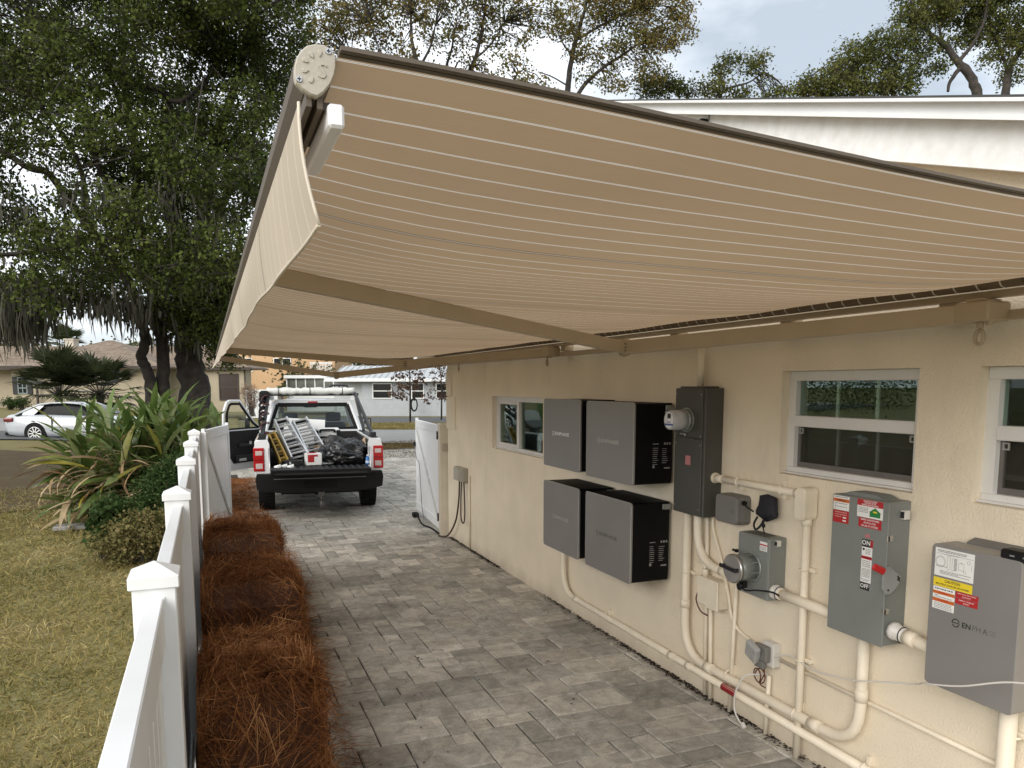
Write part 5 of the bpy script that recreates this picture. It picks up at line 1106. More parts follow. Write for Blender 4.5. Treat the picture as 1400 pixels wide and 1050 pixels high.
# ladder rack
rk = MB()
rack_m = M('rack_black', (.016, .016, .017), .45, var=.2)
for s in (-1, 1):
    mb = MB(); beam(mb, (s * .90, -.72, 1.29), (s * .79, 1.30, 1.99), .05, .06, .006); beam(mb, (s * .90, .80, 1.29), (s * .80, 1.28, 1.95), .045, .05, .006); mb.box(min(s * .86, s * .94), max(s * .86, s * .94), -.85, -.55, 1.28, 1.36, c=.006); ru = B(mb, 'rack_post', rack_m)
    mb = MB(); mb.cyl((s * .74, 1.23, 1.90), (s * .74, 1.27, 1.90), .045, 14); B(mb, 'work_light', M('lamp_white', (.7, .7, .7), .3), ru)
    mb = MB(); mb.tube([(s * .80, 1.30, 1.98), (s * .80, 2.9, 1.98), (s * .78, 3.3, 1.96)], .022, 8); B(mb, 'rack_rail', rack_m)
mb = MB(); mb.tube([(-.86, 1.30, 1.965), (.86, 1.30, 1.965)], .026, 8); B(mb, 'cross_bar', rack_m)
mb = MB(); mb.tube(bend_path([(.36, 3.0, 1.98), (.44, 3.05, 2.14), (.80, 3.05, 2.14), (.82, 3.0, 1.98)], .06), .02, 8)
for x in (.52, .62, .72): mb.tube([(x, 3.04, 1.98), (x, 3.05, 2.14)], .014, 6)
B(mb, 'front_hoop', rack_m)
mb = MB(); mb.tube([(-.8, 3.0, 1.975), (.8, 3.0, 1.975)], .022, 8); B(mb, 'cross_bar', rack_m)
def in_truck(x, y, z):
    p = Vector((x, y, z)) * 1.03; c, s = math.cos(R(-5)), math.sin(R(-5)); return Vector((1.80 + c * p.x - s * p.y, 14.12 + s * p.x + c * p.y, p.z))
def cargo(name, x, y, z, label, cat, rz=0, group=None): return thing(name, in_truck(x, y, z), label, cat, group, R(-5) + rz, 1.03)
# white wrapped roll strapped on the rack
t = cargo('fabric_roll', 0, 1.24, 2.03, 'long white wrapped roll strapped across the pickup rack', 'fabric roll')
mb = MB(); n = 26; rr = random.Random(8)
mb.tube([(-.83 + 1.6 * i / n, rr.uniform(-.008, .008), rr.uniform(-.012, .008)) for i in range(n + 1)], [.066 + rr.uniform(-.010, .010) for i in range(n + 1)], 16); mb.build('wrapped_roll', M('wrap_white', (.66, .66, .62), .7, bump=.6, bs=25, col2=(.55, .56, .53), vs=12), t, local=True)
for x in (-.62, -.05, .55): mb = MB(); mb.tube([(x, .076 * math.cos(a), .076 * math.sin(a)) for a in [2 * math.pi * i / 14 for i in range(15)]], .006, 5); mb.build('strap', trim, t, local=True)
t = cargo('rope_bundle', -.90, -.2, 1.30, 'dark red rope and black straps wound on the left rack post of the pickup', 'rope')
mb = MB(); mb.tube([(.07 * math.sin(i * .9) + .05, -.45 + i * .055, .02 + i * .021 + .05 * math.cos(i * .9)) for i in range(30)], .010, 5); mb.build('rope', M('maroon_rope', (.10, .03, .03), .8), t, local=True)
mb = MB(); mb.tube([(.05 * math.sin(i * 1.3), -.1 + i * .05, .14 + i * .019 + .05 * math.cos(i * 1.3)) for i in range(28)], .022, 5).box(-.06, .12, 1.2, 1.5, .52, .74, c=.05); mb.build('strap_bundle', rubber, t, local=True)
# folded ladders leaning in the bed
def ladder(name, a, b, w, dep, mat, label, n=6, extra=True):
    a, b = Vector(a), Vector(b); d = b - a; Ln = d.length; d.normalize(); sd = Vector((1, -.25, .0)); sd = (sd - d * sd.dot(d)).normalized(); up = sd.cross(d)
    t = cargo(name, *a, label, 'ladder'); o = Vector((0, 0, 0))
    for k in range(2 if extra else 1):
        off = up * (k * dep)
        for s in (-.5, .5):
            mb = MB(); beam(mb, o + sd * (w * s) + off, d * Ln * (1 - .05 * k) + sd * (w * s * .8) + off, .028, .07, .004); mb.build('rail', mat, t, local=True)
        for i in range(n):
            q = d * Ln * (i + .6) / n + off; mb = MB(); beam(mb, q - sd * w * .46, q + sd * w * .46, .045, .03, .003); mb.build('rung', mat, t, local=True)
    for s in (-.5, .5): mb = MB(); beam(mb, sd * (w * s) - d * .03, sd * (w * s) + d * .05, .045, .09, .008); mb.build('foot', rubber, t, local=True)
    mb = MB(); beam(mb, d * Ln - sd * w * .45, d * Ln + sd * w * .45, .10, .05, .012); mb.build('top_cap', rubber, t, local=True)
    return t
ladder('step_ladder', (-.30, -.80, .90), (-.60, .35, 1.50), .26, .09, alu, 'folded aluminium step ladder leaning in the bed next to the yellow ladder')
ladder('step_ladder', (.00, -.35, .92), (-.27, .70, 1.48), .30, .08, alu, 'folded aluminium step ladder in front of the white board in the truck bed')
ladder('step_ladder', (-.55, -.90, .86), (-.76, .10, 1.30), .12, .05, M('fibreglass_yellow', (.30, .19, .035), .5, var=.15), 'yellow fibreglass ladder against the left side of the truck bed', 5, True)
t = cargo('white_board', -.20, .95, .82, 'white board standing behind the ladders in the truck bed', 'board'); MB().box(-.38, .36, -.02, .02, 0, .70, Matrix.Rotation(R(-8), 4, 'X') @ Matrix.Rotation(R(4), 4, 'Y'), .004).build('panel', st_white, t, local=True)
t = cargo('tool_case', .22, .70, 1.06, 'white and black tool case with a big handle in the truck bed', 'tool case')
mb = MB(); mb.box(-.22, .22, -.10, .10, .0, .30, c=.03); mb.build('shell', M('case_white', (.62, .62, .61), .5), t, local=True)
mb = MB(); mb.box(-.235, -.16, -.12, .09, .0, .26, c=.015).box(.16, .235, -.12, .09, .0, .26, c=.015).box(-.16, .16, -.125, -.095, .12, .15, c=.006).box(-.16, .16, -.125, -.095, .0, .03, c=.006); mb.build('frame', trim, t, local=True); mb = MB(); mb.tube(bend_path([(-.13, -.11, .22), (-.13, -.13, .27), (.13, -.13, .27), (.13, -.11, .22)], .03), .018, 8); mb.build('handle', trim, t, local=True)
t = cargo('cargo_crate', .22, .68, .80, 'dark crate under the white tool case in the truck bed', 'crate'); mb = MB(); mb.box(-.32, .5, -.2, .2, 0, .25, c=.015); mb.build('body', rubber, t, local=True); mb = MB(); mb.box(-.34, .52, -.22, .22, .21, .252, c=.008); mb.build('lid', trim, t, local=True)
def lump(name, x, y, z, rx, ry, rz_, mat, label, seed, cat='bag', sub=5, rough=.16, part='sack'):
    t = cargo(name, x, y, z, label, cat); bm = bmesh.new(); bmesh.ops.create_icosphere(bm, subdivisions=sub, radius=1)
    from mathutils import noise
    for v in bm.verts:
        p = v.co.copy(); q = p * 1.7 + Vector((seed, seed * 2.3, 0)); f = 1 + rough * (noise.ridged_multi_fractal(q, 1.0, 2.1, 4, 1.0, 2.0) - 1.1) * .55 + .12 * noise.noise(p * 1.3 + Vector((seed, 0, 0)))
        v.co = Vector((p.x * rx * f, p.y * ry * f, max(0.0, (p.z * .62 + .42) * rz_ * 1.02 * f)))
    me = bpy.data.meshes.new(part); bm.to_mesh(me); bm.free(); me.polygons.foreach_set('use_smooth', np.ones(len(me.polygons), bool)); o = link_mesh(part, me, t, mat); return t
poly = M('black_polythene', (.012, .012, .013), .22, var=.2, spec=.6)
t = lump('rubbish_bag', .46, -.70, .81, .44, .36, .385, poly, 'big shiny black rubbish bag on the tailgate end of the truck bed', 3.1, rough=.34)
mb = MB(); mb.tube(smooth_path([(0, .1, .27), (.03, .08, .32), (.0, .05, .36), (.06, .03, .39)]), [.05] * 3 + [.03] * 3 + [.02] * 6 + [.045] * 6 + [.05], 8); mb.build('tied_neck', poly, t, local=True)
lump('rubbish_bag', .28, -.02, .81, .24, .24, .40, M('dull_black_sack', (.02, .018, .017), .5), 'smaller dark sack behind the big rubbish bag in the truck bed', 7.7, rough=.3)
kraft = M('kraft_card', (.34, .24, .15), .8, var=.12)
for i, (x, y, z, rx, ry, dz, lab) in enumerate([(.38, .10, 1.16, 12, 25, 20, 'crumpled brown paper on top of the dark sack in the truck'), (.20, -.38, 1.03, -30, 14, -25, 'brown cardboard flap left of the big rubbish bag'), (.76, -.45, 1.13, 20, -35, 10, 'brown cardboard flap right of the big rubbish bag'), (.06, -.15, 1.0, 75, 10, 12, 'small brown carton standing by the silver ladders')]):
    t = cargo('cardboard_piece', x, y, z, lab, 'cardboard', R(dz)); m = Matrix.Rotation(R(rx), 4, 'X') @ Matrix.Rotation(R(ry), 4, 'Y')
    mb = MB(); mb.grid(lambda a, b: m @ Vector((-.12 + .24 * a, -.10 + .2 * b, .02 * math.sin(a * 7 + i) + .02 * math.cos(b * 6))), 8, 8); mb.grid(lambda a, b: m @ Vector((-.12 + .24 * a, -.10 + .2 * b, .006 + .02 * math.sin(a * 7 + i) + .02 * math.cos(b * 6))), 8, 8); mb.build('card', kraft, t, local=True)
t = cargo('parts_carton', -.10, -.92, .845, 'white and red carton on the bed liner in front of the ladders', 'carton')
MB().box(-.125, .125, -.09, .09, 0, .19, Matrix.Rotation(R(8), 4, 'Z'), .004).build('box_body', st_white, t, local=True)
mb = MB(); m = Matrix.Rotation(R(8), 4, 'Z'); mb.box(-.10, -.0, -.0925, -.0895, .05, .17, m).box(-.02, .06, -.0925, -.0895, .14, .17, m).box(-.10, .05, -.06, .07, .1895, .1925, m); mb.build('red_print', st_red, t, local=True)
for (x, y, rx, ry, rz_, sd, lab) in [(-.08, -.40, .17, .16, .16, 1.3, 'black tool bag slumped between the ladders and the white carton'), (.60, .25, .24, .22, .36, 5.2, 'dark duffel bag at the right front of the truck bed'), (-.40, .40, .20, .20, .42, 9.4, 'dark bundle behind the yellow ladder in the truck bed')]:
    lump('tool_bag', x, y, .81, rx, ry, rz_, M('bag_cloth', (.014, .014, .016), .7), lab, sd, rough=.22, sub=4)
t = cargo('cable_coil', .12, -.95, .845, 'grey cable coil lying on the liner beside the white carton', 'cable')
mb = MB(); mb.tube([((.10 + .006 * math.sin(i * 2.1)) * math.cos(i * .5), (.10 + .006 * math.cos(i * 1.7)) * math.sin(i * .5), .015 + .004 * (i % 5)) for i in range(44)], .009, 6); mb.build('coil', M('cable_grey', (.20, .20, .20), .6), t, local=True)
t = cargo('drill_case', -.40, -.98, .845, 'small dark case with grey latches on the liner under the ladder feet', 'tool case')
mb = MB(); mb.box(-.14, .12, -.08, .10, 0, .09, Matrix.Rotation(R(-14), 4, 'Z'), .012); mb.build('shell', trim, t, local=True); mb = MB(); mb.box(-.06, -.03, -.088, -.078, .03, .07, Matrix.Rotation(R(-14), 4, 'Z')); mb.build('clasp', alu, t, local=True)
t = cargo('water_bottle', .755, -1.18, .845, 'small blue water bottle standing on the tailgate end', 'bottle')
mb = MB(); mb.tube([(0, 0, 0), (0, 0, .01), (0, 0, .11), (0, 0, .135), (0, 0, .145)], [.030, .034, .034, .016, .014], 14); mb.build('bottle_body', M('blue_bottle', (.03, .16, .42), .2), t, local=True); mb = MB(); mb.cyl((0, 0, .145), (0, 0, .165), .016, 12); mb.build('cap', st_white, t, local=True); mb = MB(); mb.tube([(0, 0, .03), (0, 0, .07)], .0348, 14, False); mb.build('wrap_label', M('pale_label', (.5, .6, .7), .4), t, local=True)
for i, (x, y) in enumerate([(-.66, -1.18), (-.56, -1.12), (-.46, -1.2)]):
    t = cargo('paper_cup', x, y, .845, ['crumpled white cup nearest the left tail light', 'crumpled white cup between two others on the liner', 'pale crumpled wrapper right of the white cups'][i], 'cup'); mb = MB(); m = Matrix.Rotation(R(80), 4, 'Y') @ Matrix.Rotation(i, 4, 'Z'); mb.tube([m @ Vector((0, 0, -.05)), m @ Vector((0, 0, .05))], [.03, .04], 10); mb.build('cup_wall', st_white, t, local=True); mb = MB(); mb.tube([m @ Vector((0, 0, .045)), m @ Vector((0, 0, .052))], .043, 10); mb.build('rim', st_white, t, local=True)
# ---------------------------------------------------------------- houses across the street
def far_thing(name, u, v, z, label, cat, group=None): return thing(name, fr(u, v, z), label, cat, group, rz=-YAW)
def Bl(mb, name, mat, parent, kind=None): return mb.build(name, mat, parent, local=True, kind=kind)
shingle, t_, p_ = new_mat('brown_shingles')
def shingle_mat(name, c1, c2, rows=3.6):
    m, t, p = new_mat(name); L = t.links.new; p.inputs['Roughness'].default_value = .9
    g = N(t, 'ShaderNodeTexCoord'); br = N(t, 'ShaderNodeTexBrick'); br.inputs['Scale'].default_value = rows; br.inputs['Color1'].default_value = (*c1, 1); br.inputs['Color2'].default_value = (*c2, 1); br.inputs['Mortar'].default_value = tuple(v * .6 for v in c1) + (1,)
    br.inputs['Mortar Size'].default_value = .02; br.inputs['Row Height'].default_value = .35; br.inputs['Brick Width'].default_value = .9
    mp = N(t, 'ShaderNodeMapping'); L(g.outputs['Object'], mp.inputs['Vector']); 
    s = N(t, 'ShaderNodeSeparateXYZ'); cmb = N(t, 'ShaderNodeCombineXYZ'); L(mp.outputs[0], s.inputs[0]); L(s.outputs['X'], cmb.inputs['X'])
    ad = N(t, 'ShaderNodeMath', operation='ADD'); L(s.outputs['Y'], ad.inputs[0]); L(s.outputs['Z'], ad.inputs[1]); L(ad.outputs[0], cmb.inputs['Y']); L(cmb.outputs[0], br.inputs['Vector'])
    n = N(t, 'ShaderNodeTexNoise'); n.inputs['Scale'].default_value = 1.2; n.inputs['Detail'].default_value = 6; L(g.outputs['Object'], n.inputs['Vector'])
    mr = N(t, 'ShaderNodeMapRange'); mr.inputs['To Min'].default_value = .8; mr.inputs['To Max'].default_value = 1.2; L(n.outputs['Fac'], mr.inputs['Value'])
    hs = N(t, 'ShaderNodeHueSaturation'); L(mr.outputs[0], hs.inputs['Value']); L(br.outputs['Color'], hs.inputs['Color']); L(hs.outputs[0], p.inputs['Base Color'])
    return m
shingle = shingle_mat('pinkish_brown_shingles', (.14, .105, .075), (.27, .21, .16))
tan_wall = M('tan_wall', (.40, .345, .25), .85, var=.06, vs=1.5, bump=.3, bs=20)
brown_trim = M('brown_trim', (.05, .036, .03), .7)
def hip(mb, x0, x1, y0, y1, z0, z1, ridge=None, th=.10):
    """hip roof with eaves; ridge: (xa, xb) along x at mid depth"""
    ym = (y0 + y1) / 2; ra, rb = ridge
    vs = [(x0, y0, z0), (x1, y0, z0), (x1, y1, z0), (x0, y1, z0), (ra, ym, z1), (rb, ym, z1)]
    mb.add(vs + [(a, b, c - th) for a, b, c in vs[:4]], [(0, 1, 5, 4), (2, 3, 4, 5), (1, 2, 5), (3, 0, 4), (0, 6, 7, 1), (1, 7, 8, 2), (2, 8, 9, 3), (3, 9, 6, 0), (6, 9, 8, 7)])
def far_window(parent, x0, x1, z0, z1, y, fm, rows=1, cols=1, gm=None):
    w = MB(); f = .07; w.box(x0 - f, x1 + f, y - .05, y + .02, z1, z1 + f).box(x0 - f, x1 + f, y - .06, y + .02, z0 - f, z0).box(x0 - f, x0, y - .05, y + .02, z0, z1).box(x1, x1 + f, y - .05, y + .02, z0, z1)
    for i in range(1, rows): z = z0 + (z1 - z0) * i / rows; w.box(x0, x1, y - .04, y + .01, z - .035, z + .035)
    for i in range(1, cols): x = x0 + (x1 - x0) * i / cols; w.box(x - .03, x + .03, y - .042, y + .008, z0, z1)
    w = Bl(w, 'window', fm, parent); Bl(MB().box(x0, x1, y - .02, y + .015, z0, z1), 'pane', gm or dark_glass, w); return w
v50 = 50 / .9935
nh = far_thing('tan_house', (140 - 700) * 50 / 1045, v50, .42, 'tan single storey house with brown shingled hip roofs behind the parked car', 'house')
s_ = 1 / 20.9
Bl(MB().box(-10.5, -5.9, 3.0, 5.2, 0, 3.02), 'wall', tan_wall, nh); Bl(MB().box(-5.9, 3.6, 0, 5.2, 0, 3.02), 'wall', tan_wall, nh); Bl(MB().box(3.6, 8.6, 2.0, 3.4, 0, 3.02), 'wall', tan_wall, nh)
mb = MB(); hip(mb, -14, 9.15, 1.6, 5.6, 2.98, 4.5, (-11, 6.2)); Bl(mb, 'roof', shingle, nh)
mb = MB(); hip(mb, -6.7, 4.4, -.9, 6.4, 3.0, 4.85, (-.9, -.5)); Bl(mb, 'roof', shingle, nh)
Bl(MB().box(-6.7, 4.4, -.93, -.9, 2.84, 3.03), 'fascia', brown_trim, nh); Bl(MB().box(4.4, 9.15, 1.55, 1.6, 2.82, 3.0), 'fascia', brown_trim, nh); Bl(MB().box(-14, -6.7, 1.55, 1.6, 2.82, 3.0), 'fascia', brown_trim, nh)
Bl(MB().box(-4.75, -4.15, 4.3, 5.0, 3.6, 4.98).box(-4.82, -4.08, 4.23, 5.07, 4.98, 5.06), 'chimney', M('cream_chimney', (.55, .49, .40), .8), nh)
Bl(MB().box(-7.6, -6.5, 2.94, 3.0, .0, 2.3), 'door', M('maroon_door', (.045, .014, .014), .5), nh)
far_window(nh, -5.45, -4.95, 1.3, 2.25, -.02, M('teal_grid', (.20, .25, .24), .6), 3, 2)
for x in (-5.85, -4.9): Bl(MB().box(x, x + .33, -.07, 0, 1.2, 2.35, c=.02), 'shutter', M('black_shutter', (.012, .012, .012), .6), nh)
Bl(MB().box(-5.85, -4.3, -.12, -.003, 0, 1.0, c=.02), 'stone_panel', M('stone_panel', (.33, .28, .20), .9, var=.3, vs=8, bump=.8, bs=12), nh)
far_window(nh, 6.95, 8.15, .85, 2.5, 1.98, brown_trim, 2, 1, M('brown_glass', (.05, .035, .03), .2))
for x in (3.3, -4.2): Bl(MB().box(x, x + .12, -.3, -.2, 0, 2.85), 'porch_post', brown_trim, nh)
Bl(MB().box(8.62, 8.70, 1.9, 1.98, 0, 2.8).tube([(8.66, 1.94, 2.8), (8.95, 1.7, 2.9)], .05, 6), 'downpipe', brown_trim, nh)
# other buildings glimpsed
ob = far_thing('orange_house', (390 - 700) * 75 / 1045, 75.5, .0, 'two storey pale orange house beyond the truck, partly hidden by the awning', 'house')
om = M('orange_wall', (.55, .36, .20), .85, var=.05)
Bl(MB().box(-6.5, 4.9, 0, 8, -.5, 6.6), 'wall', om, ob); mb = MB(); hip(mb, -7, 5.4, -.6, 8.6, 6.6, 8.0, (-3, 1.5)); Bl(mb, 'roof', M('grey_roof', (.2, .19, .18), .9), ob)
far_window(ob, -1.0, .6, 3.9, 4.8, -.02, st_white, 1, 2); far_window(ob, -4.4, -3.2, 3.6, 4.8, -.02, st_white, 2, 1)
Bl(MB().box(2.7, 4.85, -.9, 0, 3.35, 3.5).box(2.7, 4.85, -.9, -.8, 4.3, 4.42), 'balcony', st_white, ob)
for i in range(15): Bl(MB().box(2.72 + i * .145, 2.79 + i * .145, -.87, -.83, 3.5, 4.3), 'baluster', st_white, ob)
lf = far_thing('white_fence', (354 - 700) * 49 / 1045, 49.5, .12, 'tall white board fence beyond the open truck door', 'fence')
for i in range(13):
    x = -.95 + i * .15; Bl(MB().box(x, x + .143, -.02, .02, 0, 1.82 + .0 * i, c=.004), 'board', vinyl, lf)
Bl(MB().box(1.0, 1.12, -.06, .06, 0, 1.95, c=.01), 'post', vinyl, lf); [Bl(MB().box(-.97, 1.0, -.035, -.021, z, z + .12), 'rail', vinyl, lf) for z in (.3, 1.6)]
ln = far_thing('screened_porch', (430 - 700) * 59 / 1045, 59.5, .2, 'white framed glazed porch beyond the pickup roof', 'porch')
Bl(MB().box(-2.2, 2.2, 0, 3, 0, 1.55), 'base_wall', white_paint, ln); Bl(MB().box(-2.3, 2.3, -.25, 3.2, 2.55, 2.78), 'roof', white_paint, ln)
for i in range(7): Bl(MB().box(-2.2 + i * .72, -2.12 + i * .72, -.02, .06, 1.55, 2.55), 'post', white_paint, ln)
for i in range(6): Bl(MB().box(-2.12 + i * .72, -1.48 + i * .72, .0, .03, 1.56, 2.54), 'pane', M('porch_glass', (.14, .15, .13), .15, var=.4, vs=1.5), ln)
wh = far_thing('white_house', (540 - 700) * 56 / 1045, 56.4, -.02, 'white single storey house with pale metal roof across the street', 'house')
ww = M('white_house_wall', (.41, .435, .455), .85, var=.04, vs=3, bump=.3, bs=14)
metal_roof = M('pale_metal_roof', (.42, .44, .45), .55, .0, var=.12, vs=2)
Bl(MB().box(-2.45, 9.5, 0, 8, -.3, 2.72), 'wall', ww, wh); Bl(MB().box(-4.6, -2.45, .5, 8, -.3, 2.70), 'wall', M('white_wall_bright', (.52, .54, .55), .8, var=.03), wh)
for (a, b) in ((-1.6, -.30), (1.25, 2.06), (3.06, 4.4)): far_window(wh, a, b, 1.32, 2.32, -.01, st_white, 2, 1)
mb = MB(); z0, z1 = 2.72, 3.75; mb.add([(-5, -.7, z0), (10, -.7, z0), (10, 4, z1), (-4.4, 4, z1), (10, 8.7, z0), (-5, 8.7, z0), (-5, -.7, z0 - .05), (10, -.7, z0 - .05)], [(0, 1, 2, 3), (3, 2, 4, 5), (0, 3, 5), (0, 6, 7, 1)]); Bl(mb, 'roof', metal_roof, wh)
for i in range(34):
    x = -4.6 + i * .44; m = MB(); beam(m, (x, -.69, z0 + .02), (x + .02, 4, z1 + .02), .04, .05, 0); Bl(m, 'roof_seam', metal_roof, wh)
Bl(MB().box(-5, 10, -.75, -.70, 2.50, 2.74), 'fascia', white_paint, wh); Bl(MB().box(-2.5, 10, -.7, 0, 2.60, 2.64), 'soffit', ww, wh)
hs_ = far_thing('garden_hose', (563 - 700) * 54 / 1045, 55.6, .1, 'dark coiled hose hanging on the white house wall by the window', 'hose')
mb = MB()
for k in range(4): mb.tube([(.20 * math.cos(a) * (1 + k * .07), -.05 - k * .03, .72 + .42 * math.sin(a) * (1 + k * .05)) for a in [2 * math.pi * i / 18 for i in range(19)]], .035, 6)
Bl(mb, 'coil', rubber, hs_); Bl(MB().box(-.06, .06, -.02, .06, 1.0, 1.2), 'hook', rubber, hs_)
wo = far_thing('white_outbuilding', (196 - 700) * 82 / 1045, 82.5, .8, 'white gabled upper storey seen between the oak trunks', 'house')
mb = MB(); mb.prism([(-1.6, 0), (3.0, 0), (3.0, 4.9), (.7, 6.2), (-1.6, 4.9)], 'y', 0, 5); Bl(mb, 'wall', M('white_siding', (.66, .70, .74), .7), wo)
mb = MB(); beam(mb, (-1.9, 2.4, 4.75), (.72, 2.4, 6.28), 5.4, .12, 0); beam(mb, (3.3, 2.4, 4.75), (.68, 2.4, 6.28), 5.4, .12, 0); Bl(mb, 'roof', M('slate_roof', (.18, .18, .18), .8), wo)
far_window(wo, .2, 1.4, 2.6, 4.2, -.02, st_white, 2, 1)

# ---------------------------------------------------------------- parked saloon car
car = far_thing('parked_car', (64 - 700) * 28.4 / 1045, 28.6, .14, 'white saloon car parked on the street left of the spiky plant', 'car')
silver = M('silver_white_paint', (.47, .50, .53), .2, var=.02, coat=.6)
def Bc(mb, name, mat, parent=car, kind=None): return mb.build(name, mat, parent, True, kind)
# local: x forward (to the right), y away, rear axle at x=0; near side at y=-0.9
ST = [(-1.22, .42, .80, .55), (-1.20, .34, .92, .70), (-1.05, .28, 1.00, .80), (-.7, .24, 1.02, .88), (0, .22, 1.01, .92), (.9, .22, .98, .92), (1.9, .22, .96, .92), (2.6, .22, .93, .91), (3.2, .24, .86, .86), (3.6, .30, .76, .72), (3.68, .38, .62, .55)]
def sec(st):
    x, zb_, zt, w = st; h = zt - zb_
    half = [(0, zb_), (w * .93, zb_), (w, zb_ + h * .25), (w, zb_ + h * .55), (w * .975, zb_ + h * .72), (w * .95, zb_ + h * .88), (w * .88, zb_ + h * .97), (w * .5, zt + .01), (0, zt + .015)]
    return [(x, y, z) for y, z in half] + [(x, -y, z) for y, z in reversed(half[1:-1])]
S_ = [sec(s) for s in ST]; n = len(S_[0]); mb = MB()
mb.add([p for s in S_ for p in s], [(i * n + j, (i + 1) * n + j, (i + 1) * n + (j + 1) % n, i * n + (j + 1) % n) for i in range(len(S_) - 1) for j in range(n)] + [tuple(range(n)), tuple(reversed(range((len(S_) - 1) * n, len(S_) * n)))], True); Bc(mb, 'body', silver)
CB = [(-.72, 1.00, .74), (-.30, 1.22, .66), (.05, 1.37, .60), (.45, 1.445, .57), (1.0, 1.46, .57), (1.5, 1.42, .58), (1.9, 1.28, .62), (2.35, 1.02, .72)]
mb = MB(); vs = []; fs = []
for x, z, w in CB: vs += [(x, -w - .17 * (1.46 - z) / .5, .97), (x, -w, z - .03), (x, -w * .8, z), (x, w * .8, z), (x, w, z - .03), (x, w + .17 * (1.46 - z) / .5, .97)]
for i in range(len(CB) - 1): fs += [(i * 6 + j, (i + 1) * 6 + j, (i + 1) * 6 + j + 1, i * 6 + j + 1) for j in range(5)]
mb.add(vs, fs, True); Bc(mb, 'cabin_glass', M('car_glass', (.006, .007, .008), .2, spec=.12))
mb = MB(); mb.grid(lambda a, b: ((-.02 + 1.75 * a), (-.585 + 1.17 * b), float(np.interp(-.02 + 1.75 * a, [c[0] for c in CB], [c[1] for c in CB])) + .012 - .03 * abs(2 * b - 1) ** 4), 12, 8)
for s in (-1, 1):
    for P_ in ([(-.74, .78, 1.0), (-.30, .68, 1.235), (.05, .62, 1.385), (.45, .595, 1.44), (1.0, .595, 1.455), (1.5, .60, 1.42), (1.92, .66, 1.26), (2.36, .77, 1.0)],): mb.tube([(x, s * (y + .012), z - .02) for x, y, z in P_], [.055, .05, .04, .032, .03, .03, .03, .03], 6)
    mb.prism([(-.76, .96), (-.28, .97), (.22, 1.30), (-.02, 1.33), (-.5, 1.12)], 'y', s * .80 - .02, s * .80 + .02) if False else None
Bc(mb, 'roof', silver)
for s in (-1, 1):
    mb = MB(); m = []
    mb.add([(-.70, s * .815, .99), (-.08, s * .80, .99), (.24, s * .655, 1.33), (.02, s * .655, 1.33), (-.32, s * .70, 1.20)], [(0, 1, 2, 3, 4)]); Bc(mb, 'rear_pillar', silver)
    mb = MB(); mb.box(-1.17, -.80, min(s * .72, s * .875), max(s * .72, s * .875), .74, .90, c=.05); Bc(mb, 'tail_light', M('dark_red_lens', (.16, .01, .012), .15, coat=.5))
    mb = MB(); mb.box(.62, .66, s * .928 - .004, s * .928 + .004, .40, .95).box(-.1, .0, s * .93 - .01, s * .93 + .01, .76, .79) ; Bc(mb, 'door_seam', rubber)
    for x in (0, 2.84):
        mb = MB(); mb.tube([(x, s * .70, .335), (x, s * .925, .335)], .395, 28); Bc(mb, 'wheel_arch', rubber)
        mb = MB(); mb.tube([(x, s * .72, .325), (x, s * .915, .325), (x, s * .935, .325)], [.325, .325, .30], 28); wv = Bc(mb, 'wheel', rubber)
        mb = MB(); mb.tube([(x + .235 * math.cos(a), s * .938, .325 + .235 * math.sin(a)) for a in [2 * math.pi * i / 24 for i in range(25)]], .016, 6)
        for k in range(10): a = 2 * math.pi * k / 10; beam(mb, (x + .05 * math.cos(a), s * .936, .325 + .05 * math.sin(a)), (x + .235 * math.cos(a), s * .937, .325 + .235 * math.sin(a)), .02, .034, 0)
        Bc(mb, 'rim', alu, wv)
mb = MB(); mb.box(-1.235, -1.0, -.72, .72, .24, .36, c=.03); Bc(mb, 'rear_diffuser', rubber)
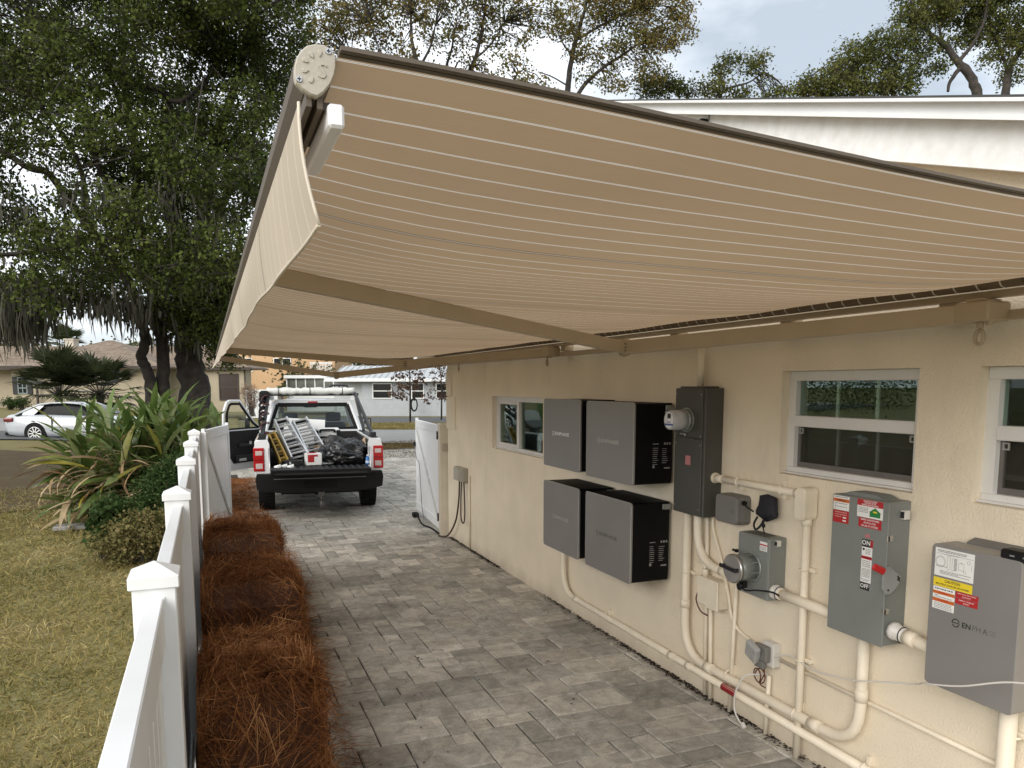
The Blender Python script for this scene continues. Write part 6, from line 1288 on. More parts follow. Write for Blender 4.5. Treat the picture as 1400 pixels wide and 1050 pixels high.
# ---------------------------------------------------------------- tree skeletons and foliage masses (metres)
OAK_A = [(-5.6, 20.33, 12.16, 0.84, 0.47), (-6.41, 26.17, 15.41, 1.14, 0.74), (-4.43, 21.27, 12.93, 0.75, 0.57), (-4.32, 26.15, 15.99, 1.18, 0.62), (-2.85, 19.71, 12.54, 0.91, 0.46), (-2.62, 27.85, 17.04, 1.01, 0.92), (-1.9, 24.55, 15.42, 0.91, 0.66), (-0.99, 25.98, 16.24, 0.95, 0.68), (-6.63, 24.54, 13.53, 0.81, 0.72), (-6.78, 27.78, 15.34, 1.07, 0.72), (-4.43, 20.02, 11.62, 0.71, 0.58), (-4.37, 23.92, 13.76, 1.02, 0.56), (-3.56, 23.81, 13.9, 0.97, 0.77), (-1.93, 20.47, 12.55, 0.99, 0.56), (-1.62, 25.67, 14.88, 0.91, 0.69), (-0.83, 24.01, 14.59, 0.86, 0.6), (-7.81, 27.39, 13.59, 1.08, 0.78), (-6.83, 26.96, 13.97, 0.98, 0.77), (-5.35, 23.94, 12.46, 0.94, 0.6), (-4.82, 28.6, 14.97, 1.23, 0.91), (-3.67, 26.57, 14.3, 1.14, 0.85), (-2.56, 24.05, 13.34, 0.97, 0.74), (-2.27, 26.99, 14.58, 1.31, 0.86), (-5.6, 20.24, 10.1, 0.92, 0.52), (-5.79, 23.18, 11.47, 0.82, 0.66), (-5.14, 23.1, 11.61, 1.07, 0.53), (-5.29, 28.3, 13.99, 1.13, 0.71), (-3.64, 24.74, 12.39, 0.91, 0.69), (-2.68, 26.46, 13.59, 1.11, 0.85), (-1.98, 24.71, 12.76, 1.15, 0.69), (-8.23, 28.07, 12.15, 1.23, 0.78), (-5.98, 23.49, 10.68, 0.86, 0.62), (-4.74, 21.42, 10.16, 0.96, 0.53), (-5.22, 27.31, 12.11, 1.13, 0.65), (-3.03, 21.63, 10.3, 0.87, 0.67), (-3.3, 26.97, 12.34, 1.27, 0.7), (-1.73, 19.85, 10.05, 0.71, 0.52), (-8.2, 29.5, 11.82, 1.32, 0.85), (-6.79, 27.12, 11.19, 1.06, 0.77), (-4.27, 20.06, 9.1, 0.7, 0.48), (-5.09, 25.85, 11.23, 0.97, 0.63), (-4.15, 27.8, 11.47, 1.35, 0.86), (-2.59, 20.5, 9.47, 1.0, 0.59), (-1.42, 20.34, 9.48, 0.9, 0.56), (-1.24, 25.0, 11.11, 1.27, 0.87), (-6.58, 22.17, 8.55, 0.89, 0.57), (-7.56, 29.08, 10.67, 1.02, 0.81), (-5.75, 26.45, 10.27, 1.06, 0.64), (-4.55, 24.53, 9.84, 1.04, 0.72), (-3.41, 21.84, 9.01, 0.87, 0.73), (-2.37, 20.28, 8.56, 0.77, 0.57), (-1.74, 20.87, 8.88, 0.86, 0.71), (-1.06, 23.75, 9.75, 1.01, 0.72), (-6.86, 24.31, 8.46, 1.12, 0.64), (-6.5, 24.69, 8.46, 1.08, 0.62), (-5.76, 26.11, 9.08, 1.14, 0.76), (-5.17, 26.57, 9.4, 0.93, 0.85), (-3.6, 22.58, 8.05, 0.84, 0.72), (-2.32, 18.79, 7.47, 0.78, 0.47), (-2.35, 25.82, 9.51, 0.99, 0.67), (-0.86, 19.06, 7.61, 0.87, 0.66), (-8.58, 28.21, 8.31, 1.01, 0.85), (-5.92, 22.88, 7.35, 0.78, 0.63), (-5.67, 24.62, 8.03, 1.16, 0.69), (-2.64, 23.96, 8.2, 1.14, 0.71), (-1.71, 24.69, 8.36, 1.05, 0.81), (-1.02, 23.51, 7.79, 1.11, 0.8), (-8.45, 27.9, 7.3, 1.2, 0.82), (-5.41, 20.89, 6.24, 0.93, 0.57), (-5.79, 23.87, 6.65, 0.94, 0.58), (-4.72, 23.82, 6.9, 1.02, 0.69), (-2.38, 21.01, 6.5, 1.05, 0.53), (-1.39, 18.85, 5.96, 0.89, 0.51), (-7.28, 24.14, 5.57, 0.98, 0.7), (-6.52, 24.93, 5.86, 1.15, 0.74), (-5.05, 20.93, 5.42, 0.85, 0.52), (-5.64, 28.15, 6.81, 1.24, 0.76), (-3.19, 20.18, 5.39, 0.85, 0.57), (-2.19, 19.26, 5.11, 0.89, 0.6), (-1.65, 19.32, 5.53, 0.8, 0.6), (-1.04, 18.95, 5.22, 0.85, 0.65), (-5.4, 19.53, 4.23, 0.85, 0.53), (-3.47, 19.64, 4.35, 0.7, 0.62), (-3.42, 25.83, 5.55, 1.1, 0.87), (-2.18, 24.94, 5.57, 0.99, 0.7), (-4.57, 23.78, 4.71, 0.77, 0.48), (-3.68, 23.43, 4.71, 0.86, 0.42), (-2.62, 22.99, 4.61, 0.96, 0.5), (-1.92, 23.78, 4.44, 0.6, 0.5), (-5.04, 22.81, 4.13, 0.82, 0.64)]
OAK_B = [(0.17, 21.53, 14.2, 0.97, 0.64), (0.9, 23.81, 15.45, 1.22, 0.83), (1.74, 19.52, 13.46, 0.93, 0.52), (0.45, 20.7, 12.74, 0.92, 0.52), (1.29, 22.27, 13.79, 1.05, 0.62), (1.71, 18.74, 12.18, 0.98, 0.65), (-0.41, 18.9, 11.18, 0.91, 0.54), (0.08, 22.81, 13.27, 1.15, 0.73), (1.1, 21.06, 12.72, 0.96, 0.69), (1.5, 18.08, 11.21, 0.87, 0.49), (-0.65, 21.19, 11.21, 0.95, 0.67), (0.25, 20.48, 11.4, 0.91, 0.59), (0.65, 17.93, 10.37, 0.82, 0.5), (2.45, 24.8, 13.74, 1.18, 0.75), (-0.62, 20.77, 10.61, 0.82, 0.55), (0.31, 22.42, 11.26, 0.87, 0.72), (0.96, 21.89, 11.19, 1.04, 0.74), (1.99, 21.59, 11.27, 0.96, 0.66), (0.34, 22.9, 10.72, 0.96, 0.8), (1.17, 23.79, 11.39, 0.98, 0.73), (2.35, 24.45, 11.33, 1.07, 0.74), (-0.29, 24.9, 10.21, 0.96, 0.69), (1.11, 19.59, 8.67, 0.8, 0.6), (2.15, 22.41, 9.98, 0.94, 0.74), (-0.21, 22.21, 8.38, 1.14, 0.78), (0.82, 22.06, 8.84, 1.15, 0.75), (-0.12, 17.76, 6.72, 0.69, 0.48), (1.16, 21.65, 7.92, 0.88, 0.79), (1.36, 18.75, 6.84, 0.98, 0.69), (-0.8, 24.87, 7.63, 1.0, 0.74), (-0.0, 25.29, 7.16, 1.27, 0.77), (0.69, 21.26, 6.97, 1.11, 0.7), (-0.42, 22.2, 5.67, 1.05, 0.73), (0.45, 18.23, 5.08, 0.84, 0.65), (-0.69, 18.69, 4.81, 0.8, 0.66), (-0.47, 23.61, 5.36, 1.22, 0.67), (0.53, 23.37, 5.13, 0.97, 0.76), (-0.27, 24.18, 4.23, 0.95, 0.84), (0.42, 23.38, 4.39, 0.82, 0.93), (0.71, 24.27, 3.74, 0.6, 0.86), (-0.51, 23.25, 4.74, 1.0, 0.8), (0.2, 24.99, 3.56, 0.66, 0.55), (-1.08, 25.64, 4.65, 0.77, 0.66), (1.14, 23.72, 5.07, 0.63, 0.95), (0.11, 23.13, 3.95, 0.85, 0.71), (0.56, 23.18, 3.16, 0.53, 0.53), (0.41, 22.34, 4.68, 0.88, 0.78), (-0.78, 24.78, 3.95, 0.56, 0.54)]
OAK_A_LIMBS = [[(-1.44, 24.25, 1.09, 0.22), (-1.51, 24.42, 2.18, 0.16), (-1.6, 24.52, 2.7, 0.15), (-1.73, 24.6, 2.97, 0.145), (-1.61, 24.6, 3.35, 0.14), (-1.62, 24.66, 3.77, 0.14), (-1.72, 24.24, 4.49, 0.14), (-2.07, 23.95, 5.33, 0.13), (-2.73, 23.25, 6.33, 0.11), (-3.49, 23.15, 7.52, 0.09), (-3.94, 23.13, 7.65, 0.08), (-4.54, 23.09, 8.02, 0.07), (-5.39, 22.92, 8.3, 0.05)], [(-1.18, 24.47, 1.08, 0.24), (-1.18, 24.64, 2.41, 0.18), (-1.16, 24.76, 3.45, 0.17), (-1.31, 24.58, 4.15, 0.17), (-1.36, 24.19, 5.2, 0.16), (-1.55, 23.91, 6.73, 0.13), (-1.52, 23.59, 8.57, 0.1), (-1.7, 23.33, 10.32, 0.08), (-1.65, 23.46, 11.48, 0.05), (-1.47, 23.57, 12.98, 0.04)], [(-1.36, 24.19, 5.2, 0.12), (-1.9, 23.42, 6.04, 0.1), (-3.1, 23.35, 5.95, 0.08), (-4.07, 23.15, 5.57, 0.06), (-5.32, 23.08, 5.4, 0.05)], [(-1.52, 23.59, 8.57, 0.09), (-1.87, 23.33, 9.75, 0.06), (-2.17, 23.57, 10.74, 0.05), (-2.7, 23.82, 11.08, 0.04)], [(-2.73, 23.25, 6.33, 0.08), (-2.77, 22.89, 7.71, 0.06), (-3.48, 22.79, 9.01, 0.05), (-4.3, 23.19, 9.55, 0.04)], [(-1.55, 23.91, 6.73, 0.1), (-2.31, 23.25, 7.66, 0.08), (-2.77, 23.64, 9.37, 0.06), (-3.24, 24.04, 11.08, 0.04)]]
OAK_B_LIMBS = [[(-0.32, 24.89, 1.04, 0.55), (-0.37, 25.05, 2.18, 0.42), (-0.48, 25.19, 2.99, 0.38), (-0.43, 25.26, 3.73, 0.34), (-0.31, 24.82, 4.92, 0.28), (0.03, 24.35, 6.53, 0.22), (0.39, 23.34, 8.33, 0.15), (1.01, 22.78, 10.13, 0.1), (1.49, 22.21, 11.46, 0.07), (1.82, 22.24, 12.79, 0.05)], [(-0.31, 24.82, 4.92, 0.2), (-0.67, 24.59, 6.32, 0.16), (-0.65, 23.73, 8.13, 0.12), (-0.63, 23.38, 9.78, 0.09), (-1.15, 23.07, 9.98, 0.06), (-1.59, 23.25, 10.01, 0.05)], [(-0.63, 23.38, 9.78, 0.07), (-0.18, 22.65, 9.65, 0.06), (0.47, 22.47, 10.32, 0.05), (1.03, 22.34, 11.08, 0.04)], [(0.03, 24.35, 6.53, 0.14), (0.74, 23.64, 7.45, 0.1), (1.34, 23.01, 8.73, 0.07), (1.96, 22.94, 10.13, 0.05)], [(-0.47, 25.28, 3.73, 0.2), (0.24, 24.55, 4.49, 0.13), (0.76, 23.9, 5.27, 0.09), (1.1, 23.92, 6.53, 0.06)]]
MOSS = [(-4.2, 24.07, 3.9, 0.56), (-4.9, 24.13, 4.13, 0.66), (-3.96, 21.85, 4.2, 0.5), (-5.19, 24.42, 4.68, 0.95), (-4.04, 22.68, 3.8, 0.91), (-4.12, 22.09, 3.98, 1.0), (-4.92, 23.74, 4.38, 0.97), (-4.01, 22.54, 4.44, 0.92), (-4.87, 22.85, 3.83, 0.71), (-4.51, 22.42, 3.98, 0.54), (-4.97, 23.66, 4.72, 1.13), (-4.91, 23.01, 4.29, 0.66), (-4.57, 23.07, 4.69, 0.64), (-5.13, 24.39, 4.79, 0.98), (-4.05, 23.45, 3.97, 0.63), (-4.99, 23.69, 3.77, 0.96), (-4.87, 23.34, 3.96, 0.53), (-4.85, 23.5, 3.78, 0.53), (-4.84, 22.93, 3.97, 0.77), (-4.83, 23.32, 4.63, 0.75), (-4.75, 23.18, 4.65, 0.54), (-4.7, 22.25, 4.21, 0.9), (-4.37, 24.06, 4.13, 0.6), (-4.34, 22.16, 4.28, 0.98), (-5.06, 23.7, 3.77, 1.13), (-5.18, 24.39, 3.92, 1.02), (-4.37, 23.04, 4.11, 1.02), (-4.33, 22.87, 4.2, 0.87), (-4.51, 23.69, 3.83, 0.7), (-4.2, 23.03, 4.57, 0.81), (-4.04, 22.25, 4.66, 0.56), (-4.34, 23.27, 4.66, 1.05), (-4.57, 23.43, 4.61, 0.74), (-4.59, 23.64, 4.68, 0.7), (-4.01, 23.36, 4.32, 1.09), (-4.09, 24.0, 4.92, 0.56), (-3.89, 22.34, 3.91, 0.91), (-4.44, 23.42, 4.36, 0.77), (-4.08, 21.88, 3.97, 0.84), (-4.27, 23.09, 3.87, 0.82), (-5.02, 24.27, 4.71, 0.53), (-3.96, 22.74, 4.67, 0.86), (-5.11, 24.06, 4.4, 0.74), (-5.0, 24.4, 4.88, 0.56), (-4.18, 22.53, 4.08, 0.81), (-4.13, 22.49, 4.54, 1.04), (-4.75, 23.16, 4.28, 0.97), (-4.14, 23.25, 4.01, 0.83), (-4.87, 23.14, 4.18, 0.95), (-4.52, 22.96, 4.67, 1.0), (-4.27, 22.07, 4.0, 0.58), (-4.52, 22.33, 4.21, 1.04), (-4.49, 22.65, 4.76, 0.77), (-4.16, 22.07, 3.85, 1.05), (-4.14, 23.33, 4.29, 0.68), (-5.04, 24.45, 4.95, 1.1), (-4.51, 23.09, 4.16, 0.91), (-4.74, 22.5, 3.93, 0.82), (-4.39, 23.32, 3.91, 0.59), (-4.14, 23.17, 4.43, 1.0), (-3.91, 22.87, 4.7, 0.67), (-4.25, 23.97, 4.48, 1.03), (-4.64, 23.57, 4.02, 0.55), (-4.82, 24.06, 4.77, 0.75), (-4.92, 24.35, 4.13, 0.59), (-4.36, 23.78, 4.65, 0.98), (-4.01, 22.12, 4.11, 0.98), (-5.11, 24.39, 4.28, 0.67), (-4.55, 23.47, 4.11, 0.69), (-4.67, 23.64, 3.87, 0.59), (-2.39, 23.08, 4.24, 0.61), (-3.51, 24.14, 4.63, 0.32), (-3.87, 24.33, 4.72, 0.59), (-3.46, 22.62, 4.22, 0.46), (-4.13, 24.11, 4.44, 0.43), (-2.47, 22.84, 4.63, 0.55), (-3.16, 23.38, 4.31, 0.57), (-2.28, 23.55, 4.61, 0.58), (-2.97, 22.9, 4.28, 0.45), (-3.18, 22.77, 4.4, 0.59), (-2.53, 22.98, 4.36, 0.41), (-3.6, 23.23, 4.33, 0.35), (-2.81, 23.39, 4.67, 0.56), (-3.28, 24.28, 4.73, 0.5), (-3.27, 23.42, 4.68, 0.29), (-1.78, 22.13, 4.25, 0.37), (-3.85, 23.6, 4.6, 0.6), (-2.93, 22.52, 4.11, 0.23), (-1.91, 22.22, 4.44, 0.39), (-2.42, 22.05, 4.49, 0.45), (-2.33, 22.11, 4.32, 0.57), (-3.1, 24.0, 4.49, 0.26), (-2.85, 23.37, 4.5, 0.3), (-3.46, 23.45, 4.59, 0.33), (-1.79, 23.11, 4.26, 0.39), (-2.06, 23.36, 4.44, 0.65), (-3.91, 24.35, 4.36, 0.39), (-3.32, 24.15, 4.79, 0.3), (-4.03, 23.59, 4.66, 0.51), (-1.73, 21.73, 4.25, 0.59), (-1.96, 23.56, 4.33, 0.6), (-2.24, 21.76, 4.17, 0.62), (-4.07, 23.7, 4.48, 0.43), (-3.15, 22.77, 4.38, 0.49), (-1.9, 23.93, 4.4, 0.47), (-1.93, 24.24, 4.38, 0.5), (-1.45, 24.11, 4.42, 0.5), (-1.39, 23.89, 4.29, 0.45), (-1.32, 23.93, 4.14, 0.66), (-1.69, 24.11, 4.43, 0.62), (-1.48, 23.05, 4.24, 0.49), (-1.85, 23.43, 4.28, 0.52), (-1.82, 24.03, 4.42, 0.52), (-1.79, 23.16, 4.06, 0.44), (-1.44, 23.73, 4.3, 0.65), (-1.82, 23.45, 4.29, 0.52), (-1.62, 23.97, 4.29, 0.49), (-1.6, 23.27, 4.26, 0.64), (-0.08, 24.42, 4.1, 0.65), (0.99, 23.58, 3.91, 0.47), (0.59, 23.06, 3.93, 0.52), (0.43, 24.22, 4.2, 0.62), (0.81, 23.85, 4.23, 0.53), (-0.15, 23.48, 4.17, 0.63), (-0.27, 23.74, 4.15, 0.52), (0.09, 23.32, 3.76, 0.43), (0.68, 23.08, 3.81, 0.47), (0.96, 23.28, 3.7, 0.6), (-0.17, 24.57, 4.43, 0.35), (1.0, 24.01, 4.14, 0.5), (0.8, 23.18, 3.85, 0.3), (-0.45, 23.6, 3.95, 0.32), (-0.07, 23.76, 4.37, 0.55), (-0.36, 23.75, 3.83, 0.44), (-0.06, 23.34, 3.77, 0.62), (-0.61, 24.22, 3.73, 0.61), (-0.26, 24.55, 3.63, 0.37), (-0.69, 24.39, 3.46, 0.41), (-0.89, 24.86, 3.6, 0.32), (0.23, 24.27, 3.97, 0.54), (-0.6, 24.58, 3.84, 0.67), (-0.6, 24.91, 3.92, 0.43), (-0.83, 24.91, 3.47, 0.4), (-0.24, 24.28, 3.48, 0.46), (-4.37, 22.01, 6.68, 0.42), (0.18, 19.37, 5.78, 0.36), (-3.72, 21.83, 5.87, 0.29), (-1.38, 20.76, 4.6, 0.35), (-0.89, 19.53, 6.48, 0.52), (-0.66, 20.29, 5.47, 0.35), (0.04, 20.63, 5.83, 0.53), (-2.6, 20.54, 4.94, 0.45), (0.03, 20.05, 4.69, 0.29), (-3.49, 20.79, 4.89, 0.26), (-1.35, 21.02, 6.04, 0.29), (-1.66, 19.73, 4.56, 0.35), (-2.17, 20.11, 6.45, 0.32), (-1.46, 20.92, 6.68, 0.37), (-2.91, 21.51, 4.97, 0.4), (-3.06, 21.47, 5.78, 0.53), (-0.8, 19.63, 6.76, 0.6), (-1.43, 19.64, 5.56, 0.51), (0.0, 19.47, 6.1, 0.23), (-2.75, 20.9, 5.69, 0.21), (-3.98, 22.32, 6.53, 0.63), (0.17, 19.56, 5.7, 0.57), (-0.41, 20.49, 5.46, 0.61), (-1.62, 21.16, 6.44, 0.61), (-3.27, 21.84, 6.13, 0.55), (-4.02, 20.86, 4.93, 0.25), (-4.1, 21.46, 5.82, 0.28), (-0.61, 21.22, 6.7, 0.65), (-2.45, 20.08, 6.66, 0.41), (-2.51, 20.64, 5.05, 0.31), (-3.69, 21.82, 4.63, 0.5), (-3.3, 21.82, 5.98, 0.49), (-3.0, 21.85, 6.24, 0.24), (-0.99, 20.29, 5.25, 0.44), (0.54, 20.33, 6.27, 0.52), (-0.44, 20.66, 6.88, 0.37), (-3.64, 20.73, 4.7, 0.39), (-2.66, 20.63, 6.57, 0.45), (-0.99, 19.48, 5.04, 0.31), (0.01, 20.45, 5.78, 0.41)]
BACK_A = [(5.36, 34.3, 16.56, 1.16, 0.8), (6.39, 33.98, 17.32, 1.1, 0.73), (5.71, 32.91, 15.23, 0.89, 0.36), (7.59, 34.57, 17.16, 1.07, 0.82), (7.06, 34.95, 18.58, 1.58, 0.69), (8.54, 33.19, 17.78, 1.22, 0.61), (9.36, 32.75, 16.86, 0.8, 0.55), (8.32, 33.05, 15.95, 0.73, 0.43), (7.09, 32.37, 15.23, 0.71, 0.3), (4.97, 33.46, 17.29, 1.04, 0.65), (9.44, 32.96, 18.84, 1.84, 0.77), (6.91, 34.04, 19.45, 1.84, 0.77)]
BACK_B = [(11.49, 34.28, 18.59, 1.3, 0.78), (12.51, 33.76, 17.62, 0.78, 0.65), (10.83, 34.39, 17.3, 0.78, 0.59), (11.7, 33.92, 16.33, 0.65, 0.46), (12.82, 32.33, 15.75, 0.95, 0.57), (13.67, 31.9, 15.03, 0.88, 0.44), (13.02, 33.72, 18.91, 1.3, 0.65), (11.56, 34.46, 20.2, 1.95, 0.81), (10.18, 34.5, 16.16, 0.46, 0.33), (14.66, 33.01, 18.43, 1.11, 0.65), (13.86, 33.2, 17.46, 0.52, 0.39)]
BACK_C = [(17.29, 34.27, 19.55, 1.45, 0.9), (18.91, 33.67, 19.89, 1.58, 0.9), (20.49, 33.0, 19.55, 1.38, 0.9), (21.26, 32.59, 18.7, 0.96, 0.62), (19.48, 33.23, 18.18, 1.17, 0.76), (18.17, 33.69, 17.67, 1.03, 0.62), (16.91, 34.23, 18.01, 0.76, 0.62), (20.06, 32.85, 16.99, 0.83, 0.55), (17.17, 33.96, 16.64, 0.55, 0.34), (18.43, 33.41, 16.3, 0.9, 0.41), (21.47, 32.65, 19.89, 0.76, 0.69), (18.96, 33.82, 21.26, 2.76, 0.9), (16.15, 34.66, 19.04, 0.69, 0.62), (20.6, 32.79, 18.18, 0.83, 0.48)]
BACK_D = [(21.48, 34.45, 16.98, 1.24, 0.44), (23.0, 33.84, 16.83, 1.02, 0.36), (24.38, 33.38, 17.63, 0.51, 0.51), (24.92, 33.25, 18.28, 0.51, 0.33), (25.75, 32.88, 17.91, 0.58, 0.36), (26.27, 32.72, 18.28, 0.44, 0.33), (26.4, 32.56, 17.45, 0.36, 0.36), (24.01, 33.42, 16.72, 0.87, 0.33), (25.35, 32.87, 16.61, 0.65, 0.29), (26.87, 32.26, 16.54, 0.8, 0.33)]
BACK_E = [(27.73, 29.74, 16.4, 1.24, 0.55), (28.89, 29.42, 17.5, 1.1, 0.9), (30.36, 28.9, 18.01, 1.17, 0.83), (29.65, 28.99, 16.47, 1.24, 0.62), (31.11, 28.45, 16.81, 0.9, 0.76), (28.35, 29.44, 15.96, 1.38, 0.34), (26.75, 30.09, 16.06, 0.69, 0.34), (31.53, 28.58, 19.21, 0.9, 0.69), (32.52, 28.27, 19.89, 1.17, 0.62), (32.12, 28.22, 18.18, 0.76, 0.62), (34.57, 28.58, 20.21, 1.42, 0.57), (35.7, 28.07, 19.68, 1.06, 0.78), (36.64, 27.57, 18.63, 1.06, 0.71), (35.17, 28.19, 18.98, 0.78, 0.42), (37.51, 27.35, 19.68, 1.42, 0.85), (33.97, 29.0, 21.62, 2.48, 0.78), (36.92, 27.8, 21.44, 1.77, 0.78), (32.55, 27.9, 16.99, 0.48, 0.34), (36.91, 27.29, 17.22, 0.64, 0.57), (30.75, 28.49, 15.96, 1.03, 0.34), (34.17, 28.55, 18.63, 0.57, 0.35), (35.78, 27.8, 17.75, 0.5, 0.35), (38.76, 26.68, 18.28, 1.06, 1.06)]
BACK_LIMBS = [[[(10.74, 31.24, 9.11, 0.12), (9.21, 32.38, 13.36, 0.11), (8.83, 32.66, 14.43, 0.1), (8.78, 32.79, 15.34, 0.1), (8.58, 33.02, 16.56, 0.07), (8.59, 33.15, 17.62, 0.05)], [(8.78, 32.79, 15.34, 0.07), (9.28, 32.71, 16.26, 0.05), (9.52, 32.73, 17.17, 0.03)], [(10.47, 31.39, 9.41, 0.1), (7.71, 33.16, 14.89, 0.05), (7.02, 33.51, 15.49, 0.05), (6.19, 33.89, 15.95, 0.03)], [(7.71, 33.16, 14.89, 0.04), (7.33, 33.46, 16.1, 0.03), (6.96, 33.76, 17.32, 0.02)]], [[(11.16, 33.46, 10.83, 0.15), (11.36, 33.95, 15.48, 0.11), (11.71, 33.96, 16.65, 0.09), (12.0, 33.98, 17.78, 0.07), (12.24, 34.05, 19.07, 0.05), (12.41, 34.12, 20.2, 0.03)], [(10.23, 33.83, 10.83, 0.09), (10.43, 34.35, 15.74, 0.07), (10.73, 34.39, 16.97, 0.05), (10.92, 34.43, 17.94, 0.04)], [(11.71, 33.96, 16.65, 0.05), (12.4, 33.76, 17.3, 0.04), (12.99, 33.65, 18.26, 0.03)], [(10.83, 33.95, 13.74, 0.06), (10.7, 34.24, 15.68, 0.05), (10.98, 34.23, 16.49, 0.04)], [(12.33, 31.96, 11.2, 0.08), (12.78, 32.24, 14.97, 0.05), (13.26, 32.15, 15.75, 0.03)]], [[(16.11, 33.72, 11.34, 0.18), (16.32, 34.15, 15.45, 0.14), (16.55, 34.27, 17.16, 0.12), (16.82, 34.31, 18.35, 0.1), (17.3, 34.3, 19.83, 0.07), (17.51, 34.35, 20.92, 0.05)], [(16.26, 34.0, 14.08, 0.13), (16.81, 33.99, 15.79, 0.1), (17.66, 33.79, 16.81, 0.08), (18.75, 33.45, 17.6, 0.06), (19.8, 33.13, 18.35, 0.04)], [(16.82, 34.31, 18.35, 0.07), (18.24, 33.85, 19.21, 0.05), (19.55, 33.42, 19.89, 0.04)], [(16.88, 34.16, 17.33, 0.05), (16.27, 34.5, 18.18, 0.04), (15.99, 34.72, 19.04, 0.03)], [(16.51, 34.16, 16.13, 0.04), (15.73, 34.53, 16.64, 0.03), (15.1, 34.81, 16.88, 0.02)]], [[(24.17, 32.84, 12.57, 0.12), (24.32, 33.23, 16.18, 0.09), (24.45, 33.25, 16.72, 0.06), (25.03, 33.05, 16.98, 0.05), (25.72, 32.8, 17.19, 0.04), (26.41, 32.59, 17.7, 0.03)], [(24.34, 33.27, 16.54, 0.05), (24.34, 33.38, 17.45, 0.04), (24.64, 33.35, 18.17, 0.03)], [(22.65, 33.45, 12.57, 0.1), (22.8, 33.83, 16.18, 0.05), (22.32, 34.11, 16.9, 0.03)]], [[(34.17, 26.56, 11.34, 0.3), (34.28, 27.01, 15.27, 0.24), (34.13, 27.21, 16.47, 0.2), (33.53, 27.56, 17.33, 0.16), (32.93, 27.9, 18.18, 0.13), (32.31, 28.21, 18.7, 0.09), (31.7, 28.54, 19.38, 0.06)], [(34.13, 27.21, 16.47, 0.14), (33.78, 27.44, 17.16, 0.12), (33.17, 27.59, 16.47, 0.08), (33.02, 27.59, 15.96, 0.06)], [(36.18, 26.88, 11.59, 0.26), (36.52, 27.27, 15.81, 0.2), (36.68, 27.38, 17.22, 0.15), (37.28, 27.27, 18.28, 0.12), (38.15, 27.06, 19.33, 0.08)], [(33.53, 27.56, 17.33, 0.1), (34.21, 27.39, 18.18, 0.08), (34.73, 27.31, 19.21, 0.06), (34.93, 27.36, 20.24, 0.04)], [(36.68, 27.38, 17.22, 0.1), (36.31, 27.7, 18.63, 0.07), (36.01, 27.9, 19.33, 0.05)], [(32.93, 27.9, 18.18, 0.08), (32.8, 28.06, 19.04, 0.06), (33.33, 27.98, 20.07, 0.05)], [(30.42, 28.13, 12.02, 0.16), (30.63, 28.47, 15.45, 0.1), (30.31, 28.77, 16.81, 0.07), (29.69, 29.1, 17.5, 0.05)]]]
# ---------------------------------------------------------------- foliage
LEAF = np.array([[0, 0, 0], [.36, .45, .04], [0, 1, -.02], [-.36, .45, .04]], np.float32)
def leaves(P, size, rs, flat=.0, droop=.25):
    """one diamond leaf at each point, random heading"""
    n = len(P); D = rs.normal(size=(n, 3)); D[:, 2] = D[:, 2] * (1 - flat) - droop; D /= np.linalg.norm(D, axis=1, keepdims=True)
    rv = rs.normal(size=(n, 3)) + np.array([0, 0, 1.2 * flat]); S = np.cross(D, rv); S /= np.linalg.norm(S, axis=1, keepdims=True) + 1e-9; Nn = np.cross(S, D)
    s = (size * rs.uniform(.65, 1.35, n))[:, None]
    V = np.stack([P + s * (S * l[0] + D * l[1] + Nn * l[2]) for l in LEAF], 1).reshape(-1, 3); F = np.arange(4 * n).reshape(-1, 4); return V, F
def crown_points(blobs, n_tw, per, rs, spread, shell=.35, depth=None):
    b = np.array(blobs, float); vol = (b[:, 3] ** 2 * b[:, 4]) ** .75; k = rs.choice(len(b), n_tw, p=vol / vol.sum()); B_ = b[k]
    d = rs.normal(size=(n_tw, 3)); d /= np.linalg.norm(d, axis=1, keepdims=True); r = rs.uniform(shell, 1, n_tw) ** .7
    T = B_[:, :3] + d * r[:, None] * np.stack([B_[:, 3], B_[:, 3] * (depth or 1), B_[:, 4]], 1)
    ax = rs.normal(size=(n_tw, 3)); ax[:, 2] *= .5; ax /= np.linalg.norm(ax, axis=1, keepdims=True)
    P = T[:, None, :] + ax[:, None, :] * rs.uniform(-1, 1, (n_tw, per, 1)) * spread + rs.normal(scale=spread * .32, size=(n_tw, per, 3))
    return T, ax, P.reshape(-1, 3)
bark = M('oak_bark', (.040, .033, .027), .95, var=.4, vs=5, bump=1.0, bs=24)
bark_pale = M('pale_bark', (.10, .085, .07), .95, var=.35, vs=6, bump=.8, bs=30)
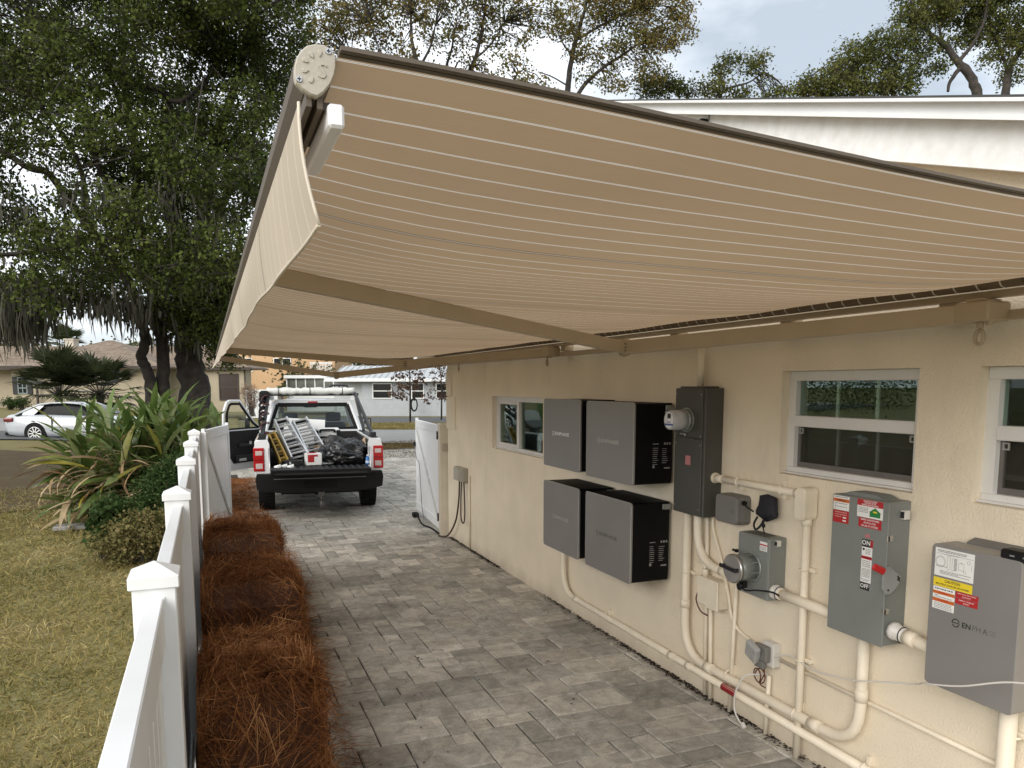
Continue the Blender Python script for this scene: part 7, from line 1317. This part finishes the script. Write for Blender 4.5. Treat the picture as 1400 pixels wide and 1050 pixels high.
def tree(name, label, cat, limbs, blobs, n_tw, per, size, spread, lm, seed, group=None, bk=bark, twigs=True, shell=.35, base=None):
    rs = np.random.RandomState(seed); p0 = limbs[0][0]; loc = Vector((p0[0], p0[1], base if base is not None else p0[2]))
    t = thing(name, loc, label, cat, group)
    mb = MB(); rr = random.Random(seed); nodes = []
    for L_ in limbs:
        pts = smooth_path([l[:3] for l in L_], 5); rad = np.interp(np.linspace(0, 1, len(pts)), np.linspace(0, 1, len(L_)), [l[3] for l in L_])
        pts = [p + Vector((rr.uniform(-1, 1), rr.uniform(-1, 1), rr.uniform(-.6, .6))) * (float(r_) * .16) for p, r_ in zip(pts, rad)]
        if base is not None and L_ is limbs[0] and pts[0].z > base: pts = [Vector((pts[0].x, pts[0].y, base))] + pts; rad = np.concatenate([[rad[0] * 1.1], rad])
        mb.tube(pts, [float(x) for x in rad], 12 if rad[0] > .12 else 6); nodes += [(p, float(r_)) for p, r_ in zip(pts, rad) if r_ < .12]
    T, ax, P = crown_points(blobs, n_tw, per, rs, spread, shell)
    # thin boughs from the nearest limb to part of the twigs
    NP = np.array([p[:] for p, _ in nodes])
    for i in rs.choice(len(T), min(len(T), 160), replace=False):
        j = int(np.argmin(((NP - T[i]) ** 2).sum(1))); a = Vector(NP[j]); b = Vector(T[i]); Ln = (b - a).length
        if Ln < 6: m_ = a.lerp(b, .5) + Vector((rr.uniform(-.12, .12), rr.uniform(-.12, .12), rr.uniform(-.02, .18))) * Ln; mb.tube([a, m_, b], [min(.05, nodes[j][1] * .6), .02, .008], 4, False)
    mb.build('trunk', bk, t)
    if twigs:
        n = len(T); V, F = needle_np(T - ax * spread, ax, np.full(n, spread * 2), np.full(n, .006 + size * .05), rs.normal(0, .1, n), rs); np_mesh('twigs', V, F, bk, t, shift=loc)['kind'] = 'stuff'
    V, F = leaves(P, size, rs); o = np_mesh('crown', V, F, lm, t, shift=loc); o['kind'] = 'stuff'
    return t
oak_leaf = leaf_mat('live_oak_leaf', [(.022, .034, .008), (.047, .064, .013), (.080, .102, .022), (.13, .15, .042)], .5, .6, .22)
back_leaf = leaf_mat('autumn_oak_leaf', [(.075, .085, .022), (.14, .135, .036), (.20, .145, .045), (.23, .20, .07)], .5, .6, .4)
dark_leaf = leaf_mat('dark_oak_leaf', [(.036, .050, .013), (.075, .092, .023), (.12, .13, .034), (.16, .155, .048)], .45, .6, .35)
tree('live_oak', 'large live oak with slender leaning trunks and hanging moss over the lawn', 'tree', OAK_A_LIMBS, OAK_A, 8200, 16, .090, .30, oak_leaf, 21, 'live oaks on the left', base=.1)
tree('live_oak', 'thick trunked live oak nearest the awning, dense dark crown', 'tree', OAK_B_LIMBS, OAK_B, 6200, 16, .090, .30, oak_leaf, 22, 'live oaks on the left', base=.1)
for nm, lb, bl_, li, n, lm, sd in [('oak_tree', 'thin leaved tree behind the house, left of the two rising above the awning front', BACK_A, BACK_LIMBS[0], 520, back_leaf, 31), ('oak_tree', 'sparse olive tree with several thin stems above the middle of the awning edge', BACK_B, BACK_LIMBS[1], 430, back_leaf, 32),
                               ('oak_tree', 'tall forked tree with brownish leaves rising at the near end of the white gable', BACK_C, BACK_LIMBS[2], 900, back_leaf, 33), ('oak_tree', 'small wispy tree just above the white gable, bare curved twigs', BACK_D, BACK_LIMBS[3], 330, dark_leaf, 34), ('oak_tree', 'big spreading oak with dark limbs above the right end of the white gable', BACK_E, BACK_LIMBS[4], 2500, dark_leaf, 35)]:
    tree(nm, lb, 'tree', li, bl_, n, 16, .125, .42, lm, sd, 'trees rising behind the house', base=0)
# Spanish moss hanging from the left oak
rs = np.random.RandomState(9); m_ = np.array(MOSS); V = []; F = []
def strands(P0, L_, w, rs, sway=.10):
    n = len(P0); k = 5; o = np.zeros((n, k, 3)); off = rs.normal(scale=sway, size=(n, 2)); ph = rs.uniform(0, 6, n)
    for i in range(k):
        t = i / (k - 1); o[:, i, 0] = P0[:, 0] + off[:, 0] * t * L_ + .05 * L_ * np.sin(t * 5 + ph) * .6; o[:, i, 1] = P0[:, 1] + off[:, 1] * t * L_ + .05 * L_ * np.cos(t * 4 + ph) * .6; o[:, i, 2] = P0[:, 2] - L_ * t
    th = rs.uniform(0, np.pi, n); S = np.stack([np.cos(th), np.sin(th), 0 * th], 1)[:, None, :] * (w[:, None, None] * np.array([.7, 1, .9, .7, .15])[None, :, None])
    V = np.stack([o - S, o + S], 2).reshape(-1, 3); b = np.arange(n)[:, None] * (2 * k); F = np.concatenate([b + np.array([[2 * i, 2 * i + 1, 2 * i + 3, 2 * i + 2]]) for i in range(k - 1)], 1).reshape(-1, 4); return V, F
P0 = np.repeat(m_[:, :3], 16, 0); n = len(P0); P0 = P0 + rs.normal(size=(n, 3)) * np.array([.28, .35, .16]); Ls = np.repeat(m_[:, 3], 16) * rs.uniform(.35, 1.1, n)
V, F = strands(P0, Ls, rs.uniform(.010, .040, n), rs)
o = np_mesh('spanish_moss', V, F, leaf_mat('spanish_moss', [(.06, .06, .046), (.10, .097, .075), (.14, .135, .105)], 2, .9, .3)); o['kind'] = 'stuff'; o['label'] = 'grey Spanish moss hanging in strands from the live oaks'

# far tree belts closing the view, and single plants by the houses
def belt(name, label, u0, u1, v, z0, z1, n, size, lm, seed):
    rs = np.random.RandomState(seed); u = rs.uniform(u0, u1, n); top = z0 + (z1 - z0) * (.62 + .38 * np.sin(u * .21 + seed) * np.sin(u * .093 + 2)); z = z0 + (top - z0) * rs.rand(n) ** .8; vv = v + rs.normal(scale=2.0, size=n)
    P = np.stack([u * CY_ + vv * SY_, -u * SY_ + vv * CY_, z], 1) + rs.normal(scale=.5, size=(n, 3)); V, F = leaves(P, size, rs, .3, .1)
    o = np_mesh(name, V, F, lm); o['kind'] = 'stuff'; o['label'] = label
hedge_leaf = leaf_mat('hedge_leaf', [(.04, .05, .025), (.08, .085, .04), (.13, .12, .06), (.17, .13, .07)], .25, .7, .3)
belt('far_woods', 'far belt of mixed trees behind the houses across the street', -75, 45, 104, 0, 9.5, 26000, .62, hedge_leaf, 3)
belt('far_hedge', 'far green hedge behind the tan house roof', -48, -30, 70, 1.5, 6.2, 5000, .30, hedge_leaf, 5)
belt('far_hedge', 'far mixed hedge behind the white house roof', -22, 8, 74, 0, 7.2, 7000, .36, hedge_leaf, 8)
belt('far_woods', 'wood far behind the house on the right', -6, 60, 80, 0, 12, 9000, .5, dark_leaf, 6)
belt('rear_trees', 'row of trees along the far left edge of the lawn', -60, -24, 26, 0, 9, 26000, .15, oak_leaf, 7)

def blade_mesh(L_, w, curl, fold=.25, n=5, seed=0):
    """long leaf: folded along its rib, arching over; starts at origin along +y"""
    mb = MB(); r = random.Random(seed); vs = []; tw = r.uniform(-.4, .4)
    for i in range(n + 1):
        t = i / n; a = curl * t; y = L_ * (math.sin(a) / curl if abs(curl) > .05 else t); z = -L_ * ((1 - math.cos(a)) / curl if abs(curl) > .05 else 0)
        wd = w * (math.sin(math.pi * min(1, t * .93 + .07)) ** .8) * (1 if i < n else .05); q = tw * t
        for s, zz in ((-1, fold), (0, 0), (1, fold)): vs.append((s * wd * math.cos(q), y, z + zz * wd * abs(s) + s * wd * math.sin(q)))
    fs = [(i * 3 + j, i * 3 + j + 1, (i + 1) * 3 + j + 1, (i + 1) * 3 + j) for i in range(n) for j in (0, 1)]
    return vs, fs
ginger_m = leaf_mat('ginger_leaf', [(.06, .105, .024), (.11, .165, .038), (.16, .22, .065), (.22, .26, .09)], 1.5, .38, .35, True)
ginger_m.node_tree.nodes['Principled BSDF'].inputs['Specular IOR Level'].default_value = .35
def rand_obj_mat(name, cols, rough=.5, trans=.3):
    m, t, p = new_mat(name); L = t.links.new; p.inputs['Roughness'].default_value = rough; oi = N(t, 'ShaderNodeObjectInfo'); r = N(t, 'ShaderNodeValToRGB'); e = r.color_ramp.elements
    while len(e) < len(cols): e.new(.5)
    for i, c in enumerate(cols): e[i].position = i / (len(cols) - 1); e[i].color = (*c, 1)
    L(oi.outputs['Random'], r.inputs['Fac']); g = N(t, 'ShaderNodeNewGeometry'); n = N(t, 'ShaderNodeTexNoise'); n.inputs['Scale'].default_value = 14; L(g.outputs['Position'], n.inputs['Vector'])
    mr = N(t, 'ShaderNodeMapRange'); mr.inputs['To Min'].default_value = .6; mr.inputs['To Max'].default_value = 1.4; L(n.outputs['Fac'], mr.inputs['Value']); hs = N(t, 'ShaderNodeHueSaturation'); L(mr.outputs[0], hs.inputs['Value']); L(r.outputs['Color'], hs.inputs['Color']); L(hs.outputs[0], p.inputs['Base Color'])
    tr = N(t, 'ShaderNodeBsdfTranslucent'); L(hs.outputs[0], tr.inputs['Color']); mix = N(t, 'ShaderNodeMixShader'); mix.inputs['Fac'].default_value = trans; L(p.outputs[0], mix.inputs[1]); L(tr.outputs[0], mix.inputs[2]); L(mix.outputs[0], t.nodes['Material Output'].inputs['Surface']); return m
green_leaf = rand_obj_mat('ginger_green', [(.042, .072, .016), (.09, .135, .028), (.14, .195, .05), (.19, .235, .08), (.30, .33, .17)], .35)
dead_leaf = rand_obj_mat('ginger_dead', [(.22, .14, .065), (.36, .26, .14), (.50, .39, .24), (.28, .16, .07)], .7)
yellow_leaf = rand_obj_mat('ginger_yellow', [(.32, .27, .03), (.22, .20, .04), (.14, .16, .03)], .5)
gp = thing('ginger_plant', (-1.0, 14.2, .02), 'large clump of long green cane leaves with dead tan blades behind the white fence', 'plant')
G = Vector(gp.location); rg = random.Random(17); gl = []; stems = MB(); extra = MB(); dead_extra = MB()
lm_ = {}
for kind, mat in (('g', green_leaf), ('d', dead_leaf), ('y', yellow_leaf)):
    for q in range(4):
        vs, fs = blade_mesh(1, (.066, .080, .055, .090)[q] * (.62 if kind == 'd' else 1), (.5, .9, 1.3, .3)[q] * (1.3 if kind == 'd' else 1), .3, 5, q); me = bpy.data.meshes.new('leaf'); me.from_pydata(vs, [], fs); me.materials.append(mat); me.polygons.foreach_set('use_smooth', [True] * len(fs)); lm_[kind, q] = me
def put(kind, p, dirv, Ln, roll=0):
    d = Vector(dirv).normalized(); up = Vector((0, 0, 1)); s = d.cross(up); s = s.normalized() if s.length > 1e-4 else Vector((1, 0, 0)); u = s.cross(d)
    m = Matrix(((s.x, d.x, u.x, p[0]), (s.y, d.y, u.y, p[1]), (s.z, d.z, u.z, p[2]), (0, 0, 0, 1))) @ Matrix.Rotation(roll, 4, 'Y') @ Matrix.Scale(Ln, 4); tip = m @ Vector((0, 1, 0))
    if (tip.x > .78 and tip.z < 1.35) or (p[0] > .72 and p[2] < 1.2) or tip.x > 1.15: return
    gl.append((kind, rg.randrange(4), m))
for c in range(100):
    ang = rg.uniform(0, 2 * math.pi); rad = .95 * rg.random() ** .6; bx, by = -.0 + 1.08 * rad * math.cos(ang), .75 * rad * math.sin(ang) + .15
    lean = Vector((bx * (.55 if bx < .25 else .25) + rg.uniform(-.25, .2), by * .3 + rg.uniform(-.25, .25), 0)); H_ = rg.uniform(1.15, 1.95) * (1 - .14 * abs(bx)); kind = 'd' if (bx < -.1 and by < .35 and rg.random() < .5) or rg.random() < .08 else 'g'
    P = lambda t: Vector((bx, by, 0)) + lean * (t ** 1.6) * (.75 if kind == 'g' else 1.05) + Vector((0, 0, H_ * (t - .12 * t * t) * (1 if kind == 'g' else .8)))
    stems.tube([G + P(i / 5) for i in range(6)], [.014, .013, .012, .010, .008, .005], 5)
    nl = rg.randrange(9, 14) if kind == 'g' else rg.randrange(4, 7); az = rg.uniform(0, 6.28)
    for k in range(nl):
        t = .22 + .78 * k / (nl - 1); p = P(t); tan = (P(min(1, t + .02)) - P(t - .02)).normalized(); side = 1 if k % 2 else -1; hv = Vector((math.cos(az), math.sin(az), 0))
        d = tan * (.75 + .6 * t) + hv * side * (.85 - .3 * t) + Vector((rg.uniform(-.25, .25), rg.uniform(-.25, .25), rg.uniform(-.1, .2) - (.9 if kind == 'd' else 0)))
        put('y' if kind == 'g' and rg.random() < .035 else kind, p, d, rg.uniform(.5, .86) * (1.05 if kind == 'g' else .95), rg.uniform(-.5, .5))
for k in range(110):      # low blades spilling to the left and front
    a = rg.uniform(math.pi * .85, math.pi * 1.5); p = (rg.uniform(-1.15, .2), rg.uniform(-.8, .1), rg.uniform(.15, .9)); put('d' if rg.random() < .5 else ('y' if rg.random() < .08 else 'g'), p, (math.cos(a), math.sin(a) * .8, rg.uniform(-.3, .55)), rg.uniform(.55, 1.0), rg.uniform(-.6, .6))
for k in range(46):      # withered blades hanging over the front
    a = rg.uniform(math.pi * 1.0, math.pi * 1.45); put('d' if k % 9 else 'y', (rg.uniform(-1.1, .12), rg.uniform(-.95, -.55), rg.uniform(.35, 1.05)), (math.cos(a), math.sin(a) * .6, rg.uniform(-.5, .45)), rg.uniform(.45, .8), rg.uniform(-.6, .6))
stems.build('canes', M('cane_green', (.06, .07, .025), .5, var=.3, vs=8), gp)
view = Vector((0, 0, 2.2)) - G
order = sorted(range(len(gl)), key=lambda i: -((gl[i][2].translation.y < .1) * 1.0 + gl[i][2].translation.z * .3 - gl[i][2].translation.y))
near = set(order[:300]); rest = {'g': MB(), 'd': MB(), 'y': MB()}
for i, (k, q, m) in enumerate(gl):
    if i in near: o = link_mesh('leaf', lm_[k, q], gp); o.matrix_local = m
    else: me = lm_[k, q]; rest[k].add([m @ v.co for v in me.vertices], [tuple(p.vertices) for p in me.polygons], True)
mb = MB()
for k in 'gdy':
    if rest[k].v: o = rest[k].build({'g': 'rear_leaves', 'd': 'rear_dead_leaves', 'y': 'rear_yellow_leaves'}[k], {'g': ginger_m, 'd': leaf_mat('dead_blades', [(.16, .10, .05), (.27, .19, .10), (.33, .25, .14)], 2, .7, .3), 'y': leaf_mat('yellow_blades', [(.3, .26, .04), (.2, .2, .05)], 2)}[k], gp, local=True); o['kind'] = 'stuff'
def shrub(name, label, loc, blobs, n, per, size, spread, lm, seed, cat='shrub', stems=14, group=None):
    rs = np.random.RandomState(seed); t = thing(name, loc, label, cat, group); T, ax, P = crown_points(blobs, n, per, rs, spread, .2); V, F = leaves(P, size, rs, .2, .05); np_mesh('foliage', V, F, lm, t)['kind'] = 'stuff'
    mb = MB()
    for i in rs.choice(len(T), min(stems * 4, len(T)), replace=False):
        a = Vector((rs.normal(0, .08), rs.normal(0, .08), 0)); b = Vector(T[i]); mb.tube([a, a.lerp(b, .5) + Vector((0, 0, .08)), b], [.008, .006, .002], 4, False)
    mb.build('stems', bark_pale, t, local=True); return t
dry_leaf = leaf_mat('dry_shrub_leaf', [(.075, .085, .025), (.14, .135, .048), (.22, .18, .075), (.31, .25, .12)], 5, .7, .3)
fern_leaf = leaf_mat('fine_green_leaf', [(.020, .042, .012), (.035, .068, .018), (.06, .095, .03), (.09, .12, .045)], 3, .5, .3)
shrub('dry_shrub', 'low brownish straggly shrub on the lawn beside the fence', (-.88, 10.6, -.02), [(0, 0, .34, .44, .30), (-.28, -.1, .24, .34, .22), (.28, .0, .32, .30, .28), (.1, .1, .46, .30, .22)], 640, 9, .042, .10, dry_leaf, 3)
shrub('green_shrub', 'small dark green leafy bush left of the brown shrub', (-1.25, 10.9, -.02), [(0, 0, .42, .24, .30), (.05, 0, .62, .16, .18)], 150, 10, .075, .10, fern_leaf, 4)
shrub('feathery_shrub', 'fine leaved green shrub between the cane leaves and the fence posts', (-.55, 12.6, -.02), [(0, 0, .7, .42, .42), (-.3, .1, .45, .4, .35), (.15, 0, 1.0, .3, .25)], 900, 9, .045, .10, fern_leaf, 5)
def fan_palm(name, label, loc, R_, n, seed, lm, trunk=0, spread=1.0, cat='palm'):
    """fan leaves on stalks: each fan a bundle of narrow blades"""
    rs = random.Random(seed); t = thing(name, loc, label, cat)
    if trunk: mb = MB(); mb.tube([(0, 0, 0), (.02, 0, trunk * .5), (0, 0, trunk)], [.2, .18, .2], 9); mb.build('trunk', bark_pale, t, local=True)
    st = MB()
    for i in range(n):
        az = rs.uniform(0, 6.283); el = rs.uniform(-.35, 1.35); d = Vector((math.cos(az) * math.cos(el), math.sin(az) * math.cos(el), math.sin(el))); s0 = R_ * rs.uniform(.35, .6); c = Vector((0, 0, trunk)) + d * s0
        st.tube([(0, 0, trunk), c], [.02, .012], 4, False); s = d.cross(Vector((0, 0, 1))).normalized(); u = s.cross(d); fan = MB()
        for k in range(13):
            a = (k - 6) * .19; v = (d * math.cos(a) + s * math.sin(a)).normalized(); L_ = R_ * rs.uniform(.38, .5) * (1 - .25 * abs(a) / 1.2); w = v.cross(u).normalized() * .022 * R_; e = c + v * L_ + Vector((0, 0, -.18 * L_)); m_ = c + v * L_ * .5 + u * .01
            fan.add([c, m_ + w, e, m_ - w], [(0, 1, 2, 3)])
        fan.build('frond', lm, t, local=True)
    st.build('stalks', bark_pale, t, local=True); return t
palm_leaf = leaf_mat('palmetto_leaf', [(.022, .030, .014), (.04, .05, .022), (.065, .075, .035)], 1.5, .45, .2)
p = fr((78 - 700) * 39 / 1045, 39.3); fan_palm('palmetto_clump', 'dark spiky palmetto clump in front of the tan house, left one', (p.x, p.y, 1.0), 3.0, 64, 1, palm_leaf, .7)
p = fr((135 - 700) * 40 / 1045, 40.3); fan_palm('palmetto_clump', 'dark spiky palmetto clump right of another, before the tan house wall', (p.x, p.y, 1.0), 2.8, 54, 2, palm_leaf, .7)
p = fr((94 - 700) * 66 / 1045, 66.4); fan_palm('cabbage_palm', 'round headed cabbage palm rising behind the tan house roof', (p.x, p.y, .8), 2.6, 40, 3, leaf_mat('cabbage_palm_leaf', [(.03, .045, .018), (.055, .075, .03), (.09, .105, .05)], 1, .5, .2), 4.6)
p = fr((383 - 700) * 52 / 1045, 52.3); fan_palm('small_palm', 'small green palm beside the glazed porch', (p.x, p.y, .3), 1.1, 16, 4, leaf_mat('young_palm', [(.06, .085, .03), (.10, .13, .05)], 1, .5, .3), 1.2)
p = fr((343 - 700) * 47 / 1045, 47.3); shrub('bare_shrub', 'pinkish nearly leafless shrub in front of the white board fence', (p.x, p.y, .3), [(0, 0, 1.2, .55, .9), (-.3, 0, 1.6, .4, .5)], 420, 6, .06, .18, leaf_mat('pink_twigs', [(.20, .13, .09), (.30, .20, .14), (.36, .27, .2)], 3, .8, .2), 8, stems=30)
for px, D, h, lab, nn in ((560, 44.5, 3.9, 'staked sapling with withered brown leaves, larger of two before the white house', 120), (603, 49, 3.0, 'staked sapling with withered brown leaves, right of the larger one', 70)):
    p = fr((px - 700) * D / 1045, D / .9935); t = thing('sapling', (p.x, p.y, 0), lab, 'tree', 'saplings before the white house'); rs = np.random.RandomState(px)
    mb = MB(); mb.tube([(0, 0, 0), (.03, 0, h * .5), (0, 0, h)], [.06, .05, .02], 7)
    for k in range(16): a = rs.uniform(0, 6.28); z = rs.uniform(h * .35, h); mb.tube([(0, 0, z), (.5 * math.cos(a), .5 * math.sin(a), z + .25), (1.0 * math.cos(a), 1.0 * math.sin(a), z + rs.uniform(-.2, .5))], [.02, .012, .004], 4, False)
    mb.build('trunk', bark, t, local=True); T, ax, P = crown_points([(0, 0, h * .72, 1.0, .8), (-.5, 0, h * .5, .9, .5), (.4, 0, h + .1, 1.0, .5)], nn, 7, rs, .16); V, F = leaves(P, .15, rs, 0, .8); np_mesh('crown', V, F, leaf_mat('withered_leaf', [(.05, .032, .025), (.10, .06, .04), (.15, .10, .06)], 2, .8, .2), t)['kind'] = 'stuff'
p = fr((545 - 700) * 66 / 1045, 66); shrub('brown_tree', 'brown leaved tree behind the white house roof', (p.x, p.y, 0), [(0, 0, 4.2, 2.2, 1.6), (-1.5, 0, 3.6, 1.5, 1.2), (1.4, 0, 4.6, 1.4, 1.2)], 420, 8, .26, .4, leaf_mat('brown_tree_leaf', [(.06, .04, .028), (.11, .075, .045), (.15, .12, .06)], .6, .8, .3), 12, 'tree')
p = fr((513 - 700) * 70 / 1045, 70); shrub('yellow_tree', 'yellow green bush behind the white house roof', (p.x, p.y, 0), [(0, 0, 4.4, .9, 1.4)], 160, 8, .24, .35, leaf_mat('yellow_tree_leaf', [(.16, .15, .04), (.26, .22, .06)], .6, .8, .3), 13, 'tree')
for px, D, lab in ((12, 47, 'small dark bush left of the stone panel by the tan house door'), (28, 47, 'small dark bush at the foot of the tan house stone panel'), (293, 36, 'small dry bush right of the cane plant beside the house')):
    p = fr((px - 700) * D / 1045, D / .9935); shrub('garden_bush', lab, (p.x, p.y, gz(p.x, p.y) - .02), [(0, 0, .45, .5, .4)], 120, 8, .09, .14, fern_leaf if px < 100 else dry_leaf, px + 1)

# ---------------------------------------------------------------- lawn grass, in tufts of short blades
rs = np.random.RandomState(14); n = 150000
yy = 1.9 + 16.5 * rs.rand(n) ** 1.9; hw = 1.2 + .62 * yy; xx = FX - .07 - hw * rs.rand(n) ** .9
keep = np.ones(n, bool); P0 = np.stack([xx, yy, np.full(n, -.045)], 1)
P0[:, 2] += np.array([gz(a, b) for a, b in zip(xx, yy)])
D = np.stack([rs.normal(size=n), rs.normal(size=n), np.abs(rs.normal(.38, .42, n))], 1); sc = .7 + yy * .055
V, F = needle_np(P0, D, rs.uniform(.035, .095, n) * sc, rs.uniform(.0020, .0046, n) * sc, rs.normal(0, .3, n), rs)
grass_m = leaf_mat('dormant_grass', [(.11, .108, .032), (.215, .19, .064), (.36, .285, .12), (.28, .235, .085), (.56, .46, .24)], .7, .8, .3)
o = np_mesh('lawn_grass', V, F, grass_m); o['kind'] = 'stuff'; o['label'] = 'short half dormant lawn grass left of the fence'
n = 26000; P0 = []
for k in range(n):
    u, v = rs.uniform(-12, 2), rs.uniform(38.7, 44.3); p = fr(u, v); P0.append((p.x, p.y, gz(p.x, p.y) - .01))
P0 = np.array(P0); D = np.stack([rs.normal(size=n), rs.normal(size=n), np.abs(rs.normal(.8, .4, n))], 1); V, F = needle_np(P0, D, rs.uniform(.08, .2, n), rs.uniform(.006, .012, n), rs.normal(0, .3, n), rs)
o = np_mesh('verge_grass', V, F, grass_m); o['kind'] = 'stuff'; o['label'] = 'grass strip along the far side of the street'
n = 9000; P0 = []
for k in range(n):
    p = (rs.uniform(4.1, 9.5), rs.uniform(23, 29.5)) if k % 3 else (rs.uniform(5, 11), rs.uniform(27, 30)); P0.append((p[0], p[1], -.04))
P0 = np.array(P0); D = np.stack([rs.normal(size=n), rs.normal(size=n), np.abs(rs.normal(.5, .4, n))], 1); V, F = needle_np(P0, D, rs.uniform(.06, .16, n), rs.uniform(.004, .009, n), rs.normal(0, .3, n), rs)
o = np_mesh('verge_straw', V, F, leaf_mat('verge_straw', [(.08, .05, .025), (.16, .11, .05), (.2, .16, .08)], 1, .8, .2)); o['kind'] = 'stuff'; o['label'] = 'dry grass verge between the drive and the street'
t = thing('ground_slab', (-2.05, 13.5, -.02), 'small flat pale slab lying on the lawn left of the cane plant', 'slab'); MB().box(-2.3, -1.8, 13.35, 13.65, -.03, .035, c=.01).build('plate', concrete, t)
